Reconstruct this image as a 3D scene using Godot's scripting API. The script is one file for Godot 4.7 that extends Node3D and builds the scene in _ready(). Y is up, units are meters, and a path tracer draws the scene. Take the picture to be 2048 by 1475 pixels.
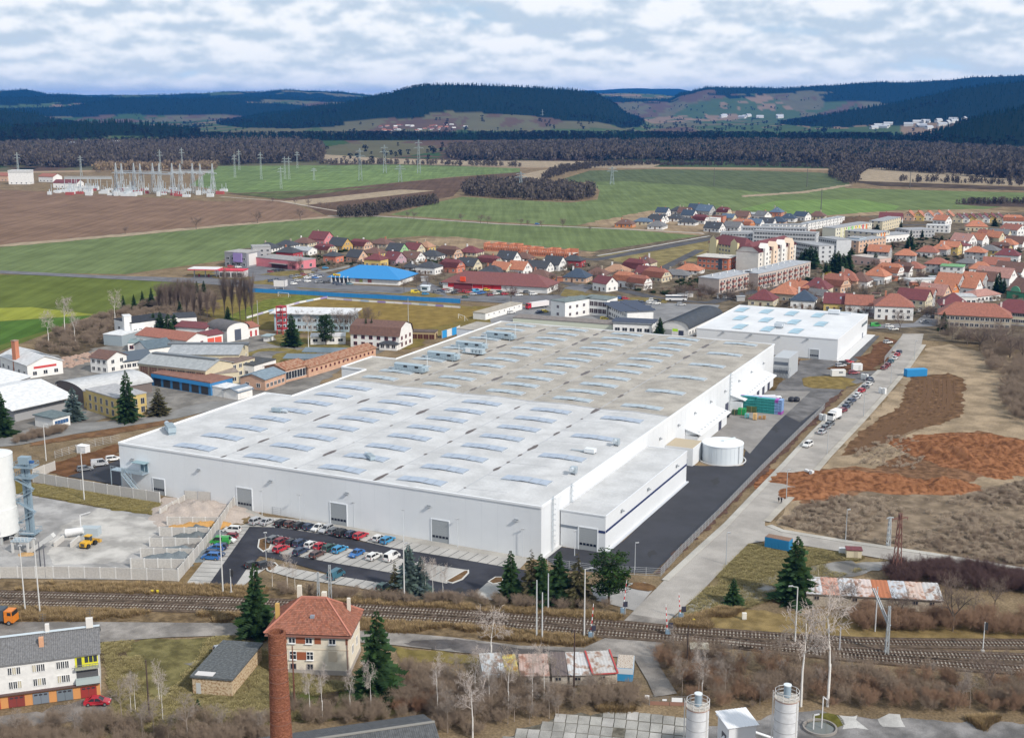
extends Node3D
var names := {}
var mats := {}
var texs := {}
var meshes := {}
var rng := RandomNumberGenerator.new()
static func V3(x: float,y: float,z: float) -> Vector3: return Vector3 (x,y,z)
class MB:
	static func V3(x: float,y: float,z: float) -> Vector3: return Vector3 (x,y,z)
	var v := PackedVector3Array()
	var n := PackedVector3Array()
	var c := PackedColorArray()
	var col := Color(1,1,1)
	func tri(a: Vector3,b: Vector3,d: Vector3) -> void:
		var k := (d - a).cross(b - a).normalized()
		v.append(a); v.append(b); v.append(d)
		for i in 3:
			n.append(k); c.append(col)
	func quad(a: Vector3,b: Vector3,d: Vector3,e: Vector3) -> void:
		tri(a,b,d); tri(a,d,e)
	func rect(o: Vector3,u: Vector3,w: Vector3) -> void:
		quad(o - u - w,o - u + w,o + u + w,o + u - w)
	func obox(o: Vector3,h: Vector3,b := Basis.IDENTITY) -> void:
		var x := b.x * h.x; var y := b.y * h.y; var z := b.z * h.z
		rect(o + x,y,z); rect(o - x,z,y); rect(o + y,z,x); rect(o - y,x,z); rect(o + z,x,y); rect(o - z,y,x)
	func box(x0: float,x1: float,y0: float,y1: float,z0: float,z1: float) -> void:
		obox(V3(x0 + x1,y0 + y1,z0 + z1) / 2,V3(absf(x1 - x0),absf(y1 - y0),absf(z1 - z0)) / 2)
	func bar(a: Vector3,b: Vector3,r: float,r2 := -1.0) -> void:
		var z := (b - a).normalized()
		var x := z.cross(Vector3.UP if absf(z.y) < 0.95 else Vector3.RIGHT).normalized()
		obox((a + b) / 2,V3(r,r if r2 < 0 else r2,a.distance_to(b) / 2),Basis(x,z.cross(x),z))
	func tube(a: Vector3,b: Vector3,r0: float,r1: float,k := 6,caps := true) -> void:
		var z := (b - a).normalized()
		var x := z.cross(Vector3.UP if absf(z.y) < 0.95 else Vector3.RIGHT).normalized()
		var y := z.cross(x)
		for i in k:
			var p := x * cos(TAU * i / k) + y * sin(TAU * i / k)
			var q := x * cos(TAU * (i + 1) / k) + y * sin(TAU * (i + 1) / k)
			smooth(a + p * r0,a + q * r0,b + q * r1,b + p * r1,p,q,q,p)
			if caps and k > 3:
				tri(b,b + q * r1,b + p * r1)
	func smooth(a: Vector3,b: Vector3,d: Vector3,e: Vector3,na: Vector3,nb: Vector3,nd: Vector3,ne: Vector3) -> void:
		var flip := (d - a).cross(b - a).dot(na + nd) < 0
		for t in [[a,na,b,nb,d,nd],[a,na,d,nd,e,ne]]:
			if flip:
				v.append(t[0]); v.append(t[4]); v.append(t[2]); n.append(t[1]); n.append(t[5]); n.append(t[3])
			else:
				v.append(t[0]); v.append(t[2]); v.append(t[4]); n.append(t[1]); n.append(t[3]); n.append(t[5])
			for i in 3:
				c.append(col)
	func lathe(prof: Array,k := 24,o := Vector3.ZERO) -> void:
		for j in prof.size() - 1:
			var a: Vector2 = prof[j]; var b: Vector2 = prof[j + 1]
			var s := Vector2(b.y - a.y,a.x - b.x).normalized()
			for i in k:
				var p := V3(cos(TAU * i / k),0,sin(TAU * i / k)); var q := V3(cos(TAU * (i + 1) / k),0,sin(TAU * (i + 1) / k))
				var u := Vector3.UP
				smooth(o + p * a.x + u * a.y,o + q * a.x + u * a.y,o + q * b.x + u * b.y,o + p * b.x + u * b.y,p * s.x + u * s.y,q * s.x + u * s.y,q * s.x + u * s.y,p * s.x + u * s.y)
	func flat(p: PackedVector2Array,y: float) -> void:
		var t := Geometry2D.triangulate_polygon(p)
		for i in range(0,t.size(),3):
			var a := V3(p[t[i]].x,y,p[t[i]].y); var b := V3(p[t[i + 1]].x,y,p[t[i + 1]].y); var d := V3(p[t[i + 2]].x,y,p[t[i + 2]].y)
			if (d - a).cross(b - a).y > 0: tri(a,b,d)
			else: tri(a,d,b)
	func prism(p: PackedVector2Array,y0: float,y1: float,top := true) -> void:
		var cw := Geometry2D.is_polygon_clockwise(p)
		for i in p.size():
			var a := p[i]; var b := p[(i + 1) % p.size()]
			if cw: var s := a; a = b; b = s
			quad(V3(b.x,y0,b.y),V3(b.x,y1,b.y),V3(a.x,y1,a.y),V3(a.x,y0,a.y))
		if top: flat(p,y1)
	func mesh(m: Material = null,onto: ArrayMesh = null) -> ArrayMesh:
		var am := onto if onto else ArrayMesh.new()
		if v.is_empty(): return am
		var a := []
		a.resize(Mesh.ARRAY_MAX)
		a[Mesh.ARRAY_VERTEX] = v; a[Mesh.ARRAY_NORMAL] = n; a[Mesh.ARRAY_COLOR] = c
		am.add_surface_from_arrays(Mesh.PRIMITIVE_TRIANGLES,a)
		if m: am.surface_set_material(am.get_surface_count() - 1,m)
		return am
func numbered(s: String) -> String:
	var k: int = names.get(s,0)
	names[s] = k + 1
	return s if k == 0 else "%s_%03d" % [s,k]
func thing(called: String,label: String,cat: String,x: float,z: float,yaw := 0.0,group := "",y := 0.0) -> Node3D:
	var o := Node3D.new()
	o.name = numbered(called)
	add_child(o,true)
	o.position = V3(x,y,z); o.rotation.y = deg_to_rad(yaw)
	tag(o,label,cat,group)
	return o
func tag(o: Node,label: String,cat: String,group := "",kind := "") -> Node:
	o.set_meta("label",label); o.set_meta("category",cat)
	if group: o.set_meta("group",group)
	if kind: o.set_meta("kind",kind)
	return o
func again(src: Node3D,label: String,x: float,z: float,yaw: float,group := "",s := 1.0,y := 0.0) -> Node3D:
	var o: Node3D = src.duplicate()
	o.name = numbered(str(src.name).rstrip("0123456789").rstrip("_"))
	add_child(o,true)
	o.position = V3(x,y,z); o.rotation.y = deg_to_rad(yaw); o.scale = Vector3.ONE * s
	o.set_meta("label",label)
	if group: o.set_meta("group",group)
	return o
func part(par: Node,called: String,me: Mesh,m: Material = null,at := Vector3.ZERO,yaw := 0.0) -> MeshInstance3D:
	var o := MeshInstance3D.new()
	o.name = numbered(called) if par == self else called
	o.mesh = me
	if m: o.material_override = m
	par.add_child(o,true)
	o.position = at; o.rotation.y = deg_to_rad(yaw)
	return o
func ground(called: String,me: Mesh,m: Material,kind := "structure") -> MeshInstance3D:
	var o := part(self,called,me,m)
	o.set_meta("kind",kind)
	return o
func pts(a: Array) -> PackedVector2Array:
	var p := PackedVector2Array()
	for i in range(0,a.size(),2): p.append(Vector2(a[i],a[i + 1]))
	return p
const RAGGED := ["oil_stain","lawn","waste_land","brushy_ground","red_soil","dirt_track","scrub_bank","earth_slope","earth_verge","earth_bed","dry_lawn","mud_patch","trodden_ground","spilled_cement","puddle","lime_patch","moss_patch","mossy_yard","worn_asphalt","old_concrete","gravel_path","meadow","bare_earth","town_ground","grass_margin","railway_verge","industrial_yard","concrete_pad","grass_island","vegetable_bed","slab_yard","garage_court","sports_lawn","dry_meadow","gravel_bed"]
func ragged(p: PackedVector2Array,amp: float) -> PackedVector2Array:
	var o := PackedVector2Array(); var f := FastNoiseLite.new(); var round_ := 0.0
	f.frequency = 0.16 / amp; f.fractal_octaves = 3
	for i in p.size(): round_ += p[i].distance_to(p[(i + 1) % p.size()])
	var step := maxf(amp * 1.6,round_ / 220.0)
	for i in p.size():
		var l := p[i].distance_to(p[(i + 1) % p.size()])
		for k in maxi(1,int(l / step)):
			var q := p[i].lerp(p[(i + 1) % p.size()],float(k) / maxi(1,int(l / step)))
			o.append(q + Vector2(f.get_noise_2d(q.x,q.y),f.get_noise_2d(q.x + 500,q.y)) * amp * 2.0)
	return o if Geometry2D.triangulate_polygon(o).size() else p
func sheet(called: String,a: Array,y: float,m: Material) -> MeshInstance3D:
	var b := MB.new(); var p := pts(a)
	if called in RAGGED: p = ragged(p,0.9 if p[0].length() < 420.0 else 2.5)
	b.flat(p,y)
	return ground(called,b.mesh(),m)
func ribbon(called: String,a: Array,w: float,y: float,m: Material,h := 0.0) -> MeshInstance3D:
	var b := MB.new()
	strip(b,pts(a),w,y,h)
	return ground(called,b.mesh(),m)
func strip(b: MB,p: PackedVector2Array,w: float,y: float,h := 0.0) -> void:
	var l := PackedVector2Array(); var r := PackedVector2Array()
	for i in p.size():
		var t := (p[mini(i + 1,p.size() - 1)] - p[maxi(i - 1,0)]).normalized().orthogonal() * w / 2
		l.append(p[i] + t); r.append(p[i] - t)
	for i in p.size() - 1:
		var q := PackedVector2Array([l[i],l[i + 1],r[i + 1],r[i]])
		if h > 0: b.prism(q,y - h,y)
		else: b.flat(q,y)
func curve(a: Array,k := 6) -> Array:
	var p := pts(a); var o := []
	for i in p.size() - 1:
		for j in k:
			var q := p[i].cubic_interpolate(p[i + 1],p[maxi(i - 1,0)],p[mini(i + 2,p.size() - 1)],float(j) / k)
			o.append(q.x); o.append(q.y)
	o.append(p[-1].x); o.append(p[-1].y)
	return o
func noise_tex(seed_: int,freq: float,stops: Array,size := 512,oct := 5,normal := 0.0) -> NoiseTexture2D:
	var key := str([seed_,freq,stops,size,oct,normal])
	if texs.has(key): return texs[key]
	var t := NoiseTexture2D.new()
	var f := FastNoiseLite.new()
	f.seed = seed_; f.frequency = freq; f.fractal_octaves = oct; f.fractal_gain = 0.62; f.noise_type = FastNoiseLite.TYPE_SIMPLEX_SMOOTH
	t.noise = f; t.width = size; t.height = size; t.seamless = true; t.generate_mipmaps = false
	if normal > 0:
		t.as_normal_map = true; t.bump_strength = normal
	else:
		var r := Gradient.new()
		var offs := PackedFloat32Array(); var cols := PackedColorArray()
		for s in stops:
			offs.append(s[0])
			var k = s[1]
			cols.append((Color(k,k,k) if k is float else k as Color).linear_to_srgb())
		r.offsets = offs; r.colors = cols
		t.color_ramp = r
	texs[key] = t
	return t
func mottle(lo: float,seed_ := 1,freq := 0.012,oct := 6) -> NoiseTexture2D:
	return noise_tex(seed_,freq,[[0.25,lo],[0.75,1.0]],512,oct)
func mat(r: float,g: float,b: float,rough := 0.85,metal := 0.0,tex: Texture2D = null,span := 20.0,detail: Texture2D = null,dspan := 3.0) -> StandardMaterial3D:
	var key := str([r,g,b,rough,metal,tex,span,detail,dspan])
	if mats.has(key): return mats[key]
	var m := StandardMaterial3D.new()
	m.albedo_color = Color(r,g,b).linear_to_srgb()
	m.roughness = rough; m.metallic = metal
	if rough >= 0.9: m.specular_mode = BaseMaterial3D.SPECULAR_DISABLED
	if tex:
		m.albedo_texture = tex
		m.uv1_triplanar = true; m.uv1_world_triplanar = true; m.uv1_scale = Vector3.ONE / span
	if detail:
		m.detail_enabled = true; m.detail_albedo = detail; m.detail_blend_mode = BaseMaterial3D.BLEND_MODE_MUL
		m.uv2_triplanar = true; m.uv2_world_triplanar = true; m.uv2_scale = Vector3.ONE / dspan
		m.detail_uv_layer = BaseMaterial3D.DETAIL_UV_2
	mats[key] = m
	return m
func vmat(rough := 0.9,two_sided := false,tex: Texture2D = null,span := 20.0) -> StandardMaterial3D:
	var key := "v" + str([rough,two_sided,tex,span])
	if mats.has(key): return mats[key]
	var m := StandardMaterial3D.new()
	m.vertex_color_use_as_albedo = true; m.roughness = rough; m.specular_mode = BaseMaterial3D.SPECULAR_DISABLED
	if two_sided: m.cull_mode = BaseMaterial3D.CULL_DISABLED
	if tex:
		m.albedo_texture = tex
		m.uv1_triplanar = true; m.uv1_world_triplanar = true; m.uv1_scale = Vector3.ONE / span
	mats[key] = m
	return m
func _ready() -> void:
	rng.seed = 7
	var cam := Camera3D.new()
	cam.name = "camera"
	add_child(cam)
	cam.position = V3(0,105,0); cam.rotation_degrees = V3(-12.1996,0,0)
	cam.fov = 32.872; cam.near = 1.0; cam.far = 60000.0
	cam.current = true
	var we := WorldEnvironment.new()
	we.name = "environment"
	var e := Environment.new()
	e.background_mode = Environment.BG_SKY
	e.sky = Sky.new()
	e.sky.sky_material = make_sky()
	e.background_energy_multiplier = 1.0
	e.tonemap_mode = Environment.TONE_MAPPER_LINEAR
	e.tonemap_exposure = 2.0
	e.sdfgi_enabled = true; e.ssao_enabled = true; e.ssil_enabled = true
	e.fog_enabled = true; e.fog_density = 0.00004; e.fog_light_color = Color(0.20,0.60,1.0)
	we.environment = e
	add_child(we)
	var sun := DirectionalLight3D.new()
	sun.name = "sun"
	sun.light_energy = 0.65; sun.light_color = Color(1.0,0.97,0.93); sun.light_angular_distance = 4.0
	sun.shadow_enabled = true
	add_child(sun)
	sun.rotation_degrees = V3(-37,46,0)
	build_ground()
	build_all()
func build_all() -> void:
	build_warehouse()
	build_estate()
	build_town()
	build_works()
	build_front()
	build_traffic()
	build_trees()
func make_sky() -> PanoramaSkyMaterial:
	var w := 4096; var h := 2048
	var big := FastNoiseLite.new(); big.seed = 11; big.frequency = 1.0; big.fractal_octaves = 6; big.fractal_gain = 0.52
	var fine := FastNoiseLite.new(); fine.seed = 23; fine.frequency = 1.0; fine.fractal_octaves = 6; fine.fractal_gain = 0.64
	var img := Image.create(w,h,false,Image.FORMAT_RGB8)
	img.fill(Color(0.45,0.45,0.42))
	var y := 0
	while y < h / 2 + 24:
		var el := maxf((0.5 - (y + 0.5) / h) * PI,0.0)
		var step := 1 if el < 0.2 else (4 if el < 0.45 else 8)
		var b := 3.1 * log(el + 0.05)
		var low := clampf(1.0 - el / 0.06,0.0,1.0)
		for i in range(0,w,step):
			var az := TAU * i / w
			var p := V3(cos(az),0,sin(az)) * 9.0
			var n := big.get_noise_3d(p.x,b * 0.88,p.z)
			var up := big.get_noise_3d(p.x,b * 0.88 + 0.2,p.z)
			var wide := big.get_noise_3d(p.x * 0.4 + 30.0,b * 0.8,p.z * 0.4)
			var puff := fine.get_noise_3d(p.x * 2.6,b * 2.2,p.z * 2.6)
			var cover := clampf(1.12 + n * 1.0 + wide * 0.9 + puff * 0.25,0.0,1.0)
			var lit := clampf(0.46 + (n - up) * 1.4 + puff * 1.15 + wide * 0.75,0.0,1.0)
			lit = lerpf(lit,lerpf(lit,0.75,0.6),low)
			var blue := Color(0.54,0.62,0.69).lerp(Color(0.63,0.70,0.755),low)
			var cloud := Color(0.575,0.625,0.675).lerp(Color(0.735,0.745,0.757),smoothstep(0.0,1.0,lit))
			var k := blue.lerp(cloud,smoothstep(0.05,0.7,cover))
			if step == 1: img.set_pixel(i,y,k)
			else: img.fill_rect(Rect2i(i,y,step,step),k)
		y += step
	var s := PanoramaSkyMaterial.new()
	s.panorama = ImageTexture.create_from_image(img)
	return s
var ridges := [
	[5000.0,1300.0,2500.0,[-0.248,3,-0.225,13,-0.180,47,-0.145,80,-0.126,92,-0.103,118,-0.068,154,-0.037,156,0.010,145,0.041,137,0.065,124,0.075,99,0.092,38,0.108,4]],
	[9500.0,2200.0,3000.0,[-0.645,125,-0.477,140,-0.380,152,-0.363,163,-0.346,136,-0.319,119,-0.301,126,-0.276,129,-0.239,137,-0.221,147,-0.194,151,-0.175,169,-0.156,159,-0.134,152,-0.122,137,-0.087,94,-0.009,76]],
	[7000.0,900.0,1400.0,[-0.646,56,-0.447,64,-0.381,58,-0.337,65,-0.312,90,-0.287,102,-0.261,97,-0.224,110,-0.210,89,-0.180,76,-0.149,60]],
	[4600.0,900.0,800.0,[-0.646,84,-0.447,76,-0.381,67,-0.361,56,-0.341,29,-0.313,8]],
	[3300.0,500.0,600.0,[-0.595,41,-0.416,41,-0.382,40,-0.348,42,-0.302,49,-0.266,40,-0.241,25]],
	[7800.0,1600.0,3000.0,[0.123,108,0.132,143,0.153,170,0.206,166,0.236,180,0.280,194,0.329,206,0.350,225,0.380,232,0.492,212,0.657,169]],
	[5000.0,900.0,1500.0,[0.207,13,0.241,40,0.288,85,0.316,114,0.336,141,0.364,153,0.380,158,0.522,158,0.657,116]],
	[3100.0,600.0,900.0,[0.311,16,0.325,32,0.342,53,0.359,68,0.381,80,0.494,91,0.660,65]],
	[16000.0,5000.0,6000.0,[-0.009,148,0.065,209,0.092,227,0.130,220,0.154,147,0.364,145]],
	[8500.0,2500.0,2500.0,[0.049,99,0.069,137,0.084,141,0.107,131,0.138,118,0.165,95]],
]
var rough := FastNoiseLite.new()
var cells := FastNoiseLite.new()
func ridge_at(r: Array,az: float) -> float:
	var a: Array = r[3]
	if az <= a[0]: return a[1] if r[0] != 5000.0 else 0.0
	for i in range(2,a.size(),2):
		if az <= a[i]: return lerpf(a[i - 1],a[i + 1],smoothstep(0,1,(az - a[i - 2]) / maxf(a[i] - a[i - 2],0.001)) * 0.5 + (az - a[i - 2]) / maxf(a[i] - a[i - 2],0.001) * 0.5)
	return a[-1] if az < 0.7 and a[-2] > 0.3 else 0.0
func bump(r: Array,d: float) -> float:
	var t: float = (d - r[0]) / (r[1] if d < r[0] else r[2])
	return 1.0 - smoothstep(0.0,1.0,absf(t)) if absf(t) < 1.0 else 0.0
func height_at(x: float,z: float) -> float:
	var d := sqrt(x * x + z * z)
	if d < 1900.0: return 0.0
	var az := atan2(x,-z)
	var h := 0.0
	for r in ridges:
		var b := bump(r,d)
		if b > 0.0: h = maxf(h,ridge_at(r,az) * b)
	return h + (rough.get_noise_2d(x,z) * 14.0) * smoothstep(2300.0,4500.0,d) * clampf(h / 60.0,0.1,1.0)
func wooded(x: float,z: float,h: float) -> bool:
	var d := sqrt(x * x + z * z)
	var az := atan2(x,-z)
	var k := rough.get_noise_2d(x * 0.6 + 900.0,z * 0.6) * 0.35 + rough.get_noise_2d(x * 3.0,z * 3.0) * 0.1
	var best := 0; var top := -1.0
	for i in ridges.size():
		var v := ridge_at(ridges[i],az) * bump(ridges[i],d)
		if v > top: top = v; best = i
	if top < 12.0: return k > 0.17
	var b := bump(ridges[best],d)
	match best:
		0: return b + k * 0.8 > 0.34 or az < -0.13 and b + k > 0.3
		1: return k > -0.04
		2,3: return b + k > 0.25
		4: return b + k * 0.8 > 0.30 and not (az > -0.292 and az < -0.258 and d < 3050)
		5: return b + k > 0.66
		6,7: return b + k > 0.16
		8: return true
	return k > 0.12
func cover(x: float,z: float,h: float) -> Color:
	if wooded(x,z,h): return Color(0.012,0.020,0.018)
	var c := cells.get_noise_2d(x * 0.9 + z * 0.25,z * 0.42 - x * 0.1)
	var t := rough.get_noise_2d(x * 5.0,z * 5.0) * 0.12 + 1.0
	var k := Color(0.045,0.078,0.036)
	if c > 0.45: k = Color(0.20,0.145,0.10)
	elif c > 0.05: k = Color(0.062,0.092,0.045)
	elif c > -0.35: k = Color(0.11,0.105,0.065)
	elif c > -0.6: k = Color(0.10,0.07,0.055)
	return Color(k.r * t,k.g * t,k.b * t)
func terrain() -> void:
	rough.seed = 5; rough.frequency = 0.0016; rough.fractal_octaves = 4
	cells.seed = 8; cells.noise_type = FastNoiseLite.TYPE_CELLULAR; cells.frequency = 0.0021; cells.cellular_return_type = FastNoiseLite.RETURN_CELL_VALUE
	var az := []
	var a := -PI
	while a < PI - 0.001:
		az.append(a)
		a += 0.0019 if absf(a) < 0.45 else 0.05
	az.append(PI)
	var ds := [1900.0]
	while ds[-1] < 24000.0: ds.append(ds[-1] * (1.0085 if ds[-1] < 9800.0 else 1.06))
	var n := az.size()
	var v := PackedVector3Array(); var c := PackedColorArray(); var ix := PackedInt32Array()
	for d in ds:
		for t in az:
			var x: float = sin(t) * d; var z: float = -cos(t) * d
			var h := height_at(x,z)
			v.append(V3(x,h - 0.3,z)); c.append(cover(x,z,h) if d > 2000.0 else Color(0.30,0.22,0.15))
	for j in ds.size() - 1:
		for i in n - 1:
			var p := j * n + i
			ix.append_array([p,p + n,p + 1,p + 1,p + n,p + n + 1])
	var st := SurfaceTool.new()
	var arr := []
	arr.resize(Mesh.ARRAY_MAX)
	arr[Mesh.ARRAY_VERTEX] = v; arr[Mesh.ARRAY_COLOR] = c; arr[Mesh.ARRAY_INDEX] = ix
	var am := ArrayMesh.new()
	am.add_surface_from_arrays(Mesh.PRIMITIVE_TRIANGLES,arr)
	st.create_from(am,0)
	st.generate_normals()
	ground("hills",st.commit(),vmat(0.95,true))
	var b := MB.new()
	var ring := PackedVector2Array()
	for i in 48: ring.append(Vector2(cos(TAU * i / 48),sin(TAU * i / 48)) * 1960.0)
	b.flat(ring,0.0)
	ground("ground",b.mesh(),mat(0.30,0.225,0.14,0.95,0,mottle(0.62,3,0.01),90.0,mottle(0.6,4,0.02),7.0))
func grassy(r: float,g: float,b: float,span := 60.0,k := 0.6) -> StandardMaterial3D:
	var m := mat(r,g,b,0.95,0,mottle(k,3,0.008),span,mottle(0.65 if span < 130.0 else 0.78,4,0.02),span / 11.0)
	if span >= 130.0: m.uv2_scale = V3(1 / 70.0,1 / 70.0,1 / 1600.0)
	return m
func paved(r: float,g: float,b: float,k := 0.78,rough_ := 0.9) -> StandardMaterial3D:
	return mat(r,g,b,rough_,0,mottle(k,9,0.007),47.0,mottle(0.82,12,0.03),5.0)
func build_ground() -> void:
	terrain()
	var soil := grassy(0.23,0.153,0.108,260.0,0.8)
	var green := grassy(0.158,0.200,0.088,240.0,0.8)
	var tan_ := grassy(0.34,0.255,0.165,140.0,0.72)
	var path := grassy(0.42,0.34,0.24,60.0,0.75)
	sheet("ploughed_field",[-826.9,-1365,-604.4,-1487,-533.7,-1454.6,-413.3,-1379.2,-304.5,-1311.1,-248,-1344.3,-178.6,-1166.8,-168.7,-1146.5,-243.7,-1063.3,-306.8,-991.2,-375.4,-915.1,-470.5,-766.9],0.02,soil)
	sheet("grass_margin",[-466.4,-760.1,-376.7,-918.3,-308,-995,-244.7,-1067.7,-174.1,-1136.7,-134.4,-1166.8,-131.6,-1141.6,-171.9,-1122.2,-240.9,-1050.6,-302.4,-976.5,-370.4,-902.5,-456,-742.7],0.06,path)
	sheet("green_field",[-456,-742.7,-370.4,-902.5,-302.4,-976.5,-240.9,-1050.6,-171.9,-1122.2,-131.6,-1141.6,-115.6,-1141.6,-10.3,-1072,65.5,-1050.6,147.4,-980.1,56.5,-875.2,27.4,-899.3,-24.3,-948.2,-68.2,-980.1,-100.9,-955.1,-151.7,-938,-171.9,-924.8,-196.4,-884.1,-190.9,-828,-236.9,-760.1,-316.1,-766.9,-438.9,-713.9],0.03,green)
	sheet("green_field",[-113,-1161.7,-75.1,-1311.1,-54.3,-1379.2,-12.8,-1344.3,59.9,-1298.3,90.9,-1337.5,103.3,-1478.8,88.5,-1773.2,116.4,-1885.4,217.9,-1926,355.1,-1885.4,447.1,-1833.9,468.5,-1750,399.7,-1512.3,585.1,-1438.8,746.6,-1365,678.1,-1237.7,523.8,-1285.7,407.4,-1166.8,373.8,-1209.5,271.3,-1141.6,191.6,-1215,131.2,-1193.1,53.3,-1059.1,-10.4,-1089.7],0.03,green)
	sheet("bright_field",[221.7,-1220.6,283.6,-1330.8,372,-1344.3,387.7,-1255.3,369,-1209.5,271.3,-1141.6],0.05,grassy(0.17,0.25,0.085,240.0,0.85))
	sheet("fallow_field",[48.3,-1603.2,88.5,-1773.2,116.4,-1885.4,217.9,-1926,355.1,-1885.4,447.1,-1833.9,459.1,-1727.4,419.8,-1565.6,301.5,-1415.9,230.8,-1547.4,147.1,-1642.6],0.06,grassy(0.115,0.140,0.075,200.0,0.8))
	sheet("dark_field",[441.9,-1612.8,442.8,-1652.7,621.5,-1529.7,790.5,-1446.7,761.9,-1393.6,597.8,-1470.6,451.8,-1547.4],0.07,grassy(0.11,0.085,0.065,200.0))
	sheet("grass_margin",[252.5,-1393.6,332.7,-1454.6,424.7,-1584.1,420.4,-1556.4,333.1,-1431.1,254.1,-1372.1],0.09,path)
	sheet("dark_field",[451.1,-1279.5,501,-1317.6,531.4,-1304.7,694,-1267.3,662.9,-1209.5,506.9,-1243.5,467.7,-1255.3],0.08,grassy(0.12,0.09,0.075,200.0))
	sheet("bright_field",[-472.7,-2012.6,-182.3,-2058.9,12.4,-1954.1,11.7,-1846.5,-84.8,-1727.4,-225.4,-1478.8,-314.9,-1431.1,-399.9,-1565.6],0.03,grassy(0.165,0.225,0.095,240.0,0.75))
	sheet("green_field",[-321.6,-1750,-243.4,-1898.8,-128.9,-1872.3,-73,-1773.2,-198.9,-1547.4,-319.3,-1478.8],0.05,grassy(0.18,0.25,0.10,200.0,0.75))
	sheet("dark_field",[-324.5,-1423.5,-225.4,-1478.8,-84.3,-1716.3,11.7,-1846.5,18.4,-1785,-12.8,-1705.4,-61.7,-1495.4,-65.2,-1379.2,-91.2,-1317.6,-124.9,-1187.7,-150.7,-1166.8,-172.4,-1156.6,-227.4,-1317.6],0.06,grassy(0.135,0.092,0.068,220.0,0.8))
	sheet("stubble_field",[-242,-1311.1,-202.9,-1365,-132.2,-1487,-89.9,-1470.6,-153.3,-1358.1,-208.8,-1267.3],0.08,path)
	sheet("green_strip",[-311.6,-1415.9,-224.2,-1470.6,-143.6,-1547.4,-190.2,-1478.8,-248,-1344.3],0.09,grassy(0.14,0.16,0.075,200.0))
	sheet("meadow",[-371.6,-2452.7,-238.3,-2286.3,-108.3,-2211.2,134.1,-2175.5,254.8,-2107.3,213.3,-1954.1,12.5,-1982.9,-183.7,-2074.8,-319.8,-2107.3],0.03,path)
	sheet("meadow",[537.9,-2012.6,649,-1872.3,683.3,-1683.9,844.7,-1547.4,794.7,-1454.6,628.6,-1547.4,453.1,-1642.6,474.6,-1773.2],0.04,path)
	sheet("meadow",[-9.3,-1683.9,26.1,-1833.9,66.5,-1954.1,76.9,-1833.9,40.7,-1683.9],0.1,path)
	ribbon("field_road",[-168.7,-1146.5,-132.7,-1151.5,-77.6,-1117.4,-10.3,-1072,81,-1034.1,150.2,-998.7,174.3,-955.1],5.0,0.12,mat(0.33,0.29,0.26))
	ribbon("field_track",[-320.1,-1379.2,-243.1,-1317.6,-181.8,-1220.6,-132.7,-1151.5],4.0,0.12,mat(0.36,0.31,0.25))
	sheet("bare_earth",[58,-1067.7,132.4,-1204,192.5,-1220.6,271.3,-1141.6,367.4,-1204,455,-1220.6,484.6,-1187.7,629,-1146.5,541.5,-983.8,266,-983.8,174.3,-955.1,147.4,-980.1,88.9,-1030.1],0.10,tan_)
	sheet("green_field",[-410.1,-713.9,-312.5,-757.9,-234.2,-751.3,-177.8,-730.1,-192.1,-685.5,-196.3,-634.6,-210.9,-609,-213,-560.7,-217.8,-521.4,-234.3,-398.1],0.04,grassy(0.135,0.165,0.045,160.0,0.8))
	sheet("bright_field",[-313.8,-633.1,-262.5,-633.1,-247.8,-636.2,-206.9,-613.3,-247.2,-594.8,-287.1,-577.2],0.06,grassy(0.27,0.29,0.055,160.0,0.85))
	sheet("green_field",[-307.2,-570.8,-246.6,-593.4,-207.4,-610.4,-214.4,-577.2,-223.1,-534.6,-244,-448.6],0.06,grassy(0.085,0.155,0.035,160.0,0.8))
	sheet("town_ground",[-189.5,-807.4,-196.4,-884.1,-171.9,-924.8,-100.9,-955.1,-24.3,-948.2,56.5,-875.2,146.9,-976.5,201.6,-1108,309,-1146.5,484.6,-1187.7,634.4,-1156.6,282.6,-502.7,185.9,-546.2,177,-560.7,130,-597.5,70.1,-626.9,-6.4,-659.1,-49.5,-704.2,-118.5,-766.9,-164.1,-778.4],0.13,grassy(0.215,0.175,0.125,45.0,0.5))
	sheet("bare_earth",[-79.6,-951.7,-46.3,-972.8,-9,-938,56.2,-869.4,35.3,-828,-8.2,-849.6,-60.1,-915.1],0.15,tan_)
	sheet("dry_meadow",[57,-855.2,98.5,-890.2,150.3,-948.2,133.8,-841.4,97.3,-790.2,76.1,-802.4],0.15,grassy(0.30,0.25,0.12,60.0))
	var tarmac := paved(0.115,0.115,0.122)
	sheet("car_park",[-354.1,-783.1,-319.8,-776,-250.1,-753.5,-192.7,-742.7,-186,-778.4,-167.5,-795.1,-149.2,-800,-131.1,-807.4,-115.5,-766.9,-93.3,-713.9,-55,-702.3,-51.2,-730.1,-40.9,-704.2,-35.1,-672.9,26.2,-676.5,30.1,-704.2,40.8,-717.9,45.9,-706.1,33.6,-659.1,18.4,-639.4,-6.3,-649.1,-43.9,-662.5,-89.9,-687.3,-129.8,-692.8,-181.2,-719.9,-245.9,-740.5,-314.3,-762.4,-347,-766.9],0.2,paved(0.19,0.19,0.20))
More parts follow.
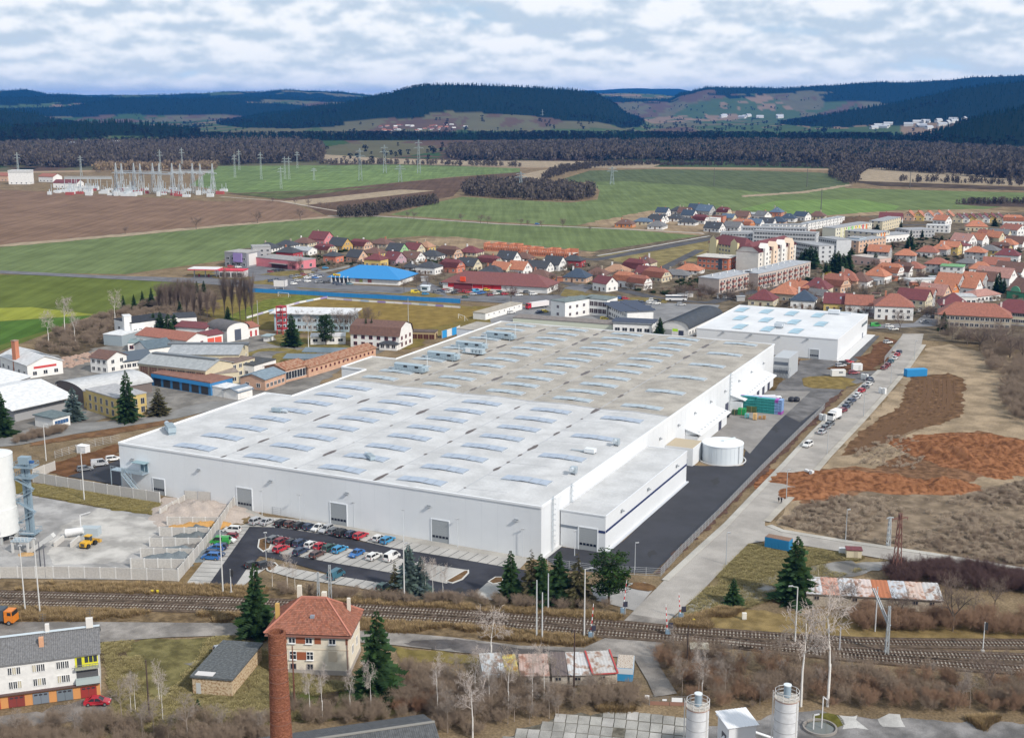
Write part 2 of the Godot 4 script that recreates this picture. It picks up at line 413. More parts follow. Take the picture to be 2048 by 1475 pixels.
	for a in [[-181.6,-751.3,-169.6,-760.1,-155.4,-744.8,-154.6,-732.2,-172.8,-734.2],[-152.5,-726,-144,-738.4,-137.4,-721.9,-133.5,-710,-145.2,-713.9],[-140,-749.1,-129.4,-757.9,-116.2,-751.3,-127.4,-738.4],[-123.3,-704.2,-108.3,-698.5,-84.6,-689.1,-61.5,-680,-54.4,-694.7,-36.4,-672.9,-44.2,-665.9,-90.4,-691,-119.6,-698.5],[-199,-755.7,-189.8,-787.8,-185.6,-790.2,-182.8,-751.3],[-153.8,-757.9,-132.8,-778.4,-118.2,-764.6,-140.4,-751.3],[26.2,-674.7,29.9,-698.5,48.1,-676.5,86.9,-659.1,80.4,-649.1,33.8,-662.5]]:
		sheet("grass_island",a,0.26,grassy(0.25,0.20,0.085,30.0,0.7))
	ribbon("street",[17.6,-860.8,55.2,-828,97.9,-884.1,151.4,-955.1,187.3,-983.8],11.0,0.22,tarmac)
	ribbon("pavement",[58.3,-849.6,99.8,-902.5,154.7,-976.5],2.5,0.26,paved(0.5,0.49,0.47))
	ribbon("street",[174.3,-955.1,217.3,-1014.2,287,-1063.3,372,-1063.3],8.0,0.22,tarmac)
	ribbon("street",[42,-713.9,60.6,-694.7,81.6,-659.1,104,-649.1,131.8,-685.5,184.3,-742.7,206.9,-760.1],8.0,0.22,tarmac)
	ribbon("street",[-8.5,-884.1,17.3,-766.9,36.1,-710],6.0,0.22,tarmac)
	ribbon("street",[75.8,-734.2,97.3,-790.2,133.3,-884.1],7.0,0.22,tarmac)
	ribbon("street",[-118.5,-766.9,-87.8,-828,-39.4,-790.2,17.1,-760.1],6.0,0.22,paved(0.3,0.29,0.27))
	ribbon("street",[158.6,-577.2,183.2,-581.2,203.9,-586.5,227,-597.5,252.4,-577.2],10.0,0.24,paved(0.24,0.24,0.25))
	ribbon("street",[194.7,-583.9,213.6,-619.3,241.8,-667.7,285.9,-734.2,324.5,-778.4],9.0,0.25,paved(0.24,0.24,0.25))
	var pitch := grassy(0.285,0.205,0.070,40.0,0.72)
	sheet("sports_lawn",[-162.8,-639.4,-150.2,-683.6,-138.6,-694.7,-104.4,-672.9,-21.7,-639.4,-3.6,-639.4,-5.8,-597.5,-16.9,-560.7,-32.8,-560.7,-43.6,-523.6,-107.7,-570.8,-138.5,-583.9],0.16,grassy(0.235,0.185,0.065,40.0,0.7))
	sheet("football_pitch",[-105.3,-665.9,-64.1,-649.1,-32.1,-639.4,-14.7,-626.9,-18.7,-606.1,-29.5,-586.5,-44.8,-568.2,-78.6,-597.5,-111.5,-634.6],0.2,pitch)
	sheet("training_pitch",[-132.2,-659.1,-115.9,-676.5,-103.9,-669.4,-119.2,-634.6,-127.1,-597.5,-141.6,-597.5],0.2,grassy(0.20,0.22,0.055,30.0))
	sheet("business_yard",[-10.7,-597.5,-3.6,-639.4,18.4,-639.4,33.6,-659.1,80.4,-649.1,108.2,-642.6,96,-597.5,72.1,-560.7,57.4,-550.9,-7.8,-560.7],0.17,paved(0.26,0.26,0.265))
	var black := paved(0.034,0.036,0.046,0.75,0.85)
	var light := paved(0.44,0.42,0.385)
	sheet("industrial_yard",[-216.4,-488,-212.4,-507.7,-205.9,-523.6,-183.9,-534.6,-169.8,-577.2,-143.2,-583.9,-115,-560.7,-56.4,-523.6,-78,-436.8,-96.9,-433,-119.3,-416.9,-148.7,-398.1,-165.6,-368.2],0.1,paved(0.26,0.245,0.225,0.6))
	sheet("scrub_bank",[-205.9,-523.6,-210.7,-560.7,-207,-604.6,-199.1,-626.9,-189.7,-676.5,-175.8,-734.2,-151.4,-676.5,-141.6,-597.5,-162.8,-577.2,-172.1,-546.2,-185.4,-507.7],0.12,grassy(0.15,0.115,0.075,30.0))
	sheet("lawn",[-117,-510.8,-108.9,-526.8,-83.6,-522.5,-83.2,-517.1,-89.8,-494.8,-102.7,-478.7,-113.4,-500.7],0.16,grassy(0.27,0.22,0.085,25.0))
	sheet("concrete_pad",[-113.4,-500.7,-106.8,-519.3,-95.5,-521.4,-99.1,-506.7,-106,-494.8],0.2,paved(0.24,0.23,0.22,0.6))
	sheet("lawn",[-107.6,-534.6,-105.8,-560.7,-70.6,-534.6,-60.7,-523.6,-67.6,-510.8,-82,-523.6],0.16,grassy(0.25,0.21,0.08,25.0))
	sheet("street",[-170.5,-379.6,-160.1,-389.2,-152,-398.1,-144.4,-400,-127.8,-405.3,-118,-412.1,-113.9,-422.6,-106.9,-430,-93.8,-435.2,-95.6,-427,-113,-406,-139.9,-386.8,-152.5,-373.8,-165.6,-368.2],0.16,paved(0.27,0.265,0.255))
	sheet("earth_verge",[-150.3,-376.1,-146.5,-382,-114.3,-404.6,-111.4,-401.3,-127.1,-386.8,-148.7,-372.7],0.14,grassy(0.25,0.145,0.08,30.0))
	sheet("concrete_road",[-160,-354.7,-149.4,-372.1,-138.3,-376.1,-118.3,-391.1,-101.7,-408,-94.6,-421.9,-93.4,-433,-89.3,-430.7,-112.4,-391.7,-122.8,-374.9,-127.8,-369.3,-135.4,-356.3,-139.4,-347.1,-149.7,-330.5],0.15,light)
	sheet("earth_bed",[-134.4,-344.6,-135.1,-355.2,-122.2,-374.4,-117.4,-358.9,-125.9,-340.3],0.17,grassy(0.20,0.105,0.055,30.0))
	sheet("asphalt_apron",[-126.3,-340.8,-116.5,-357.3,-107.8,-330.5,-109.8,-332.8],0.18,black)
	sheet("plant_yard",[-167.9,-328.2,-139.6,-326,-129.5,-322.9,-108.1,-312.8,-90.5,-306,-89,-326,-74.8,-325.1,-74.4,-262.3,-114.6,-263.5,-138,-265.6],0.14,paved(0.42,0.41,0.40,0.62))
	sheet("lawn",[-153.6,-339.8,-133.7,-334.6,-93.6,-317.4,-90.6,-306,-108.1,-312.8,-128.7,-323.4,-149.7,-330.5],0.18,grassy(0.225,0.18,0.06,25.0))
	sheet("spilled_cement",[-112.6,-299.4,-107.8,-312,-87.9,-301.3,-87.6,-286.7,-90.8,-273.4,-105.2,-271.8,-111.1,-281.6],0.17,paved(0.53,0.51,0.48,0.6))
	sheet("earth_slope",[-73.9,-262,-72.2,-314.4,-64.6,-305.2,-66.1,-300.2,-70.5,-297.2,-72.2,-259.4],0.12,grassy(0.27,0.195,0.105,20.0))
	sheet("car_park",[-67.1,-259.1,-66.2,-298.7,-55.5,-297.2,-36.9,-287.4,-19.3,-278.9,-2.8,-271.5,8.6,-265.6,7.1,-251.2,-4.2,-250.7,-9.1,-253.2,-17.8,-254.8,-36.1,-262.6,-54,-275,-59.2,-277.6,-61,-259.1],0.15,paved(0.062,0.064,0.076,0.7))
	var stalls := paved(0.47,0.455,0.43)
	sheet("stall_row",[-72.2,-259.4,-70.5,-297.2,-66.2,-300.6,-65.8,-298.3,-67,-259.1],0.19,stalls)
	sheet("stall_row",[-66.4,-301.3,-60,-303.2,-45.5,-296.8,-32.3,-290.6,-14.8,-282.3,3.7,-274.7,1.8,-269.3,-1.9,-270.5,-14,-276.3,-28.8,-282.9,-38.2,-288.8,-58.6,-297.5,-65.7,-297.9],0.19,stalls)
	sheet("stall_row",[-59.6,-288.8,-39,-282.3,-26.6,-276,-19.2,-272.1,-10,-268.4,-11.2,-265.6,-14.5,-260.3,-18.1,-262.3,-28.1,-267.1,-42.3,-273.4,-51.2,-277.6,-57.9,-279.9],0.19,stalls)
	sheet("stall_row",[-55.5,-271.8,-41.4,-265.6,-27.4,-260,-19,-256.8,-24.2,-254,-29,-255.7,-35.7,-258.8,-48.4,-263.2,-55.5,-267.8],0.19,stalls)
	sheet("stall_row",[-60.4,-273.4,-55.2,-271.8,-57.1,-267.1,-59.2,-259.1,-61,-259.4],0.19,stalls)
	sheet("stall_row",[-5.5,-260.9,-2.7,-262.6,-0.4,-259.1,-4.4,-251,-8.7,-253.2],0.19,stalls)
	var kerb := mat(0.5,0.49,0.46)
	var isl := grassy(0.21,0.13,0.07,20.0)
	for a in [[-61.7,-288.5,-59.3,-290.6,-57.9,-288.5,-57.7,-282.3,-59,-279.9,-60.9,-282.9],[-15,-261.4,-11.1,-267.8,-9.8,-268.4,-9.7,-266.5,-11,-262.6,-13.2,-260.3],[-5.4,-261.4,-3.8,-264.1,-1.8,-264.1,-1.8,-260.9,-4.3,-259.7],[-57.2,-272.4,-54.8,-273.1,-53.7,-271.2,-54.8,-267.1,-55.8,-268.1],[-60.8,-298.7,-59.1,-303.2,-58.9,-299.4,-59.5,-297.2]]:
		var b := MB.new()
		b.prism(pts(a),0.1,0.3)
		ground("kerb_island",b.mesh(),kerb)
		var q: Array = Geometry2D.offset_polygon(pts(a),-0.35)
		b = MB.new()
		b.flat(q[0],0.32)
		ground("earth_bed",b.mesh(),isl)
	sheet("pavement",[-72.2,-314.4,-70,-312.8,-63.4,-305.6,-51.4,-302.5,-32.7,-294.2,-15,-285.7,6,-276.3,4.2,-274.3,-14.8,-281.9,-32.3,-290.2,-45.4,-296.4,-59.9,-302.9,-65.2,-301.7],0.21,light)
	var mk := MB.new()
	for a in [[[-58.6,-297.5,-38.2,-288.8,-28.8,-282.9,-14,-276.3,-1.9,-270.5],29.5,5.0,25.0],[[-51.2,-277.6,-42.3,-273.4,-28.1,-267.1,-18.1,-262.3],29.5,10.2,20.0],[[-55.5,-267.8,-48.4,-263.2,-35.7,-258.8,-29,-255.7],29.5,4.8,12.0],[[-67,-259.1,-66.2,-277.6,-65.9,-297.9],3.0,-5.0,8.0]]:
		var p := pts(a[0])
		var step := 0.0
		for i in p.size() - 1:
			var len_ := p[i].distance_to(p[i + 1])
			while step < len_:
				var s := p[i].lerp(p[i + 1],step / len_)
				var t := deg_to_rad(a[1])
				if a[2] < 0.0: t = deg_to_rad(-83.0)
				var e := s + Vector2(sin(t),-cos(t)) * absf(a[2])
				strip(mk,PackedVector2Array([s,e]),0.22,0.205)
				step += 2.55
			step -= len_
	ground("stall_marking",mk.mesh(),mat(0.10,0.10,0.10))
	sheet("asphalt_yard",[11.5,-283.6,7.9,-275.6,11.5,-268.1,31.8,-266.5,37,-276.6,52.4,-307.2,72.9,-349.6,93.3,-391.7,106.6,-419.8,123.6,-451.9,120.9,-463.6,107.1,-444.6,86.2,-404.6,70.7,-365.4,67.7,-351.1,55,-351.1,50.7,-352.2,48.4,-335.1,27.5,-288.5,22.3,-279.6],0.15,black)
	sheet("concrete_apron",[56.4,-376.7,66.2,-404.6,79.5,-433,91.6,-447.8,109.6,-446.2,86.5,-398.1,71.9,-363.8,70.7,-373.8],0.18,paved(0.30,0.285,0.27))
	sheet("asphalt_apron",[94.4,-440.7,101.4,-461,110.4,-476,117.9,-500.7,128.5,-506.7,133.2,-496.7,124.7,-485.2,130.3,-477.8,145.7,-482.4,133.4,-461.9,126.3,-455.2,106.9,-421.2,95.5,-401.3,92.7,-411.4,109.4,-445.4],0.175,paved(0.20,0.195,0.195,0.6))
	sheet("lawn",[111.4,-465.3,114.7,-469.7,125.4,-471.5,132.6,-464.5,128.5,-455.2,122,-449.4,110.6,-450.2,109.5,-458.5],0.24,grassy(0.28,0.21,0.085,20.0))
	sheet("earth_bed",[140,-497.7,170.6,-554.5,170.9,-550.9,161.1,-518.2,151.4,-497.7,143,-482.4,133.2,-481.5,124.8,-487.1,136.3,-500.7],0.22,grassy(0.19,0.10,0.06,20.0))
	sheet("asphalt_path",[136.8,-498.7,161.5,-555.8,166.5,-555.8,140.2,-498.7],0.2,paved(0.14,0.14,0.145))
	sheet("earth_bed",[90.5,-443.8,99.4,-465.3,106.5,-474.2,103.1,-463.6,96,-448.6],0.24,grassy(0.17,0.12,0.06,20.0))
	sheet("earth_bed",[110.1,-500.7,116.7,-504.7,116.5,-494.8,112.2,-489,107.6,-490.9],0.24,grassy(0.17,0.10,0.06,20.0))
	sheet("gravel_bed",[31.8,-266.5,37,-276.6,52.4,-307.2,72.9,-349.6,93.3,-391.7,106.6,-419.8,122.2,-449.4,122.1,-446.2,105.4,-411.4,80.2,-360,55.3,-309.1,38.6,-275.6,33.9,-265.6],0.2,grassy(0.16,0.10,0.08,12.0))
	sheet("street",[24.7,-243.5,34.1,-262.6,44.8,-282.3,55.2,-301.3,66.8,-325.1,81.3,-354.7,98.4,-391.1,121.4,-436.8,146.7,-485.2,178.4,-560.7,187.9,-560.7,175.7,-526.8,156.9,-487.1,132.2,-436.8,116.3,-404.6,95.2,-363.8,80.8,-334.1,70.8,-315.3,64.5,-303.2,63.6,-298.7,66.5,-293.9,80.6,-286.4,98.4,-277.9,116.4,-268.1,139.4,-256.8,137.4,-252.6,114.8,-264.1,89,-274.3,71.6,-283.6,62.3,-287.8,57,-285.7,49.6,-271.8,40.8,-254.8,32.4,-240.5],0.2,paved(0.40,0.375,0.345))
	ribbon("pavement",[34.1,-262,43.5,-279.9,54.4,-300.2,65.8,-323.8,80.2,-353.2,97.3,-389.2,120.3,-434.5,145.3,-482.4],1.6,0.32,paved(0.47,0.45,0.41),0.14)
	ribbon("pavement",[179.6,-534.6,157.1,-485.2,132.3,-434.5,116.4,-402.6,95.3,-361.6,80.8,-331.8,71,-313.6,64.7,-301.7],1.8,0.32,paved(0.46,0.43,0.38),0.14)
	ribbon("pavement",[64.6,-298.7,67.1,-294.6,80.9,-287.1,98.7,-278.6,116.7,-268.7,139.7,-257.4],1.8,0.32,paved(0.47,0.45,0.41),0.14)
	sheet("street",[24.7,-243.5,32.4,-240.5,30.4,-231,27.8,-224.2,28.1,-218.1,29.8,-208,25.6,-206.7,25,-212.7,23.4,-222.4,17,-223.7,1.5,-222.8,-12,-225.5,-24,-228.7,-38.1,-231,-55.4,-233.1,-69.1,-232,-81.2,-229.8,-88.9,-228.7,-110.5,-228.7,-115.1,-239.2,-105,-239.5,-84.5,-239.5,-57.7,-239,-32.8,-236.3,-12.4,-232.2,1.6,-228.2,14.1,-227.3,19,-232.2],0.2,paved(0.33,0.305,0.28,0.5))
	sheet("worn_asphalt",[-12.3,-231.2,0.6,-227.3,12.2,-225.5,0.6,-223.7,-12.1,-226.2,-22,-228.7],0.23,paved(0.17,0.155,0.15,0.5))
	sheet("waste_land",[175.3,-523.6,190.9,-534.6,243.5,-465.3,140.2,-258.2,116.9,-269.3,98.8,-279.2,81,-287.8,67.4,-295.3,64.8,-300.9,80.5,-331.8,95.8,-362.7,116.4,-402.6,155.9,-483.3],0.06,grassy(0.42,0.325,0.22,60.0,0.62))
	sheet("brushy_ground",[67.5,-299.4,76.6,-317.4,86.7,-326,101.6,-330.5,119.4,-326,144.2,-337.4,179.7,-337.4,140.9,-259.7,117.4,-270.5,99.2,-280.6,81.1,-288.5],0.09,grassy(0.29,0.225,0.16,30.0,0.55))
	sheet("dirt_track",[98.6,-361.6,112.4,-390.5,135.5,-424.1,154.5,-472.4,171.4,-477.8,172.9,-465.3,152.4,-410,140.8,-398.1,124.8,-388.6,109.1,-367],0.1,grassy(0.215,0.13,0.075,22.0,0.5))
	sheet("red_soil",[76.1,-315.3,87.9,-347.1,101.7,-351.1,111,-343.2,110.6,-326,101.2,-329.1,91.6,-323.8],0.13,grassy(0.30,0.165,0.095,18.0,0.45))
	sheet("red_soil",[135.4,-386.8,151.2,-390.5,161.1,-379.6,195,-368.2,183.3,-344.6,150.5,-353.2,133.2,-341.2,118.4,-322.9,113.4,-330.5,128.2,-349.6],0.13,grassy(0.30,0.165,0.095,18.0,0.45))
	sheet("dirt_track",[102.1,-344.6,114.6,-360,128.7,-371,129.8,-352.2,112.6,-326,109.3,-337.4],0.11,grassy(0.25,0.145,0.085,16.0,0.5))
	for a in [[31.3,-278.3,34,-281.6,34.4,-278.9,32,-275.6],[55.8,-337.4,58.3,-339.3,58.3,-335.5,55.6,-332.8],[84.4,-391.7,87.3,-396.8,87.4,-393,84.5,-388],[-49.3,-281.6,-45.5,-280.2,-46.1,-278.3,-49.6,-279.6],[-13.6,-256.8,-10.9,-258,-9.1,-255.7,-11.8,-254.6]]: sheet("oil_stain",a,0.17,mat(0.02,0.02,0.022))
	sheet("puddle",[121.2,-376.7,127.7,-382.6,131.5,-379.6,129.3,-368.2,121.8,-361.6,118.5,-365.4],0.14,mat(0.30,0.22,0.15,0.25))
	sheet("dry_lawn",[40.8,-254.8,49.6,-271.8,57,-285.3,62.1,-287.1,71.5,-282.9,88.5,-273.7,76.4,-266.2,66.5,-262.6,50.2,-247.2,33.1,-240.7],0.1,grassy(0.30,0.235,0.13,25.0))
	sheet("old_concrete",[44,-251.2,55.3,-262.6,68.3,-270.2,78.7,-275,79.4,-272.4,89,-274.3,83.8,-268.7,74.3,-262.6,57.7,-252.6,43.9,-247.2],0.15,paved(0.30,0.29,0.275,0.5))
	sheet("gravel_path",[33.1,-240.7,40.8,-254.6,44.8,-252.6,43.1,-248.5,35.5,-239.5],0.14,paved(0.30,0.30,0.30,0.6))
	sheet("dry_lawn",[31,-240.7,33,-240.5,43.9,-246.9,70,-242,104.5,-238.2,129,-235.8,125.4,-228.7,101.8,-231.5,61.4,-232.2,33.1,-237.3],0.08,grassy(0.30,0.22,0.10,25.0))
	sheet("parking_bay",[17.2,-259.7,29.5,-261.2,31.4,-258.2,25.8,-245.4,17.8,-251.2],0.12,paved(0.40,0.39,0.38))
	sheet("earth_bed",[26.5,-261.7,32.1,-258.8,30,-255.7,25.4,-258.5],0.2,grassy(0.21,0.125,0.065,20.0))
	sheet("lawn",[-81,-229.6,-69,-231.5,-55.3,-232.7,-51,-228.7,-47.8,-219.8,-35.4,-213.2,-20.5,-211.1,-20.4,-200.1,-36.5,-197.5,-59,-194.9,-68,-192.3,-72.1,-198.4,-71.3,-205.7,-76.3,-217.7],0.1,grassy(0.215,0.19,0.085,22.0,0.5))
	sheet("mud_patch",[-62,-219.8,-58.2,-223.7,-51,-226.4,-47.8,-219.8,-48.4,-213.6,-56.3,-215.6],0.14,paved(0.26,0.25,0.24,0.45))
	sheet("trodden_ground",[-59,-215.2,-48.7,-215.2,-45.8,-209.6,-51.5,-206.7,-56.9,-210.6],0.13,grassy(0.20,0.14,0.085,20.0))
	sheet("lawn",[-42,-214,-29.8,-212.3,-24.1,-211.1,-25.4,-205.7,-37.2,-202,-40.4,-205.7],0.13,grassy(0.11,0.125,0.04,20.0))
	sheet("garden_bed",[-34.8,-209.2,-31.3,-208.8,-31.1,-203.4,-34.6,-204.2],0.17,grassy(0.10,0.075,0.05,10.0))
	sheet("lawn",[-23.9,-228.2,-12,-225.3,1.5,-222.4,0.6,-219.8,-21.3,-220.9],0.1,grassy(0.25,0.2,0.075,20.0))
	sheet("garage_court",[-95.4,-198.4,-84.3,-201.1,-73.9,-206.7,-70,-205.7,-70.2,-200.5,-82.3,-195.7,-93.2,-193.1],0.12,paved(0.26,0.235,0.215,0.5))
	sheet("vegetable_bed",[-79.7,-226.4,-75.9,-227.3,-73.4,-218.5,-76.6,-218.1],0.14,grassy(0.135,0.10,0.065,8.0))
	sheet("mossy_yard",[41.1,-198.4,50.6,-202,67.1,-198.4,88.1,-197.5,108.5,-194.9,102.1,-181.9,26.1,-181.9,32,-194.9],0.08,paved(0.28,0.27,0.265,0.45))
	sheet("moss_patch",[52.3,-199.8,57.4,-201.1,57.1,-196.6,52,-193.1],0.12,grassy(0.16,0.15,0.04,12.0))
	sheet("lime_patch",[57.1,-199.4,60.1,-199.8,59.6,-195.7,56.6,-194.5],0.12,paved(0.55,0.54,0.52,0.6))
	sheet("lime_patch",[63.4,-199.1,67.5,-199.8,67.6,-196.6,63.8,-195.9],0.12,paved(0.52,0.51,0.49,0.6))
	var yard := sheet("slab_yard",[-3.2,-189.8,2.2,-195.7,7,-199.2,15,-201.2,25.2,-200.7,30.4,-198.4,28.4,-183.4,-9.9,-181.9],0.1,grassy(0.20,0.185,0.15,10.0,0.5))
	var slab := MB.new()
	slab.box(-0.96,0.96,0,0.1,-1.46,1.46)
	var slab_mesh := slab.mesh()
	var tones := [paved(0.44,0.43,0.40,0.6),paved(0.38,0.37,0.345,0.6),paved(0.49,0.475,0.45,0.65)]
	var poly := pts([-2,-189.8,3.1,-195.5,7.3,-198.7,14.9,-200.7,24.9,-200.1,30,-198,28.2,-184.2,-7.6,-183.4])
	for i in 40:
		for j in 16:
			var p := Vector2(-3.2,-188.2) + Vector2(i * 2.0,-j * 3.05).rotated(deg_to_rad(8.0 + i * 0.35 - j * 0.5))
			if Geometry2D.is_point_in_polygon(p,poly) and rng.randf() > 0.04:
				var s := part(yard,"slab",slab_mesh,tones[rng.randi() % 3],V3(p.x,0.06 + rng.randf() * 0.05,p.y),-8.0 - i * 0.35 + j * 0.5 + rng.randf_range(-1,1))
	railway()
func railway() -> void:
	var bed := grassy(0.165,0.125,0.095,9.0,0.55)
	var rail_m := mat(0.13,0.085,0.06,0.5,0.4)
	var sl := MB.new()
	sl.box(-1.3,1.3,0.30,0.42,-0.13,0.13)
	var sleeper := sl.mesh()
	var tones := [mat(0.235,0.205,0.17),mat(0.18,0.15,0.12),mat(0.285,0.25,0.21)]
	sheet("railway_verge",[-135.8,-261.2,-113.9,-261.7,-73.5,-260.3,-53.2,-258.2,-28.3,-251.2,-2.5,-248.5,24.6,-243.8,21.8,-235.3,14.3,-227.8,1.6,-228.7,-12.4,-232.7,-32.9,-236.8,-57.8,-239.5,-105.2,-240,-125.7,-240],0.08,grassy(0.25,0.18,0.105,16.0,0.45))
	for a in [[[-127.5,-255.1,-110.8,-254,-60.2,-250.4,-12.9,-244.1,21.2,-238,32.9,-235.5,61,-230.8,76.5,-229.4,100.7,-228.9,120.5,-228.7],true],[[-125.5,-250.7,-109,-249.6,-59.2,-245.9,-12.7,-240,19,-233.9,31.4,-231.7,60,-226.4,98.1,-222.4,116.7,-220.7],true],[[41.1,-230.1,59.6,-224.8,80.2,-220.2,96.2,-217.7,114.2,-215.6],false]]:
		var c := pts(curve(a[0],8))
		var b := MB.new()
		strip(b,c,4.6,0.3,0.3)
		var t := ground("railway_track",b.mesh(),bed)
		for s in [-0.75,0.75]:
			var r := MB.new()
			for i in c.size() - 1:
				var k: Vector2 = (c[i + 1] - c[i]).normalized().orthogonal() * s
				r.bar(V3(c[i].x + k.x,0.5,c[i].y + k.y),V3(c[i + 1].x + k.x,0.5,c[i + 1].y + k.y),0.05,0.08)
			part(t,"rail",r.mesh(),rail_m)
		var total := 0.0; var placed := 0
		var rest := MB.new()
		for i in c.size() - 1:
			var len_ := c[i].distance_to(c[i + 1])
			while total < len_:
				var q := c[i].lerp(c[i + 1],total / len_)
				var yaw := -rad_to_deg((c[i + 1] - c[i]).angle()) + 90.0
				if placed < 298:
					part(t,"sleeper",sleeper,tones[rng.randi() % 3],V3(q.x,rng.randf_range(-0.02,0.02),q.y),yaw)
					placed += 1
				else:
					rest.obox(V3(q.x,0.36,q.y),V3(1.3,0.06,0.13),Basis(Vector3.UP,deg_to_rad(yaw)))
				total += 0.72
			total -= len_
		if rest.v.size(): part(t,"sleepers",rest.mesh(),tones[0]).set_meta("kind","stuff")
func unit_box() -> ArrayMesh:
	if not meshes.has("unit"):
		var b := MB.new()
		b.obox(Vector3.ZERO,Vector3.ONE * 0.5)
		meshes["unit"] = b.mesh()
	return meshes["unit"]
func boxpart(par: Node,called: String,m: Material,c: Vector3,s: Vector3,yaw := 0.0) -> MeshInstance3D:
	var b := MB.new()
	b.obox(Vector3.ZERO,s / 2)
	return part(par,called,b.mesh(),m,c,yaw)
func bay_roof(b: MB,s0: float,s1: float,d0: float,d1: float,h: float,rise := 0.45) -> void:
	var m := (s0 + s1) / 2
	b.quad(V3(s0,h,-d0),V3(s0,h,-d1),V3(m,h + rise,-d1),V3(m,h + rise,-d0))
	b.quad(V3(m,h + rise,-d0),V3(m,h + rise,-d1),V3(s1,h,-d1),V3(s1,h,-d0))
func skylight(w: Node,x: float,z: float,h: float,len_: float,wid: float,turn: float,panes: int,pm: Material) -> void:
	var key := "sky%s" % [[len_,wid,panes]]
	if not meshes.has(key):
		var c := MB.new()
		c.box(-len_ / 2 - 0.12,len_ / 2 + 0.12,-0.4,0.06,-wid / 2 - 0.12,wid / 2 + 0.12)
		var p := MB.new()
		var l := len_ / panes
		for i in 4:
			var a := -wid / 2 + wid * i / 4; var e := a + wid / 4
			p.quad(V3(-l / 2 + 0.05,0.12 + 0.10 * cos(a / wid * 3.0),e),V3(-l / 2 + 0.05,0.12 + 0.10 * cos(a / wid * 3.0),a),V3(l / 2 - 0.05,0.12 + 0.10 * cos(a / wid * 3.0),a),V3(l / 2 - 0.05,0.12 + 0.10 * cos(e / wid * 3.0),e))
		meshes[key] = [c.mesh(),p.mesh()]
	var s := part(w,"skylight",meshes[key][0],mat(0.46,0.49,0.52,0.7),V3(x,h,z),turn)
	for i in panes:
		var u := (i + 0.5) * len_ / panes - len_ / 2
		part(s,"pane",meshes[key][1],pm,V3(u,0.0385 * (len_ / 2 - absf(u)),0)).rotation.z = -signf(u) * 0.0385
func roller_door(w: Node,s: float,d: float,wid: float,hei: float,turn := 0.0,deep := 0.0) -> void:
	var b := MB.new()
	b.box(-wid / 2,wid / 2,0,hei,-0.02,0.06)
	for i in int(hei / 0.55): b.box(-wid / 2,wid / 2,i * 0.55 + 0.02,i * 0.55 + 0.06,0.06,0.075)
	var p := part(w,"door",b.mesh(),mat(0.30,0.32,0.335,0.6),V3(s,0.02,-d),turn)
	var f := MB.new()
	f.box(-wid / 2 - 0.25,-wid / 2,0,hei + 0.25,0,0.14); f.box(wid / 2,wid / 2 + 0.25,0,hei + 0.25,0,0.14); f.box(-wid / 2,wid / 2,hei,hei + 0.25,0,0.14)
	part(p,"frame",f.mesh(),mat(0.68,0.71,0.74,0.6))
	for i in 5:
		boxpart(p,"window",mat(0.015,0.02,0.035,0.15),V3((i - 2) * wid / 5.2,1.55,0.09),V3(wid / 7,0.55,0.05))
func wall_lamp(w: Node,s: float,h: float,d: float,turn := 0.0) -> void:
	if not meshes.has("wlamp"):
		var b := MB.new()
		b.box(-0.5,0.5,-0.12,0.2,0,0.25); b.box(-0.55,0.55,-0.2,-0.1,0.1,0.75)
		meshes["wlamp"] = b.mesh()
	part(w,"floodlight",meshes["wlamp"],mat(0.26,0.28,0.30),V3(s,h,-d),turn)
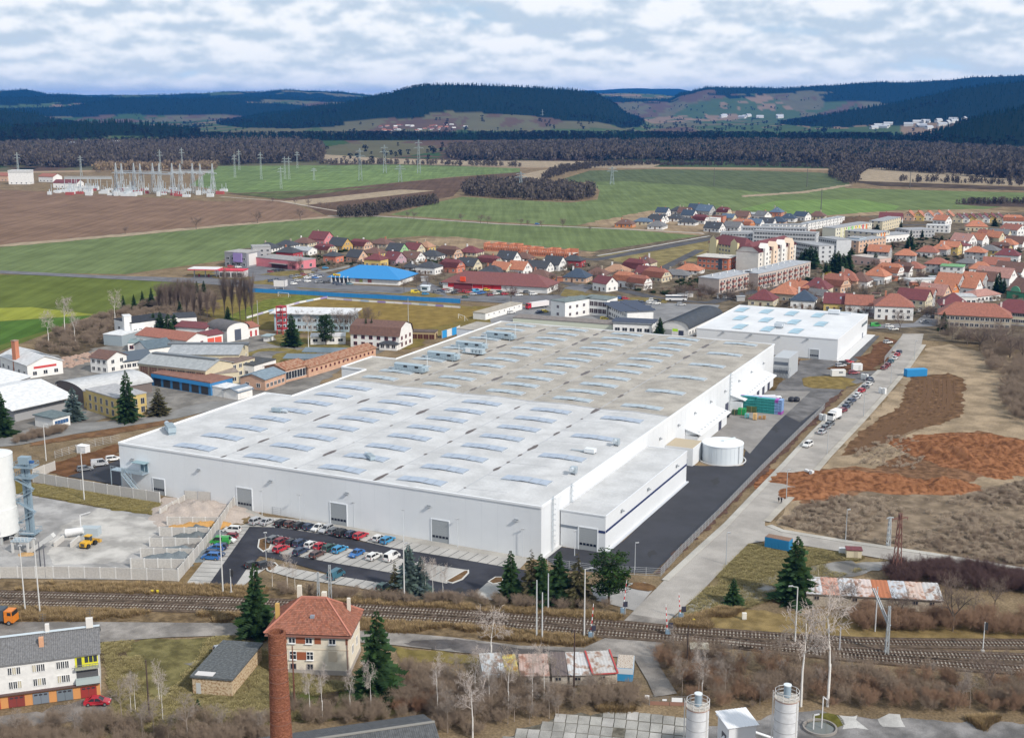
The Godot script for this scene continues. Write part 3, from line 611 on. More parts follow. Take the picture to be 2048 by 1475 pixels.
func build_warehouse() -> void:
	var white := mat(0.715,0.737,0.76,0.55,0,mottle(0.90,21,0.004),60.0)
	var membrane := mat(0.55,0.555,0.56,0.92,0,mottle(0.83,22,0.006),40.0,mottle(0.92,23,0.02),9.0)
	var old_roof := mat(0.45,0.42,0.375,0.9,0,mottle(0.72,24,0.006),43.0,mottle(0.82,25,0.02),8.0)
	var w := thing("warehouse","huge white flat roofed warehouse with rows of skylights behind the full car park","warehouse",-107.693,-329.936,-25.66)
	var b := MB.new()
	var outline := PackedVector2Array([Vector2(0,0),Vector2(127,0),Vector2(127,-216.5),Vector2(10.3,-216.5),Vector2(10.3,-130),Vector2(0.2,-130),Vector2(0.2,-110),Vector2(10.3,-110),Vector2(10.3,-66),Vector2(0,-66)])
	b.prism(outline,0,12.75,false)
	part(w,"wall",b.mesh(),white)
	b = MB.new()
	for i in outline.size():
		var p := outline[i]; var q := outline[(i + 1) % outline.size()]
		b.bar(V3(p.x,12.95,p.y),V3(q.x,12.95,q.y),0.22,0.26)
	part(w,"parapet",b.mesh(),mat(0.72,0.735,0.75,0.5))
	b = MB.new()
	for i in 30:
		b.box(4.23 * i + 1.5,4.23 * i + 1.54,0.4,12.7,0.0,0.012)
	for i in 51:
		b.box(127.0,127.012,0.4,12.7,-4.23 * i - 1.54,-4.23 * i - 1.5)
	part(w,"panel_joint",b.mesh(),mat(0.55,0.57,0.6))
	b = MB.new()
	var bays := [10.5,34.0,57.4,81.0,104.0,126.9]
	bay_roof(b,-0.1,10.5,0.1,65.9,12.8,0.05)
	for i in 5: bay_roof(b,bays[i],bays[i + 1],0.1,93.0,12.8)
	part(w,"front_roof",b.mesh(),membrane)
	b = MB.new()
	for i in 5: bay_roof(b,bays[i],bays[i + 1],93.0,216.4,12.8)
	bay_roof(b,0.3,10.5,110.0,130.0,12.8,0.05)
	part(w,"rear_roof",b.mesh(),old_roof)
	b = MB.new()
	for i in 5:
		b.bar(V3(bays[i],12.84,-93.0),V3((bays[i] + bays[i + 1]) / 2,13.30,-93.0),0.25,0.08); b.bar(V3((bays[i] + bays[i + 1]) / 2,13.30,-93.0),V3(bays[i + 1],12.84,-93.0),0.25,0.08)
	for i in range(1,5):
		b.box(bays[i] - 0.14,bays[i] + 0.14,12.8,12.815,-216,-0.5)
	for k in 18:
		for i in 5: b.bar(V3(bays[i] + 0.3,12.83,-5.6 - k * 12.0),V3((bays[i] + bays[i + 1]) / 2,13.26,-5.6 - k * 12.0),0.05,0.02)
	part(w,"roof_seam",b.mesh(),mat(0.36,0.37,0.39))
	var dirt := mat(0.075,0.05,0.04,0.4)
	for i in 4:
		var d := 0.5
		while d < 214.0:
			var l := rng.randf_range(1.0,9.5) if rng.randf() < 0.5 else rng.randf_range(0.4,2.0)
			if l > 2.0 or rng.randf() < 0.5:
				b = MB.new()
				var p := PackedVector2Array()
				for k in 12:
					var t := TAU * k / 12
					p.append(Vector2(bays[i + 1] + sin(t) * (0.25 + l * 0.075) * rng.randf_range(0.5,1.2),-(d + l / 2) + cos(t) * l / 2))
				b.flat(p,12.87)
				if not p.is_empty(): part(w,"puddle",b.mesh(),dirt)
			d += l + rng.randf_range(2.0,13.0)
	var blue_pane := mat(0.34,0.395,0.475,0.5)
	var pale_pane := mat(0.36,0.42,0.46,0.5)
	var d_at := [5.2,16.8,27.6,39.0,49.8,60.8,72.0,83.4,100.0,111.0,122.0,133.4,145.0,156.0,167.0,178.0,189.0,200.0,210.5]
	for k in d_at.size():
		for i in 5:
			if i == 4 and k % 2 == 0 and k < 8: continue
			if i == 4 and k >= 8 and k % 2 == 1: continue
			if i == 4 and k == 7: continue
			skylight(w,(bays[i] + bays[i + 1]) / 2,-d_at[k],13.15,12.4,3.8,0,5,blue_pane if k < 8 else pale_pane)
	skylight(w,(bays[4] + bays[5]) / 2,-83.0,13.15,12.4,3.8,0,5,blue_pane)
	roller_door(w,13.35,0.0,3.8,4.4)
	for s in [42.0,71.15,100.3]: roller_door(w,s,0.0,4.7,5.75)
	for s in [4.7,27.4,50.7,73.9,97.3,120.7]: wall_lamp(w,s,9.0,0.0)
	for d in [83.4,100.2,116.6,133.5,150.0,167.2,183.5,200.5]: wall_lamp(w,127.0,8.8,d,90)
	var steel := mat(0.36,0.44,0.50,0.5,0.3)
	b = MB.new()
	b.box(7.4,10.0,6.0,8.3,0.0,0.1)
	var ed := part(w,"upper_door",b.mesh(),mat(0.10,0.16,0.20,0.3))
	for i in 3: boxpart(ed,"frame",mat(0.45,0.55,0.6),V3(7.45 + i * 1.25,7.15,0.12),V3(0.12,2.3,0.1))
	boxpart(w,"canopy",mat(0.22,0.33,0.37,0.4),V3(8.2,8.75,1.1),V3(4.6,0.14,2.2))
	b = MB.new()
	b.box(-1.2,10.2,5.75,5.95,0.15,2.6)
	for x in [-1.1,2.6,6.0]: b.bar(V3(x,0,2.5),V3(x,5.75,2.5),0.09)
	for i in 12: b.bar(V3(-1.2 + i * 1.036,5.95,2.55),V3(-1.2 + i * 1.036,7.0,2.55),0.03)
	b.bar(V3(-1.2,7.0,2.55),V3(10.2,7.0,2.55),0.04); b.bar(V3(-1.2,6.5,2.55),V3(10.2,6.5,2.55),0.03)
	b.obox(V3(6.5,6.3,2.62),V3(3.7,0.5,0.02))
	for i in 16: b.box(4.0 + i * 0.36,4.4 + i * 0.36,5.6 - i * 0.36,5.66 - i * 0.36,2.7,4.0)
	for z in [2.7,4.0]:
		b.bar(V3(4.0,5.6,z),V3(9.9,0.1,z),0.14,0.06); b.bar(V3(4.0,6.7,z),V3(9.9,1.2,z),0.04); b.bar(V3(4.0,5.6,z),V3(4.0,6.7,z),0.04); b.bar(V3(9.9,0.1,z),V3(9.9,1.2,z),0.04); b.bar(V3(7,2.8,z),V3(7,3.9,z),0.03)
	part(w,"outside_stair",b.mesh(),steel)
	for d in [5.8,17.0,155.5]:
		b = MB.new()
		for z in [-0.3,0.3]: b.bar(V3(127.35,0.2,-d + z),V3(127.35,14.0,-d + z),0.05)
		for i in 38: b.bar(V3(127.35,0.5 + i * 0.35,-d - 0.3),V3(127.35,0.5 + i * 0.35,-d + 0.3),0.025)
		for i in 9:
			for k in 5:
				var t0 := PI * k / 5 - PI / 2; var t1 := PI * (k + 1) / 5 - PI / 2
				b.bar(V3(127.35 + cos(t0) * 0.75,3.0 + i * 1.3,-d + sin(t0) * 0.45),V3(127.35 + cos(t1) * 0.75,3.0 + i * 1.3,-d + sin(t1) * 0.45),0.03)
		part(w,"ladder",b.mesh(),mat(0.48,0.53,0.57,0.5,0.4))
	for q in [[107.5,139.5],[157.5,201.0]]:
		b = MB.new()
		b.box(127.05,131.0,0,3.7,-q[1],-q[0])
		part(w,"dock_wall",b.mesh(),white)
		b = MB.new()
		b.quad(V3(127.02,5.9,-q[0] + 0.3),V3(127.02,5.9,-q[1] - 0.3),V3(132.2,4.4,-q[1] - 0.3),V3(132.2,4.4,-q[0] + 0.3))
		b.quad(V3(132.2,4.15,-q[0] + 0.3),V3(132.2,4.15,-q[1] - 0.3),V3(127.02,5.65,-q[1] - 0.3),V3(127.02,5.65,-q[0] + 0.3))
		b.quad(V3(132.2,4.15,-q[0] + 0.3),V3(132.2,4.4,-q[0] + 0.3),V3(132.2,4.4,-q[1] - 0.3),V3(132.2,4.15,-q[1] - 0.3))
		b.quad(V3(127.02,5.65,-q[0] + 0.3),V3(127.02,5.9,-q[0] + 0.3),V3(132.2,4.4,-q[0] + 0.3),V3(132.2,4.15,-q[0] + 0.3))
		b.tri(V3(127.1,3.7,-q[0] - 0.02),V3(127.1,5.7,-q[0] - 0.02),V3(131,4.4,-q[0] - 0.02))
		part(w,"dock_roof",b.mesh(),mat(0.68,0.70,0.72,0.5))
		for i in int((q[1] - q[0]) / 3.2):
			boxpart(w,"snow_guard",mat(0.35,0.37,0.4),V3(130.6,4.95,-q[0] - 1.6 - i * 3.2),V3(1.2,0.18,0.1))
		for d in ([131.5] if q[0] < 120 else [166.0,179.0,186.5,194.0]):
			var dd := boxpart(w,"dock_door",mat(0.05,0.055,0.09,0.5),V3(131.05,1.7,-d),V3(0.12,3.3,3.0))
			boxpart(dd,"frame",mat(0.33,0.34,0.37),V3(0,1.75,0),V3(0.3,0.25,3.5))
	boxpart(w,"dock_door",mat(0.05,0.055,0.09,0.5),V3(127.1,2.0,-153.0),V3(0.15,3.8,3.4))
	b = MB.new()
	b.box(126.9,133.0,0.0,8.0,-232,-216.6)
	part(w,"office_wall",b.mesh(),mat(0.40,0.42,0.44,0.6))
	for k in 2: boxpart(w,"window_band",mat(0.10,0.12,0.15,0.25),V3(130,2.6 + k * 3.2,-216.55),V3(5.4,1.2,0.1))
	b = MB.new()
	for i in 14:
		b.bar(V3(127.4 + i * 0.5,0.3,-216.3),V3(127.4 + (i * 5 % 14) * 0.5,4.5,-216.3),0.04)
	part(w,"mural",b.mesh(),mat(0.18,0.20,0.23))
	var a := thing("annex_hall","low white hall with a dark blue window band in front of the warehouse corner","hall",-107.693,-329.936,-25.66)
	b = MB.new()
	b.box(127.3,138.8,0,9.1,-72.2,-10.6)
	part(a,"wall",b.mesh(),white)
	b = MB.new()
	b.quad(V3(127.45,9.12,-10.75),V3(127.45,9.12,-72),V3(138.65,9.22,-72),V3(138.65,9.22,-10.75))
	part(a,"roof",b.mesh(),membrane)
	b = MB.new()
	for q in [[127.3,10.6,138.8,10.6],[138.8,10.6,138.8,72.2],[138.8,72.2,127.3,72.2]]: b.bar(V3(q[0],9.2,-q[1]),V3(q[2],9.2,-q[3]),0.14,0.16)
	for i in 6: b.box(127.5,138.6,9.13,9.24,-20.0 - i * 9.0,-19.94 - i * 9.0)
	part(a,"parapet",b.mesh(),mat(0.66,0.68,0.70,0.5))
	var glass := mat(0.03,0.045,0.13,0.15)
	boxpart(a,"window_band",glass,V3(138.82,5.35,-41.4),V3(0.1,0.62,61.4))
	boxpart(a,"window_band",mat(0.16,0.19,0.23,0.2),V3(129.5,5.3,-10.58),V3(4.3,0.62,0.1))
	boxpart(a,"window_band",glass,V3(137.9,5.25,-10.58),V3(1.7,0.62,0.1))
	roller_door(a,134.4,10.58,4.6,5.6)
	boxpart(a,"plinth",mat(0.5,0.52,0.56),V3(139.1,0.25,-41.5),V3(0.7,0.3,62.5))
	boxpart(a,"plinth",mat(0.5,0.5,0.5),V3(127.4,0.25,-5.0),V3(0.8,0.3,10.5))
	for d in [21.0,40.0,63.0]: wall_lamp(a,138.82,7.6,d,90)
	var ph := thing("pump_house","small white box house between the low hall and the round tank","pump house",-107.693,-329.936,-25.66)
	b = MB.new()
	b.box(127.1,135.6,0,5.4,-97.6,-88.2)
	part(ph,"wall",b.mesh(),white)
	boxpart(ph,"roof",mat(0.42,0.36,0.27,0.9),V3(131.3,5.43,-92.9),V3(8.2,0.1,9.0))
	boxpart(ph,"door",mat(0.5,0.53,0.57),V3(133.6,1.1,-88.15),V3(1.1,2.2,0.1))
	var tk := thing("water_tank","round white water tank with flat lid beside the dark asphalt drive","tank",62.6,-357.6,-25.66)
	b = MB.new()
	b.lathe([Vector2(6.0,0),Vector2(6.0,5.3),Vector2(6.15,5.3),Vector2(6.15,5.5)],48)
	for i in 28: b.bar(V3(cos(TAU * i / 28) * 6.01,0,sin(TAU * i / 28) * 6.01),V3(cos(TAU * i / 28) * 6.01,5.3,sin(TAU * i / 28) * 6.01),0.025)
	part(tk,"shell",b.mesh(),mat(0.60,0.65,0.69,0.5))
	b = MB.new()
	b.lathe([Vector2(6.15,5.5),Vector2(0.01,5.85)],48)
	part(tk,"lid",b.mesh(),mat(0.70,0.715,0.73,0.5))
	b = MB.new()
	b.bar(V3(0,5.9,0),V3(2,5.75,-5.6),0.25,0.12); b.box(-0.4,0.4,5.8,6.1,-0.4,0.4)
	part(tk,"hatch",b.mesh(),mat(0.55,0.62,0.66))
	b = MB.new()
	for z in [-0.25,0.25]: b.bar(V3(5.6,0,2.4 + z),V3(5.6,5.4,2.4 + z),0.04)
	for i in 14: b.bar(V3(5.6,0.4 + i * 0.37,2.15),V3(5.6,0.4 + i * 0.37,2.65),0.03)
	part(tk,"ladder",b.mesh(),mat(0.3,0.32,0.34))
	b = MB.new()
	b.lathe([Vector2(7.0,0),Vector2(7.0,0.35),Vector2(6.7,0.35),Vector2(6.7,0)],36)
	part(tk,"kerb",b.mesh(),mat(0.55,0.55,0.55))
	var v := thing("warehouse","smaller white warehouse with slanting rows of blue skylights behind the long one","warehouse",-107.693,-329.936,-25.66)
	b = MB.new()
	b.box(83.2,143,0,8.9,-325.5,-258.3)
	part(v,"wall",b.mesh(),white)
	b = MB.new()
	bay_roof(b,83.3,113.0,258.4,325.4,8.92,0.3); bay_roof(b,113.0,142.9,258.4,325.4,8.92,0.3)
	part(v,"roof",b.mesh(),mat(0.64,0.65,0.665,0.6,0,mottle(0.88,22,0.006),55.0))
	b = MB.new()
	for q in [[83.2,258.3,143,258.3],[143,258.3,143,325.5],[83.2,258.3,83.2,325.5],[83.2,325.5,143,325.5]]: b.bar(V3(q[0],9.0,-q[1]),V3(q[2],9.0,-q[3]),0.16,0.2)
	part(v,"parapet",b.mesh(),mat(0.72,0.735,0.75,0.5))
	for q in [[88.2,312],[99.6,312],[111.4,312],[123.4,312],[93.6,290],[105.2,290],[117.6,290],[129.4,290],[99.4,268.5],[111.6,268.5],[123.5,268.5]]: skylight(v,q[0],-q[1],9.2,12.0,4.4,90,5,mat(0.30,0.46,0.55,0.35))
	roller_door(v,133.7,258.3,3.7,4.0)
	for s in [94.9,106.9,118.8,130.6]: wall_lamp(v,s,8.2,258.28)
	boxpart(v,"window_band",mat(0.12,0.15,0.18,0.2),V3(143.02,6.0,-317.6),V3(0.1,1.3,13.0))
	boxpart(v,"door",mat(0.14,0.16,0.2),V3(143.02,1.2,-314.3),V3(0.1,2.4,2.2))
	boxpart(v,"plinth",mat(0.55,0.55,0.55),V3(145.2,0.15,-290),V3(4.0,0.3,66))
	boxpart(v,"plinth",mat(0.25,0.27,0.3),V3(108,0.2,-258.22),V3(50,0.4,0.1))
	var lw := thing("lean_to","flat white roof against the left side of the long warehouse","lean-to",-107.693,-329.936,-25.66)
	b = MB.new()
	b.box(-6.0,10.1,0,5.4,-183,-152)
	part(lw,"wall",b.mesh(),mat(0.56,0.58,0.6))
	boxpart(lw,"roof",mat(0.76,0.77,0.78,0.6),V3(2.0,5.5,-167.5),V3(16.6,0.2,31.5))
	var ls := thing("lean_to","tan roofed strip wing at the far left corner of the long warehouse","lean-to",-107.693,-329.936,-25.66)
	b = MB.new()
	b.box(-1.0,10.1,0,12.0,-216,-198)
	part(ls,"wall",b.mesh(),mat(0.58,0.60,0.63))
	boxpart(ls,"roof",old_roof,V3(4.6,12.1,-207),V3(11.4,0.2,18.2))
	var hv := thing("ventilation_unit","long grey ventilation unit, nearest of four in a row on the rear roof","ventilation unit",-35.2,-421.7,-25.66,"ventilation units in a row on the rear roof",13.2)
	var hm := mat(0.34,0.42,0.47,0.55,0.2)
	b = MB.new()
	b.box(-5.5,5.5,0.5,2.3,-1.5,1.5); b.box(5.5,6.6,0.5,1.6,-1.2,1.2)
	b.quad(V3(-5.6,2.32,1.6),V3(-5.6,2.7,0),V3(5.6,2.7,0),V3(5.6,2.32,1.6)); b.quad(V3(5.6,2.32,-1.6),V3(5.6,2.7,0),V3(-5.6,2.7,0),V3(-5.6,2.32,-1.6))
	part(hv,"casing",b.mesh(),hm)
	b = MB.new()
	for i in 12:
		b.bar(V3(-6 + i * 1.1,0,2.0),V3(-6 + i * 1.1,1.4,2.0),0.04)
		b.box(-5.4 + i * 0.92,-5.36 + i * 0.92,0.6,2.2,1.5,1.56)
	b.bar(V3(-6,1.4,2.0),V3(6.1,1.4,2.0),0.04); b.bar(V3(-6,0.8,2.0),V3(6.1,0.8,2.0),0.04)
	b.box(-6.2,6.6,0.3,0.42,-2.1,2.1)
	for x in [-5,0,5]: b.box(x - 0.1,x + 0.1,-0.3,0.3,-2,2)
	part(hv,"frame",b.mesh(),mat(0.45,0.52,0.56,0.5,0.4))
	for x in [-1.0,3.4]: boxpart(hv,"grille",mat(0.03,0.035,0.04),V3(x,1.75,1.55),V3(1.4,0.7,0.1))
	boxpart(hv,"duct",mat(0.5,0.56,0.6,0.4,0.4),V3(-7.2,0.4,0),V3(2.4,0.35,0.8))
	b = MB.new()
	b.bar(V3(5.9,0,-1.6),V3(5.9,5.6,-1.6),0.07)
	part(hv,"vent_pipe",b.mesh(),mat(0.6,0.65,0.68))
	again(hv,"long grey ventilation unit, second from the front on the rear roof",-25.1,-442.1,-25.66,"",1.0,13.2)
	again(hv,"long grey ventilation unit, third from the front on the rear roof",-15.6,-461.6,-25.66,"",1.0,13.2)
	again(hv,"long grey ventilation unit, farthest of four in a row on the rear roof",-4.7,-481.7,-25.66,"",1.0,13.2)
	var ch := thing("chiller","grey chiller frame with white panel between two ventilation units","chiller",-14,-452.1,-25.66,"",13.2)
	b = MB.new()
	for i in 6: b.box(-4 + i * 1.4,-3 + i * 1.4,0.4,1.8,-1.3,1.3)
	b.box(-4.4,4.4,0.2,0.4,-1.8,1.8)
	part(ch,"casing",b.mesh(),mat(0.42,0.49,0.53,0.5,0.3))
	boxpart(ch,"panel",mat(0.7,0.7,0.7),V3(-1.9,1.2,1.36),V3(2.0,1.4,0.1))
	for q in [["shiny ventilation unit near the front left corner of the long warehouse roof",-96.6,-341.4,1.0,115.0],["square ventilation unit amid ladders over a skylight of the front roof",-37,-313.8,0.62,115.0],["small white ventilation unit beside a skylight at the left of the front roof",-70,-363.3,0.6,-25.66]]:
		var u := thing("rooftop_unit",q[0],"ventilation unit",q[1],q[2],q[4],"",13.2)
		b = MB.new()
		b.box(-3.6,2.0,0.4,2.0,-1.1,1.1)
		for x in [-3,0,3.4]: b.box(x - 0.08,x + 0.08,-0.4,0.4,-1,1)
		part(u,"casing",b.mesh(),hm)
		b = MB.new()
		b.tube(V3(2.0,1.2,0),V3(5.4,1.0,0),0.85,0.75,12)
		part(u,"duct",b.mesh(),mat(0.62,0.68,0.72,0.35,0.6))
		b = MB.new()
		for i in 7: b.bar(V3(-3.6 + i,2.0,-1),V3(-3.6 + i,2.0,1),0.05)
		part(u,"grille",b.mesh(),mat(0.12,0.14,0.16))
		u.scale = Vector3.ONE * q[3]
	for q in [["small fan box at the right edge of the front roof, the rear one of two",28.4,-327.3],["small fan box at the right edge of the front roof, the one nearest the ladder",15.5,-300.9]]:
		var u := thing("fan_box",q[0],"fan",q[1],q[2],64.0,"",13.0)
		boxpart(u,"casing",mat(0.42,0.48,0.52,0.4,0.4),V3(0,1.2,0),V3(1.4,1.5,1.6))
		b = MB.new()
		b.tube(V3(-0.6,1.5,0),V3(-2.0,1.6,0),0.45,0.55,10)
		part(u,"duct",b.mesh(),mat(0.7,0.75,0.78,0.3,0.6))
		for z in [-0.6,0.6]: boxpart(u,"leg",mat(0.3,0.33,0.36),V3(0,0.25,z),V3(1.2,0.6,0.1))
	var ac := thing("rooftop_unit","low box unit with long duct in the middle of the right front bay","ventilation unit",20.8,-319.5,-25.66,"",13.0)
	boxpart(ac,"casing",mat(0.66,0.69,0.71,0.5),V3(0,0.9,0),V3(2.8,1.0,1.8))
	boxpart(ac,"duct",mat(0.55,0.6,0.63,0.4,0.5),V3(-3.4,0.5,0),V3(4.2,0.3,0.5))
	for z in [-0.7,0.7]: boxpart(ac,"leg",mat(0.3,0.33,0.36),V3(0.3,0.2,z),V3(2.0,0.5,0.1))
	var bu := thing("rooftop_unit","white boxy unit near the middle of the smaller warehouse roof","ventilation unit",114.3,-526.7,-25.66,"",9.2)
	boxpart(bu,"casing",mat(0.5,0.54,0.58),V3(0,1.4,0),V3(3.4,1.4,3.0))
	boxpart(bu,"duct",mat(0.6,0.65,0.68,0.4,0.5),V3(1.0,2.3,0),V3(4.5,0.6,0.9))
	for z in [-1.2,1.2]: boxpart(bu,"leg",mat(0.3,0.33,0.36),V3(0,0.3,z),V3(3.2,0.9,0.12))
	var bv := thing("rooftop_unit","white ducts at the far edge of the smaller warehouse roof","ventilation unit",146.5,-560.9,-25.66,"",9.2)
	boxpart(bv,"casing",mat(0.6,0.63,0.66),V3(0,1.3,0),V3(5,1.6,2.4))
	boxpart(bv,"duct",mat(0.62,0.66,0.7,0.4,0.4),V3(5,1.1,0),V3(5.5,0.7,0.8))
	boxpart(bv,"leg",mat(0.3,0.33,0.36),V3(0,0.2,0),V3(4.6,0.6,2.0))
var wall_tones := {"white": Color(0.77,0.76,0.74),"cream": Color(0.60,0.53,0.38),"beige": Color(0.42,0.36,0.28),"yellow": Color(0.62,0.46,0.16),"ochre": Color(0.52,0.33,0.10),"peach": Color(0.60,0.40,0.28),"pink": Color(0.60,0.22,0.24),"coral": Color(0.58,0.20,0.13),"red": Color(0.36,0.05,0.06),"orange": Color(0.58,0.22,0.07),"green": Color(0.30,0.52,0.25),"grey": Color(0.40,0.40,0.40),"mauve": Color(0.45,0.30,0.34),"brick": Color(0.48,0.19,0.11),"pale blue": Color(0.42,0.54,0.62)}
var roof_tones := {"dark grey": Color(0.055,0.06,0.07),"grey": Color(0.17,0.17,0.175),"pale grey": Color(0.40,0.42,0.44),"maroon": Color(0.17,0.045,0.05),"brown": Color(0.16,0.085,0.065),"orange": Color(0.47,0.185,0.105),"rust red": Color(0.33,0.125,0.085),"dark blue": Color(0.045,0.07,0.11),"blue": Color(0.10,0.15,0.22),"tan": Color(0.42,0.24,0.15),"pink": Color(0.42,0.22,0.18),"green": Color(0.16,0.36,0.16),"white": Color(0.65,0.65,0.64)}
const ORD := ["first","second","third","fourth","fifth","sixth","seventh","eighth","ninth","tenth","eleventh","twelfth","thirteenth","fourteenth","fifteenth","sixteenth","seventeenth","eighteenth","nineteenth","twentieth"]
const SHAPE := {"g": "gabled","h": "hipped","m": "half-hipped","f": "flat","p": "pyramid"}
func wallm(k: String) -> StandardMaterial3D:
	var c: Color = wall_tones[k]
	return mat(c.r,c.g,c.b,0.85,0,mottle(0.88,31,0.01),14.0)
func roofm(k: String) -> StandardMaterial3D:
	var c: Color = roof_tones[k]
	return mat(c.r,c.g,c.b,0.8,0,mottle(0.66,32,0.012),9.0)
func window_mesh(w: float,h: float,frame := Color(0.68,0.68,0.68),pane := Color(0.025,0.03,0.04)) -> ArrayMesh:
	var key := "win%s" % [[w,h,frame,pane]]
	if not meshes.has(key):
		var b := MB.new()
		var t := 0.09
		b.box(-w / 2,w / 2,-t,0,-0.02,0.10); b.box(-w / 2,w / 2,h,h + t,-0.02,0.07)
		b.box(-w / 2 - t,-w / 2,-t,h + t,-0.02,0.07); b.box(w / 2,w / 2 + t,-t,h + t,-0.02,0.07)
		b.box(-0.05,0.05,0,h,0.021,0.06)
		var m := b.mesh(mat(frame.r,frame.g,frame.b))
		b = MB.new()
		b.box(-w / 2,w / 2,0,h,-0.02,0.02)
		meshes[key] = b.mesh(mat(pane.r,pane.g,pane.b,0.2),m)
	return meshes[key]
func faces_camera(o: Node3D,n: Vector3) -> bool:
	var p := o.position
	return n.rotated(Vector3.UP,o.rotation.y).dot(V3(-p.x,0,-p.z).normalized()) > -0.12
func windows(o: Node3D,side: int,w: float,d: float,cols: int,floors: int,base: float,step: float,me: Mesh,wall_len := 0.0,skip := -1) -> void:
	var turn: float = [0.0,90.0,180.0,-90.0][side]
	var n := Vector3.BACK.rotated(Vector3.UP,deg_to_rad(turn))
	if not faces_camera(o,n): return
	var l := wall_len if wall_len > 0 else (w if side % 2 == 0 else d)
	var off := d / 2 if side % 2 == 0 else w / 2
	var u := n.cross(Vector3.UP) * -1.0
	for f in floors:
		for i in cols:
			if f == 0 and i == skip: continue
			part(o,"window",me,null,n * (off + 0.015) + u * (l * ((i + 0.5) / cols - 0.5)) + V3(0,base + f * step,0),turn)
func roof_shape(b: MB,w: float,d: float,e: float,r: float,kind: String,oh := 0.5) -> void:
	var x := w / 2 + oh; var z := d / 2 + oh; var y := e - oh * r / (d / 2)
	var t := 0.22
	var A := V3(-x,y,z); var B := V3(x,y,z); var C := V3(x,y,-z); var D := V3(-x,y,-z)
	var top := e + r
	match kind:
		"g":
			var P := V3(-x,top,0); var Q := V3(x,top,0)
			var up := V3(0,t,0)
			b.quad(A + up,P + up,Q + up,B + up); b.quad(C + up,Q + up,P + up,D + up)
			b.quad(A,B,Q,P); b.quad(C,D,P,Q)
			b.quad(A,A + up,B + up,B); b.quad(C,C + up,D + up,D)
			for s in [[B,Q,C],[D,P,A]]:
				b.quad(s[0],s[0] + up,s[1] + up,s[1]); b.quad(s[1],s[1] + up,s[2] + up,s[2])
			return
		"b":
			var pr := [Vector2(z,y),Vector2(z * 0.76,e + r * 0.62),Vector2(0,top),Vector2(-z * 0.76,e + r * 0.62),Vector2(-z,y)]
			for i in 4: b.quad(V3(-x,pr[i].y,pr[i].x),V3(-x,pr[i + 1].y,pr[i + 1].x),V3(x,pr[i + 1].y,pr[i + 1].x),V3(x,pr[i].y,pr[i].x))
			return
		"a":
			for i in 14:
				var t0 := PI * i / 14; var t1 := PI * (i + 1) / 14
				b.smooth(V3(-x,e + sin(t0) * r,cos(t0) * z),V3(-x,e + sin(t1) * r,cos(t1) * z),V3(x,e + sin(t1) * r,cos(t1) * z),V3(x,e + sin(t0) * r,cos(t0) * z),V3(0,sin(t0),cos(t0)),V3(0,sin(t1),cos(t1)),V3(0,sin(t1),cos(t1)),V3(0,sin(t0),cos(t0)))
			return
		"f":
			b.box(-x,x,e,e + maxf(r,0.3),-z,z)
			return
	var rl := maxf(w / 2 - d / 2 * 0.95,0.05) if kind != "p" else 0.05
	if kind == "m":
		rl = w / 2 + oh - 0.42 * d / 2
		var k := 0.58
		var P := V3(-rl,top,0); var Q := V3(rl,top,0)
		var hy := lerpf(y,top,k); var hz := z * (1 - k)
		var a2 := V3(-x,hy,hz); var d2 := V3(-x,hy,-hz); var b2 := V3(x,hy,hz); var c2 := V3(x,hy,-hz)
		b.quad(A,a2,b2,B); b.quad(a2,P,Q,b2); b.quad(C,c2,d2,D); b.quad(c2,Q,P,d2)
		b.tri(b2,Q,c2); b.tri(d2,P,a2)
		b.quad(A,B,b2,a2); b.quad(C,D,d2,c2)
	else:
		var P := V3(-rl,top,0); var Q := V3(rl,top,0)
		b.quad(A,P,Q,B); b.quad(C,Q,P,D); b.tri(B,Q,C); b.tri(D,P,A)
		b.quad(A,B,C,D)
	b.quad(A + V3(0,-t,0),A,B,B + V3(0,-t,0)); b.quad(B + V3(0,-t,0),B,C,C + V3(0,-t,0)); b.quad(D + V3(0,-t,0),D,A,A + V3(0,-t,0))
func gable_walls(b: MB,w: float,d: float,e: float,r: float,kind: String) -> void:
	b.box(-w / 2,w / 2,0,e,-d / 2,d / 2)
	if kind == "g":
		for s in [1,-1]:
			var a := V3(s * w / 2,e,s * d / 2); var c := V3(s * w / 2,e,-s * d / 2); var t := V3(s * w / 2,e + r,0)
			b.tri(a,t,c)
	elif kind == "b" or kind == "a":
		for s in [1,-1]:
			var p := [Vector2(-d / 2,e),Vector2(-d * 0.375,e + r * 0.6),Vector2(0,e + r * 0.97),Vector2(d * 0.375,e + r * 0.6),Vector2(d / 2,e)]
			if kind == "a":
				p = []
				for i in 13: p.append(Vector2(-cos(PI * i / 12) * d / 2,e + sin(PI * i / 12) * (r - 0.1)))
			for i in p.size() - 1:
				var m := V3(s * w / 2,e,0)
				b.tri(m,V3(s * w / 2,p[i].y,-p[i].x * s),V3(s * w / 2,p[i + 1].y,-p[i + 1].x * s)) if s < 0 else b.tri(m,V3(s * w / 2,p[i].y,-p[i].x),V3(s * w / 2,p[i + 1].y,-p[i + 1].x))
	elif kind == "m":
		for s in [1,-1]:
			b.quad(V3(s * w / 2,e,s * d / 2),V3(s * w / 2,e + r * 0.56,s * d * 0.22),V3(s * w / 2,e + r * 0.56,-s * d * 0.22),V3(s * w / 2,e,-s * d / 2))
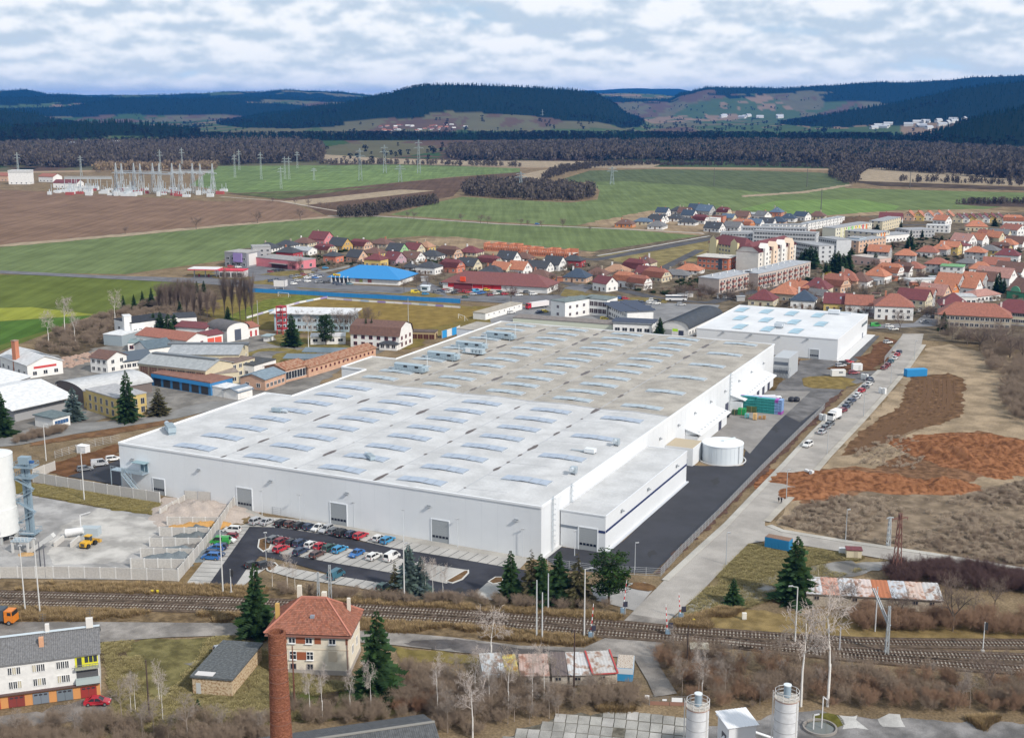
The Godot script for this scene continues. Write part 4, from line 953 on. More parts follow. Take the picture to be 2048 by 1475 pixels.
func house(label: String,x: float,z: float,w: float,d: float,yaw: float,e: float,r: float,kind: String,wk: String,rk: String,group := "",called := "house",cat := "house") -> Node3D:
	var o := thing(called,label,cat,x,z - d * 0.42,yaw,group,0.1)
	var b := MB.new()
	gable_walls(b,w,d,e,r,kind)
	part(o,"wall",b.mesh(),wallm(wk))
	b = MB.new()
	roof_shape(b,w,d,e,r,kind,0.45 if kind != "f" else 0.12)
	var rf := part(o,"roof",b.mesh(),roofm(rk))
	if kind != "f":
		b = MB.new()
		var cx := w * (0.18 if int(absf(x) * 3) % 2 else -0.22)
		b.box(cx - 0.4,cx + 0.4,e + r * 0.45,e + r + 0.9,-0.9,-0.1); b.box(cx - 0.48,cx + 0.48,e + r + 0.9,e + r + 1.02,-0.98,-0.02)
		part(rf,"chimney",b.mesh(),wallm(["white","brick","beige"][int(absf(x * 7 + z)) % 3]))
		if r > 3.2 and int(absf(x * 3 + z * 5)) % 3 == 0:
			var sk := MB.new()
			sk.obox(Vector3.ZERO,V3(0.45,0.06,0.7))
			var q := part(rf,"roof_window",sk.mesh(),mat(0.20,0.24,0.30,0.2),V3(w * 0.08,e + r * 0.5 + 0.22,d * 0.25))
			q.rotation.x = atan2(r,d / 2)
	var floors := maxi(1,int((e - 0.2) / 2.65))
	var me := window_mesh(1.25,1.35)
	windows(o,0,w,d,maxi(2,int(w / 3.4)),floors,0.95,2.8,me,w * 0.94,1)
	windows(o,1,w,d,maxi(2,int(d / 3.6)),floors,0.95,2.8,me,d * 0.9)
	windows(o,3,w,d,maxi(2,int(d / 3.6)),floors,0.95,2.8,me,d * 0.9)
	if r > 3.0 and kind in ["g","m"]:
		windows(o,1,w,d,1 if d < 9.5 else 2,1,e + 0.5,3,window_mesh(1.0,1.2),d * 0.4)
		windows(o,3,w,d,1 if d < 9.5 else 2,1,e + 0.5,3,window_mesh(1.0,1.2),d * 0.4)
	if not meshes.has("door"):
		b = MB.new()
		b.box(-0.55,0.55,0,2.1,-0.02,0.08)
		meshes["door"] = b.mesh(mat(0.12,0.07,0.05))
	part(o,"door",meshes["door"],null,V3(w * 0.94 * (1.5 / maxi(2,int(w / 3.4)) - 0.5),0.05,d / 2))
	return o
func houses(row: String,a: Array) -> void:
	for i in a.size():
		var h: Array = a[i]
		var place: String = "%s from the left in %s" % [ORD[i],row] if i > 0 else "leftmost in " + row
		if i == a.size() - 1 and i > 0: place = "rightmost in " + row
		var lb := "%s %s roof on %s house, %s" % [h[9],SHAPE[h[7]],h[8],place]
		if lb.split(" ").size() > 16: lb = "%s roofed %s house, %s" % [h[9],h[8],place]
		house(lb,h[0],h[1],h[2],h[3],h[4],h[5],h[6],h[7],h[8],h[9],"houses of " + row)
func block(called: String,label: String,cat: String,q: Array,depth: float,h: float,wm: Material,rm: Material,opt := {}) -> Node3D:
	var a := Vector2(q[0],q[1]); var c := Vector2(q[2],q[3])
	var w := a.distance_to(c)
	var yaw := -(c - a).angle()
	var back := Vector2(0,-1).rotated(-yaw)
	var m := (a + c) / 2 + back * depth / 2
	if opt.get("across",false):
		yaw += PI / 2
		var k := w; w = depth; depth = k
	var o := thing(called,label,cat,m.x,m.y,rad_to_deg(yaw),opt.get("group",""),0.1)
	var kind: String = opt.get("kind","f"); var rise: float = opt.get("rise",0.35)
	var b := MB.new()
	gable_walls(b,w,depth,h,rise,kind)
	part(o,"wall",b.mesh(),wm)
	b = MB.new()
	roof_shape(b,w,depth,h,rise,kind,opt.get("eaves",0.15 if kind == "f" else 0.5))
	part(o,"roof",b.mesh(),rm)
	var floors: int = opt.get("floors",maxi(1,int(h / 3.0)))
	var ws: Vector2 = opt.get("win",Vector2(1.5,1.4))
	var me := window_mesh(ws.x,ws.y,opt.get("frame",Color(0.66,0.66,0.66)),opt.get("pane",Color(0.025,0.03,0.04)))
	var sill: float = opt.get("sill",1.0)
	var cols: int = opt.get("cols",int(w / 3.4))
	if cols > 0: windows(o,0,w,depth,cols,floors,sill,opt.get("step",2.9),me,w * 0.96)
	var side_cols: int = opt.get("side_cols",int(depth / 4.5))
	if side_cols > 0:
		windows(o,1,w,depth,side_cols,floors,sill,opt.get("step",2.9),me,depth * 0.9)
		windows(o,3,w,depth,side_cols,floors,sill,opt.get("step",2.9),me,depth * 0.9)
	o.set_meta("w",w); o.set_meta("d",depth)
	return o
func flat_roof(r: float,g: float,b: float) -> StandardMaterial3D:
	return mat(r,g,b,0.9,0,mottle(0.75,33,0.01),12.0)
func build_estate() -> void:
	houses("the estate's back row",[[-171.4,-873.1,14,11,-28,3.0,3.2,"h","white","dark grey"],[-161.2,-890.5,14,11,-24,3.0,3.0,"h","white","dark grey"],[-151.4,-905.6,14,11,-24,3.0,3.2,"h","cream","brown"],[-140.9,-918,15,12,-30,4.2,5.0,"g","pink","maroon"],[-122.1,-881.7,14,11,-35,3.5,5.0,"g","ochre","dark grey"],[-108.5,-887.6,14,11,-30,3.2,3.8,"m","peach","maroon"],[-93.9,-898,14,12,-25,3.2,3.4,"h","beige","brown"],[-79,-853.6,12,10,-32,3.4,4.4,"g","green","dark grey"],[-67.8,-859.1,12,10,-32,3.4,4.0,"g","cream","maroon"],[-60.1,-874.5,9,9,-30,3.6,3.6,"p","yellow","tan"],[-42.7,-838.8,15,11,-32,3.2,4.6,"m","peach","brown"]])
	houses("the estate's middle row",[[-150.1,-834.9,14,11,-26,4.6,3.0,"h","red","dark grey"],[-142.5,-853.6,13,10,-28,3.4,2.0,"g","white","pale grey"],[-129.9,-861.8,13,11,-30,3.2,3.4,"m","cream","maroon"],[-117.4,-814.5,10,9,-28,4.6,2.4,"h","coral","dark grey"],[-102,-815.7,11,9,-36,3.6,4.4,"g","peach","dark grey"],[-93.3,-843.5,13,11,-28,3.0,3.2,"h","yellow","brown"],[-76,-803.4,11,10,-38,3.6,4.4,"g","mauve","maroon"],[-65.5,-815.7,13,11,-30,3.0,3.6,"g","white","brown"],[-53.5,-827.1,14,11,-24,3.2,3.2,"h","white","dark grey"]])
	houses("the row behind the blue roof",[[-87.1,-793.2,12,10,-24,5.0,3.0,"h","yellow","maroon"],[-63.7,-773,8,7,-24,2.6,2.2,"h","grey","dark grey"],[-50.7,-759.2,13,11,-24,4.6,2.8,"h","white","dark grey"],[-37.2,-766.3,13,10,-30,4.0,4.0,"m","coral","maroon"]])
	houses("the field side of the estate",[[-28.1,-848.1,14,12,-25,3.0,3.6,"h","cream","maroon"],[-2.2,-805.2,13,10,-32,3.6,4.6,"g","white","dark grey"],[7.8,-815.7,12,10,-26,3.0,3.2,"h","peach","brown"],[26.8,-775.9,12,10,-34,4.0,4.6,"g","white","dark grey"],[39.5,-793.2,13,10,-20,4.4,2.8,"h","red","dark grey"]])
	houses("the estate behind the red market",[[-26.8,-774.2,13,10,-32,3.4,4.2,"g","cream","dark grey"],[-14.6,-793.2,14,11,-30,3.4,3.6,"m","beige","maroon"],[-12,-751.1,14,12,-22,2.8,3.2,"h","beige","dark grey"],[-5.8,-757.6,12,10,-34,3.4,3.8,"g","cream","orange"],[4.6,-755.4,12,10,-34,3.6,4.4,"g","white","orange"],[17.2,-768.6,15,10,-30,3.0,3.6,"g","white","dark grey"],[16.7,-730.4,15,12,-24,2.8,3.4,"h","orange","brown"],[38.7,-724.4,14,12,-22,3.4,4.2,"h","peach","dark blue"]])
	houses("the gardens behind the white office",[[51.2,-735.5,13,12,-26,3.2,3.6,"h","beige","brown"],[52.2,-689.9,11,9,-50,4.6,3.4,"g","white","maroon"],[64,-751.1,16,13,-28,2.8,3.8,"h","white","tan"],[64.8,-705.1,12,10,-36,4.4,4.0,"m","white","orange"],[76.5,-761.9,14,12,-40,3.6,5.0,"m","white","maroon"],[72.2,-696.7,11,9,-38,4.2,3.6,"m","white","rust red"],[84.6,-781.6,11,11,-28,4.4,4.2,"p","cream","brown"],[80.8,-735.5,12,10,-36,3.6,4.0,"g","white","maroon"],[85.2,-726.4,14,11,-40,3.4,4.4,"m","cream","rust red"],[98.2,-738.1,17,11,-22,2.8,2.6,"h","beige","grey"],[109.5,-759.2,15,12,-25,2.8,3.2,"h","white","orange"]])
	for q in [["unroofed orange brick house shells, left group on the building site",-3.2,-871,5],["unroofed orange brick house shells, right and larger group on the building site",25.4,-843.5,6]]:
		var o := thing("house_shell",q[0],"house shell",q[1],q[2] - 6.0,-25.0,"brick shells on the building site")
		var b := MB.new()
		for i in q[3]:
			var x: float = (i - q[3] / 2.0) * 6.5
			for k in 5: b.box(x + k * 1.3,x + k * 1.3 + 0.7,0.1,5.6,4.7,5.0)
			b.box(x,x + 6.4,0,0.9,4.72,4.98); b.box(x,x + 6.4,2.5,3.3,4.71,4.99); b.box(x,x + 6.4,5.2,5.6,4.70,5.005)
			b.box(x,x + 0.3,0,5.65,-5,4.69); b.box(x + 3.1,x + 3.4,0,3.2,-5,4.69); b.box(x,x + 6.4,0,4.4 + (i % 2) * 1.2,-5.3,-5.0)
		part(o,"wall",b.mesh(),mat(0.56,0.23,0.14,0.9,0,mottle(0.8,31,0.01),14.0))
		b = MB.new()
		for i in q[3]: b.box((i - q[3] / 2.0) * 6.5 + 0.31,(i - q[3] / 2.0) * 6.5 + 6.3,2.75,2.95,-4.9,4.6)
		part(o,"floor_slab",b.mesh(),mat(0.5,0.46,0.42))
	for q in [["white site container at the left of the brick shells",8,-885.4],["white site container beside the new road",52.7,-857]]:
		var o := thing("site_container",q[0],"container",q[1],-20)
		boxpart(o,"body",mat(0.6,0.6,0.6),V3(0,1.3,0),V3(6,2.6,2.5))
		boxpart(o,"door",mat(0.05,0.05,0.06),V3(-1.0,1.1,1.26),V3(0.9,2,0.05))
	houses("the far estate's back row",[[138.5,-1145.4,11,10,-32,3.6,4.0,"g","white","dark blue"],[153.8,-1160.1,12,11,-30,3.6,4.0,"p","white","dark grey"],[159.4,-1148.3,12,10,-34,3.2,4.2,"g","beige","brown"],[173.2,-1175.2,13,11,-32,3.6,4.8,"g","grey","dark blue"],[179.3,-1155.2,15,12,-40,4.0,5.0,"g","grey","blue"],[194.8,-1148.3,11,10,-35,3.8,4.0,"m","cream","maroon"],[204.9,-1107.9,12,10,-30,3.4,4.2,"g","peach","brown"],[217,-1117,12,9,-30,4.4,1.2,"g","white","pale grey"],[221.7,-1103.3,11,10,-50,4.4,3.6,"g","white","grey"],[242.9,-1145.4,11,10,-30,4.0,4.2,"p","brick","blue"],[241.6,-1090,13,10,-26,3.6,3.6,"h","white","dark blue"],[256.5,-1103.3,12,10,-45,4.0,3.4,"g","white","dark blue"],[272.4,-1112.4,14,11,-25,3.4,3.8,"h","cream","brown"]])
	houses("the far estate's middle row",[[121.8,-1090,9,9,-28,3.0,3.2,"h","white","dark grey"],[127.1,-1081.2,14,11,-34,3.2,3.8,"g","white","dark grey"],[144,-1094.4,14,11,-24,3.0,3.4,"h","white","dark grey"],[158.7,-1117,12,10,-36,3.6,4.2,"g","white","dark blue"],[162.5,-1075.2,13,10,-38,3.4,4.2,"m","white","maroon"],[172.8,-1076.9,12,10,-28,4.2,0.4,"f","white","white"],[180.4,-1087.3,10,9,-28,5.2,0.4,"f","brick","brown"],[190.1,-1094.4,11,9,-32,3.4,3.0,"g","cream","blue"],[203.8,-1043.6,12,10,-32,3.4,3.4,"g","white","blue"],[215.5,-1053.4,13,10,-28,3.2,3.6,"g","white","dark grey"],[226.8,-1064.2,14,11,-24,3.2,3.6,"h","peach","dark blue"]])
	houses("the far estate's front row",[[120.5,-1030.8,14,11,-24,3.0,3.4,"h","white","grey"],[149.9,-1060,15,11,-24,3.0,3.2,"h","white","dark grey"],[163.7,-1006.2,14,11,-36,3.2,4.4,"g","white","dark grey"],[180.7,-1016,14,11,-34,3.2,3.8,"g","white","grey"],[190.7,-1027.7,16,11,-34,4.2,4.0,"m","orange","orange"]])
	houses("the row along the field road",[[94.8,-1042.7,15,11,-22,3.2,3.4,"h","orange","brown"],[112.4,-1065.4,15,10,-22,3.0,2.6,"h","cream","blue"],[124.4,-1070.6,12,10,-34,3.4,4.0,"g","white","dark grey"],[119.4,-1026.8,13,11,-22,3.0,3.6,"h","white","grey"]])
func build_town() -> void:
	var cube := house("",205.4,-1000.9,6.5,9,-32,6.0,0.4,"f","white","pale grey","white row houses")
	cube.set_meta("label","white cube row house, leftmost of the nearer white row")
	var cw := 0
	for i in range(1,9):
		again(cube,"white cube row house, %s from the left in the nearer white row" % ORD[i],lerp(Vector2(205.4,-1000.9),Vector2(232.5,-1004.7),i / 8.0).x,lerp(Vector2(205.4,-1000.9),Vector2(232.5,-1004.7),i / 8.0).y - 3.8,-32)
	for i in 10:
		var p: Vector2 = lerp(Vector2(239.8,-1016),Vector2(280.6,-1070.1),i / 9.0)
		again(cube,"white cube row house, %s from the left in the farther white row" % ORD[i],p.x,p.y - 3.8,-32)
	var pale := mat(0.52,0.535,0.55,0.8,0,mottle(0.88,31,0.01),14.0)
	var grey_roof := flat_roof(0.36,0.37,0.385)
	var tiny := Vector2(1.6,1.4)
	block("apartment_block","long low grey flats with flat roof, farthest slab behind the maroon roofs","apartment block",[175.5,-958.1,223.3,-947.9],11,8.5,pale,grey_roof,{"cols": 22,"floors": 3,"win": tiny})
	block("apartment_block","second grey slab of flats, its white end above the conifers","apartment block",[178.9,-928.3,221.6,-909.4],11,9,pale,grey_roof,{"cols": 22,"floors": 3,"win": tiny})
	block("apartment_block","nearest grey slab of flats behind the maroon roofed flats","apartment block",[189.1,-830.2,199,-807.6],12,11.5,pale,grey_roof,{"cols": 12,"floors": 4,"win": tiny})
	block("apartment_block","grey flats with big blank white end wall facing right","apartment block",[210.4,-856.9,218.1,-838.1],12,12.0,pale,grey_roof,{"cols": 9,"floors": 4,"side_cols": 0,"win": tiny})
	block("apartment_block","grey flats at the far left of the white slab blocks","apartment block",[157.6,-944.6,184.4,-938],10,6.0,pale,grey_roof,{"cols": 12,"floors": 2,"win": tiny})
	var yb := block("apartment_block","yellow apartment house with maroon roof and white balconies","apartment block",[131.9,-835.5,149.6,-802.7],13,11.5,mat(0.62,0.54,0.30,0.85,0,mottle(0.88,31,0.01),14.0),roofm("maroon"),{"kind": "h","rise": 5.0,"cols": 11,"floors": 4})
	for i in 2:
		var b := MB.new()
		b.box(-3.5,3.5,0,13.5,0,1.6)
		b.tri(V3(-3.5,13.5,1.6),V3(0,16.2,1.6),V3(3.5,13.5,1.6))
		part(yb,"bay",b.mesh(),mat(0.66,0.58,0.34),V3(-12 + i * 22,0,6.5))
	var wb := block("apartment_block","white and orange apartment house with maroon roof, blank end wall to the left","apartment block",[152.2,-768.8,185.7,-815],15,12.5,mat(0.74,0.70,0.64,0.85,0,mottle(0.88,31,0.01),14.0),roofm("maroon"),{"kind": "m","rise": 5.0,"cols": 12,"floors": 4,"side_cols": 0})
	for i in 4:
		var b := MB.new()
		b.box(-3.2,3.2,0,14.0,0,1.4)
		b.tri(V3(-3.2,14,1.4),V3(0,17,1.4),V3(3.2,14,1.4))
		b.quad(V3(-3.2,14,1.4),V3(-3.2,14,-3.5),V3(0,17,-3.5),V3(0,17,1.4)); b.quad(V3(0,17,1.4),V3(0,17,-3.5),V3(3.2,14,-3.5),V3(3.2,14,1.4))
		var bay := part(wb,"bay",b.mesh(),mat(0.74,0.58,0.44) if i % 2 else mat(0.76,0.74,0.7),V3(-19 + i * 12.5,0,7.5))
		for f in 4: part(bay,"window",window_mesh(1.6,1.4),null,V3(0,1 + f * 2.9,1.42))
	var ob := block("apartment_block","flat roofed orange red apartment block with glazed dark stairwell","apartment block",[117.2,-786.1,135,-776],16,7.5,mat(0.48,0.155,0.085,0.85,0,mottle(0.88,31,0.01),14.0),flat_roof(0.56,0.54,0.5),{"cols": 7,"floors": 2,"eaves": 0.8,"sill": 1.4,"step": 3.0})
	boxpart(ob,"stairwell",mat(0.05,0.06,0.08,0.3),V3(5.0,3.5,8.05),V3(2.6,7.0,0.2))
	var lb_m := mat(0.50,0.42,0.37,0.85,0,mottle(0.85,31,0.01),14.0)
	for q in [["left and nearer long beige balcony block behind the garden wall",[112.4,-672.2,136,-700.8],11],["middle long beige balcony block, a step behind the left one",[137.7,-693.5,150.9,-708.4],8],["right and farthest long beige balcony block next to the conifers",[150.9,-708.4,179.3,-746.3],12]]:
		var o := block("apartment_block",q[0],"apartment block",q[1],13,9.2,lb_m,flat_roof(0.42,0.44,0.47),{"cols": q[2],"floors": 3,"side_cols": 0,"group": "long beige balcony blocks"})
		for i in range(0,q[2],2):
			for f in range(1,3):
				var bb := MB.new()
				var w: float = o.get_meta("w")
				bb.box(-1.3,1.3,0,1.0,0.02,1.1)
				part(o,"balcony",bb.mesh(),mat(0.24,0.09,0.075),V3(w * 0.96 * ((i + 0.5) / q[2] - 0.5),0.3 + f * 2.9,6.5))
		o.remove_meta("w")
		for i in 4: boxpart(o,"chimney",mat(0.6,0.6,0.58),V3(-12 + i * 8,10.1,-2),V3(0.8,1.3,0.8))
	houses("the row behind the smaller warehouse",[[130.7,-637.4,13,12,-25,4.0,4.4,"h","cream","maroon"],[145.3,-653.9,14,12,-30,4.6,4.0,"h","beige","orange"],[150.2,-631.2,12,11,-20,4.6,4.6,"p","white","dark blue"],[165.8,-622.8,14,10,-18,4.2,4.4,"g","yellow","maroon"]])
	houses("the gardens below the conifers",[[155.1,-679.2,12,10,-40,4.0,3.6,"h","white","orange"],[160.2,-675.7,12,10,-40,4.4,3.2,"h","pink","orange"],[167.1,-672.2,14,12,-30,4.6,5.0,"h","cream","maroon"],[163.7,-657.1,10,8,-45,3.0,2.6,"g","white","grey"],[180.4,-686.3,13,11,-45,4.2,4.6,"m","peach","rust red"],[192.7,-710.3,12,11,-30,4.6,4.6,"h","peach","rust red"]])
	for i in 5:
		var lb := ["leftmost","second","middle","fourth","rightmost"]
		house("orange gable house, %s of the five along the far field edge" % lb[i],lerp(Vector2(351,-1102.5),Vector2(385.2,-1102.5),i / 4.0).x,lerp(Vector2(351,-1102.5),Vector2(385.2,-1102.5),i / 4.0).y,11,9.5,62,4.0,4.2,"g",["peach","yellow","white","white","cream"][i],"orange","orange gable row at the field edge")
	for i in 7:
		var p: Vector2 = lerp(Vector2(386.7,-1082.3),Vector2(422.5,-1084.9),i / 6.0)
		house("small maroon roofed row house, %s from the left at the far field edge" % ORD[i],p.x,p.y,10,9,60,4.0,3.4,"g",["cream","white","yellow"][i % 3],"maroon","maroon row at the field edge")
	houses("the town's farthest scattered row",[[328,-1079.7,19,11,-22,3.6,5.0,"g","white","maroon"],[369,-1069.5,12,10,-50,3.6,3.8,"g","white","orange"],[343.1,-1002.2,18,10,-25,5.5,0.4,"f","white","white"],[378.5,-1015,17,12,-15,4.0,4.2,"h","cream","orange"],[425.6,-1059.4,16,11,-15,4.4,4.2,"m","white","orange"]])
	houses("the town's upper row of gables",[[323.8,-889.7,14,12,-48,6.0,4.6,"g","white","pink"],[339.3,-903.5,11,9,-50,5.4,4.0,"g","white","orange"],[353.6,-928.4,11,9,-50,5.4,4.0,"g","white","rust red"],[356.8,-918.3,11,9,-50,5.4,4.0,"g","cream","orange"],[368.5,-939.4,14,10,-35,5.8,3.0,"g","cream","grey"],[387.8,-961.5,16,12,-60,6.6,3.6,"g","white","rust red"]])
	houses("the town's middle row of gables",[[246.1,-829.3,14,10,-30,5.6,3.8,"g","grey","orange"],[257.3,-809.2,13,11,-22,5.8,3.4,"h","grey","orange"],[283.5,-845,14,10,-28,3.6,3.6,"h","white","rust red"],[293.9,-850.3,11,10,-35,5.0,3.4,"h","grey","orange"],[303,-857.4,13,10,-35,5.6,3.2,"g","yellow","orange"],[313.1,-865.1,11,10,-55,5.6,2.0,"h","white","maroon"],[309.4,-825.7,13,11,-30,5.8,3.2,"h","grey","orange"],[322,-836,13,11,-35,5.8,3.0,"h","yellow","grey"],[335,-850.3,13,10,-42,4.6,4.4,"m","yellow","brown"],[350.9,-878.1,12,10,-40,5.0,3.4,"h","white","orange"],[358.6,-883.9,13,10,-42,5.0,4.4,"g","white","brown"]])
	houses("the town's lower row of gables",[[176.2,-690.5,10,10,-35,4.6,3.6,"h","cream","maroon"],[182.5,-694.1,13,11,-45,4.2,4.6,"m","peach","rust red"],[191.6,-702.5,13,11,-30,4.8,4.6,"h","peach","rust red"],[198.4,-702.5,12,11,-32,4.4,4.2,"h","white","brown"],[213.1,-718.9,13,11,-38,5.0,4.4,"h","white","orange"],[226.3,-738.9,14,11,-40,4.4,4.6,"m","white","orange"],[235.4,-743.8,13,11,-42,4.4,4.6,"m","white","brown"],[242.3,-744.7,12,11,-30,6.0,3.2,"h","beige","rust red"],[264.1,-766.1,14,12,-26,5.6,3.2,"h","grey","rust red"],[268.3,-751.4,13,12,-25,6.0,0.8,"h","white","green"],[283.9,-768.7,13,11,-30,5.8,2.6,"h","beige","grey"],[286.9,-756.5,13,10,-20,4.0,3.6,"h","white","orange"],[300.8,-767.4,15,11,-25,4.8,4.0,"g","white","rust red"],[326.9,-816.6,15,10,-30,5.0,3.6,"h","white","maroon"]])
	houses("the right terrace street",[[204.9,-624.5,15,12,-35,6.0,4.4,"g","cream","maroon"],[213.7,-635.1,10,11,-35,5.8,3.8,"g","grey","rust red"],[220,-639.7,14,11,-42,6.0,4.8,"g","peach","pink"],[232,-658.8,11,10,-42,4.8,4.0,"g","orange","orange"],[242.5,-680.9,13,11,-42,6.0,4.8,"g","grey","orange"],[250.4,-679.1,15,11,-40,4.0,4.8,"g","white","orange"],[260,-691.6,12,11,-42,5.4,4.4,"g","grey","orange"],[268.1,-695.2,12,11,-42,5.4,4.4,"g","white","brown"],[279,-710.1,20,12,-42,5.4,4.8,"g","white","pink"],[297.1,-733.6,16,12,-42,5.4,4.8,"g","white","brown"]])
	var villa := house("big white two-storey house with rust red hipped roof beside the side street",186.9,-598.4,18,15,-14,7.0,5.0,"h","white","rust red")
	house("rust red roofed low house beside the dark blue panels behind the warehouse",174.8,-617.2,13,10,-18,4.4,4.2,"g","white","rust red")
	var lo := block("apartment_block","long beige apartment house with orange roof at the right street end","apartment block",[200.5,-579.1,230.9,-569],15,6.4,wallm("beige"),roofm("rust red"),{"kind": "h","rise": 4.8,"cols": 14,"floors": 2})
	for i in 4: boxpart(lo,"chimney",mat(0.62,0.58,0.54),V3(-14 + i * 8.5,10.6,-1.5),V3(0.8,2.2,0.8))
	block("apartment_block","maroon roofed cream block behind the long beige apartment house","apartment block",[229.4,-590.8,246.6,-581.7],14,6.0,wallm("cream"),roofm("maroon"),{"kind": "h","rise": 5.0,"cols": 12,"floors": 2})
	block("apartment_block","dark maroon hipped block at the left behind the long beige house","apartment block",[211.1,-608.6,224.5,-605.8],14,6.0,wallm("beige"),roofm("maroon"),{"kind": "h","rise": 5.0,"cols": 8,"floors": 2})
	block("shop_building","low white flat building in the street of terraces","shop",[228.9,-644.4,241.8,-642.8],12,4.0,wallm("white"),flat_roof(0.5,0.51,0.52),{"cols": 5,"floors": 1})
	block("shop_building","low white shop with pinkish roof beside the green building","shop",[244.1,-649.1,260.3,-658.8],11,3.6,wallm("white"),roofm("pink"),{"kind": "h","rise": 2.4,"cols": 6,"floors": 1})
	var gb := block("shop_building","green walled building with maroon roof and arched green window","shop",[266.2,-665.5,272.2,-655.6],16,4.5,mat(0.06,0.24,0.13),roofm("brown"),{"kind": "g","rise": 6.0,"cols": 0,"floors": 1})
	var arch := MB.new()
	for i in 12:
		var t0 := PI * i / 12; var t1 := PI * (i + 1) / 12
		arch.tri(V3(0,4.4,8.6),V3(cos(t1) * 2.6,4.4 + sin(t1) * 2.6,8.6),V3(cos(t0) * 2.6,4.4 + sin(t0) * 2.6,8.6))
		arch.bar(V3(cos(t0) * 2.7,4.4 + sin(t0) * 2.7,8.6),V3(cos(t1) * 2.7,4.4 + sin(t1) * 2.7,8.6),0.2)
	part(gb,"arched_window",arch.mesh(),mat(0.10,0.36,0.22,0.3))
	block("garage","long white garage shed with red doors amid the gardens","garage",[228.3,-710.1,247.1,-713.9],8,3.2,wallm("white"),flat_roof(0.55,0.57,0.58),{"cols": 0,"floors": 1,"side_cols": 0})
	block("garage","small grey garage pair at the left of the big white house","garage",[175.9,-608.6,180.2,-603.9],7,3.0,wallm("grey"),flat_roof(0.34,0.34,0.35),{"cols": 3,"floors": 1,"win": Vector2(1.8,1.9),"sill": 0.1,"pane": Color(0.09,0.04,0.035)})
	block("shop_building","long pink and white flat building behind the orange hipped roofs","shop",[234.2,-792.4,243.7,-799.5],22,5.0,mat(0.56,0.38,0.33),flat_roof(0.52,0.47,0.43),{"cols": 4,"floors": 1})
	var cb := block("apartment_block","long slab of flats with green, yellow and red balcony panels","apartment block",[245.7,-949.3,286.1,-994.8],11,8.6,mat(0.62,0.60,0.50),grey_roof,{"cols": 16,"floors": 3,"side_cols": 0,"win": Vector2(1.3,1.3)})
	for i in 8:
		var k: Array = [[0.62,0.6,0.4],[0.60,0.58,0.3],[0.25,0.55,0.2],[0.25,0.55,0.2],[0.65,0.5,0.12],[0.65,0.5,0.12],[0.55,0.1,0.1],[0.6,0.2,0.06]][i]
		boxpart(cb,"balcony_panel",mat(k[0],k[1],k[2]),V3(-21 + i * 6.0,4.3,5.56),V3(2.6,8.0,0.12))
	var cc := block("apartment_block","short slab of flats with orange panels right of the coloured slab","apartment block",[268.7,-920.2,282.5,-934.9],26,8.0,mat(0.60,0.53,0.42),grey_roof,{"cols": 5,"floors": 3,"side_cols": 5})
	for i in 2: boxpart(cc,"balcony_panel",mat(0.62,0.2,0.05),V3(-3 + i * 5,4.0,13.06),V3(2.0,7.4,0.12))
	block("apartment_block","cream slab of flats with pale yellow bands near the maroon long roof","apartment block",[298.9,-1009.7,325.7,-1048.8],11,8.0,wallm("cream"),grey_roof,{"cols": 8,"floors": 3})
	block("apartment_block","white narrow slab of flats beside the blank white end wall","apartment block",[235.9,-881,243.7,-875.3],13,9.0,wallm("pale blue"),grey_roof,{"cols": 4,"floors": 3})
	block("apartment_block","peach slab of flats between the white slab and the orange roof","apartment block",[241,-866.8,267.5,-892.7],11,8.0,wallm("peach"),grey_roof,{"cols": 8,"floors": 3})
	block("school_hall","grey flat roofed hall amid gardens in the middle of the town","hall",[304.6,-959.5,327,-966.3],18,6.0,wallm("grey"),grey_roof,{"cols": 8,"floors": 2})
	block("school_hall","pale flat roofed hall left of the tall dark conifers in town","hall",[278,-929.7,303.7,-946],16,5.0,wallm("white"),grey_roof,{"cols": 8,"floors": 1})
func face(o: Node3D,called: String,m: Material,u: float,y: float,wid: float,hei: float,side := 0,proud := 0.06) -> MeshInstance3D:
	var w: float = o.get_meta("w"); var d: float = o.get_meta("d")
	var turn: float = [0.0,90.0,180.0,-90.0][side]
	var n := Vector3.BACK.rotated(Vector3.UP,deg_to_rad(turn))
	var l := (w if side % 2 == 0 else d)
	return boxpart(o,called,m,n * ((d if side % 2 == 0 else w) / 2 + proud / 2 - 0.02) + n.cross(Vector3.UP) * -1.0 * l * (u - 0.5) + V3(0,y + hei / 2,0),V3(wid,hei,proud),turn)
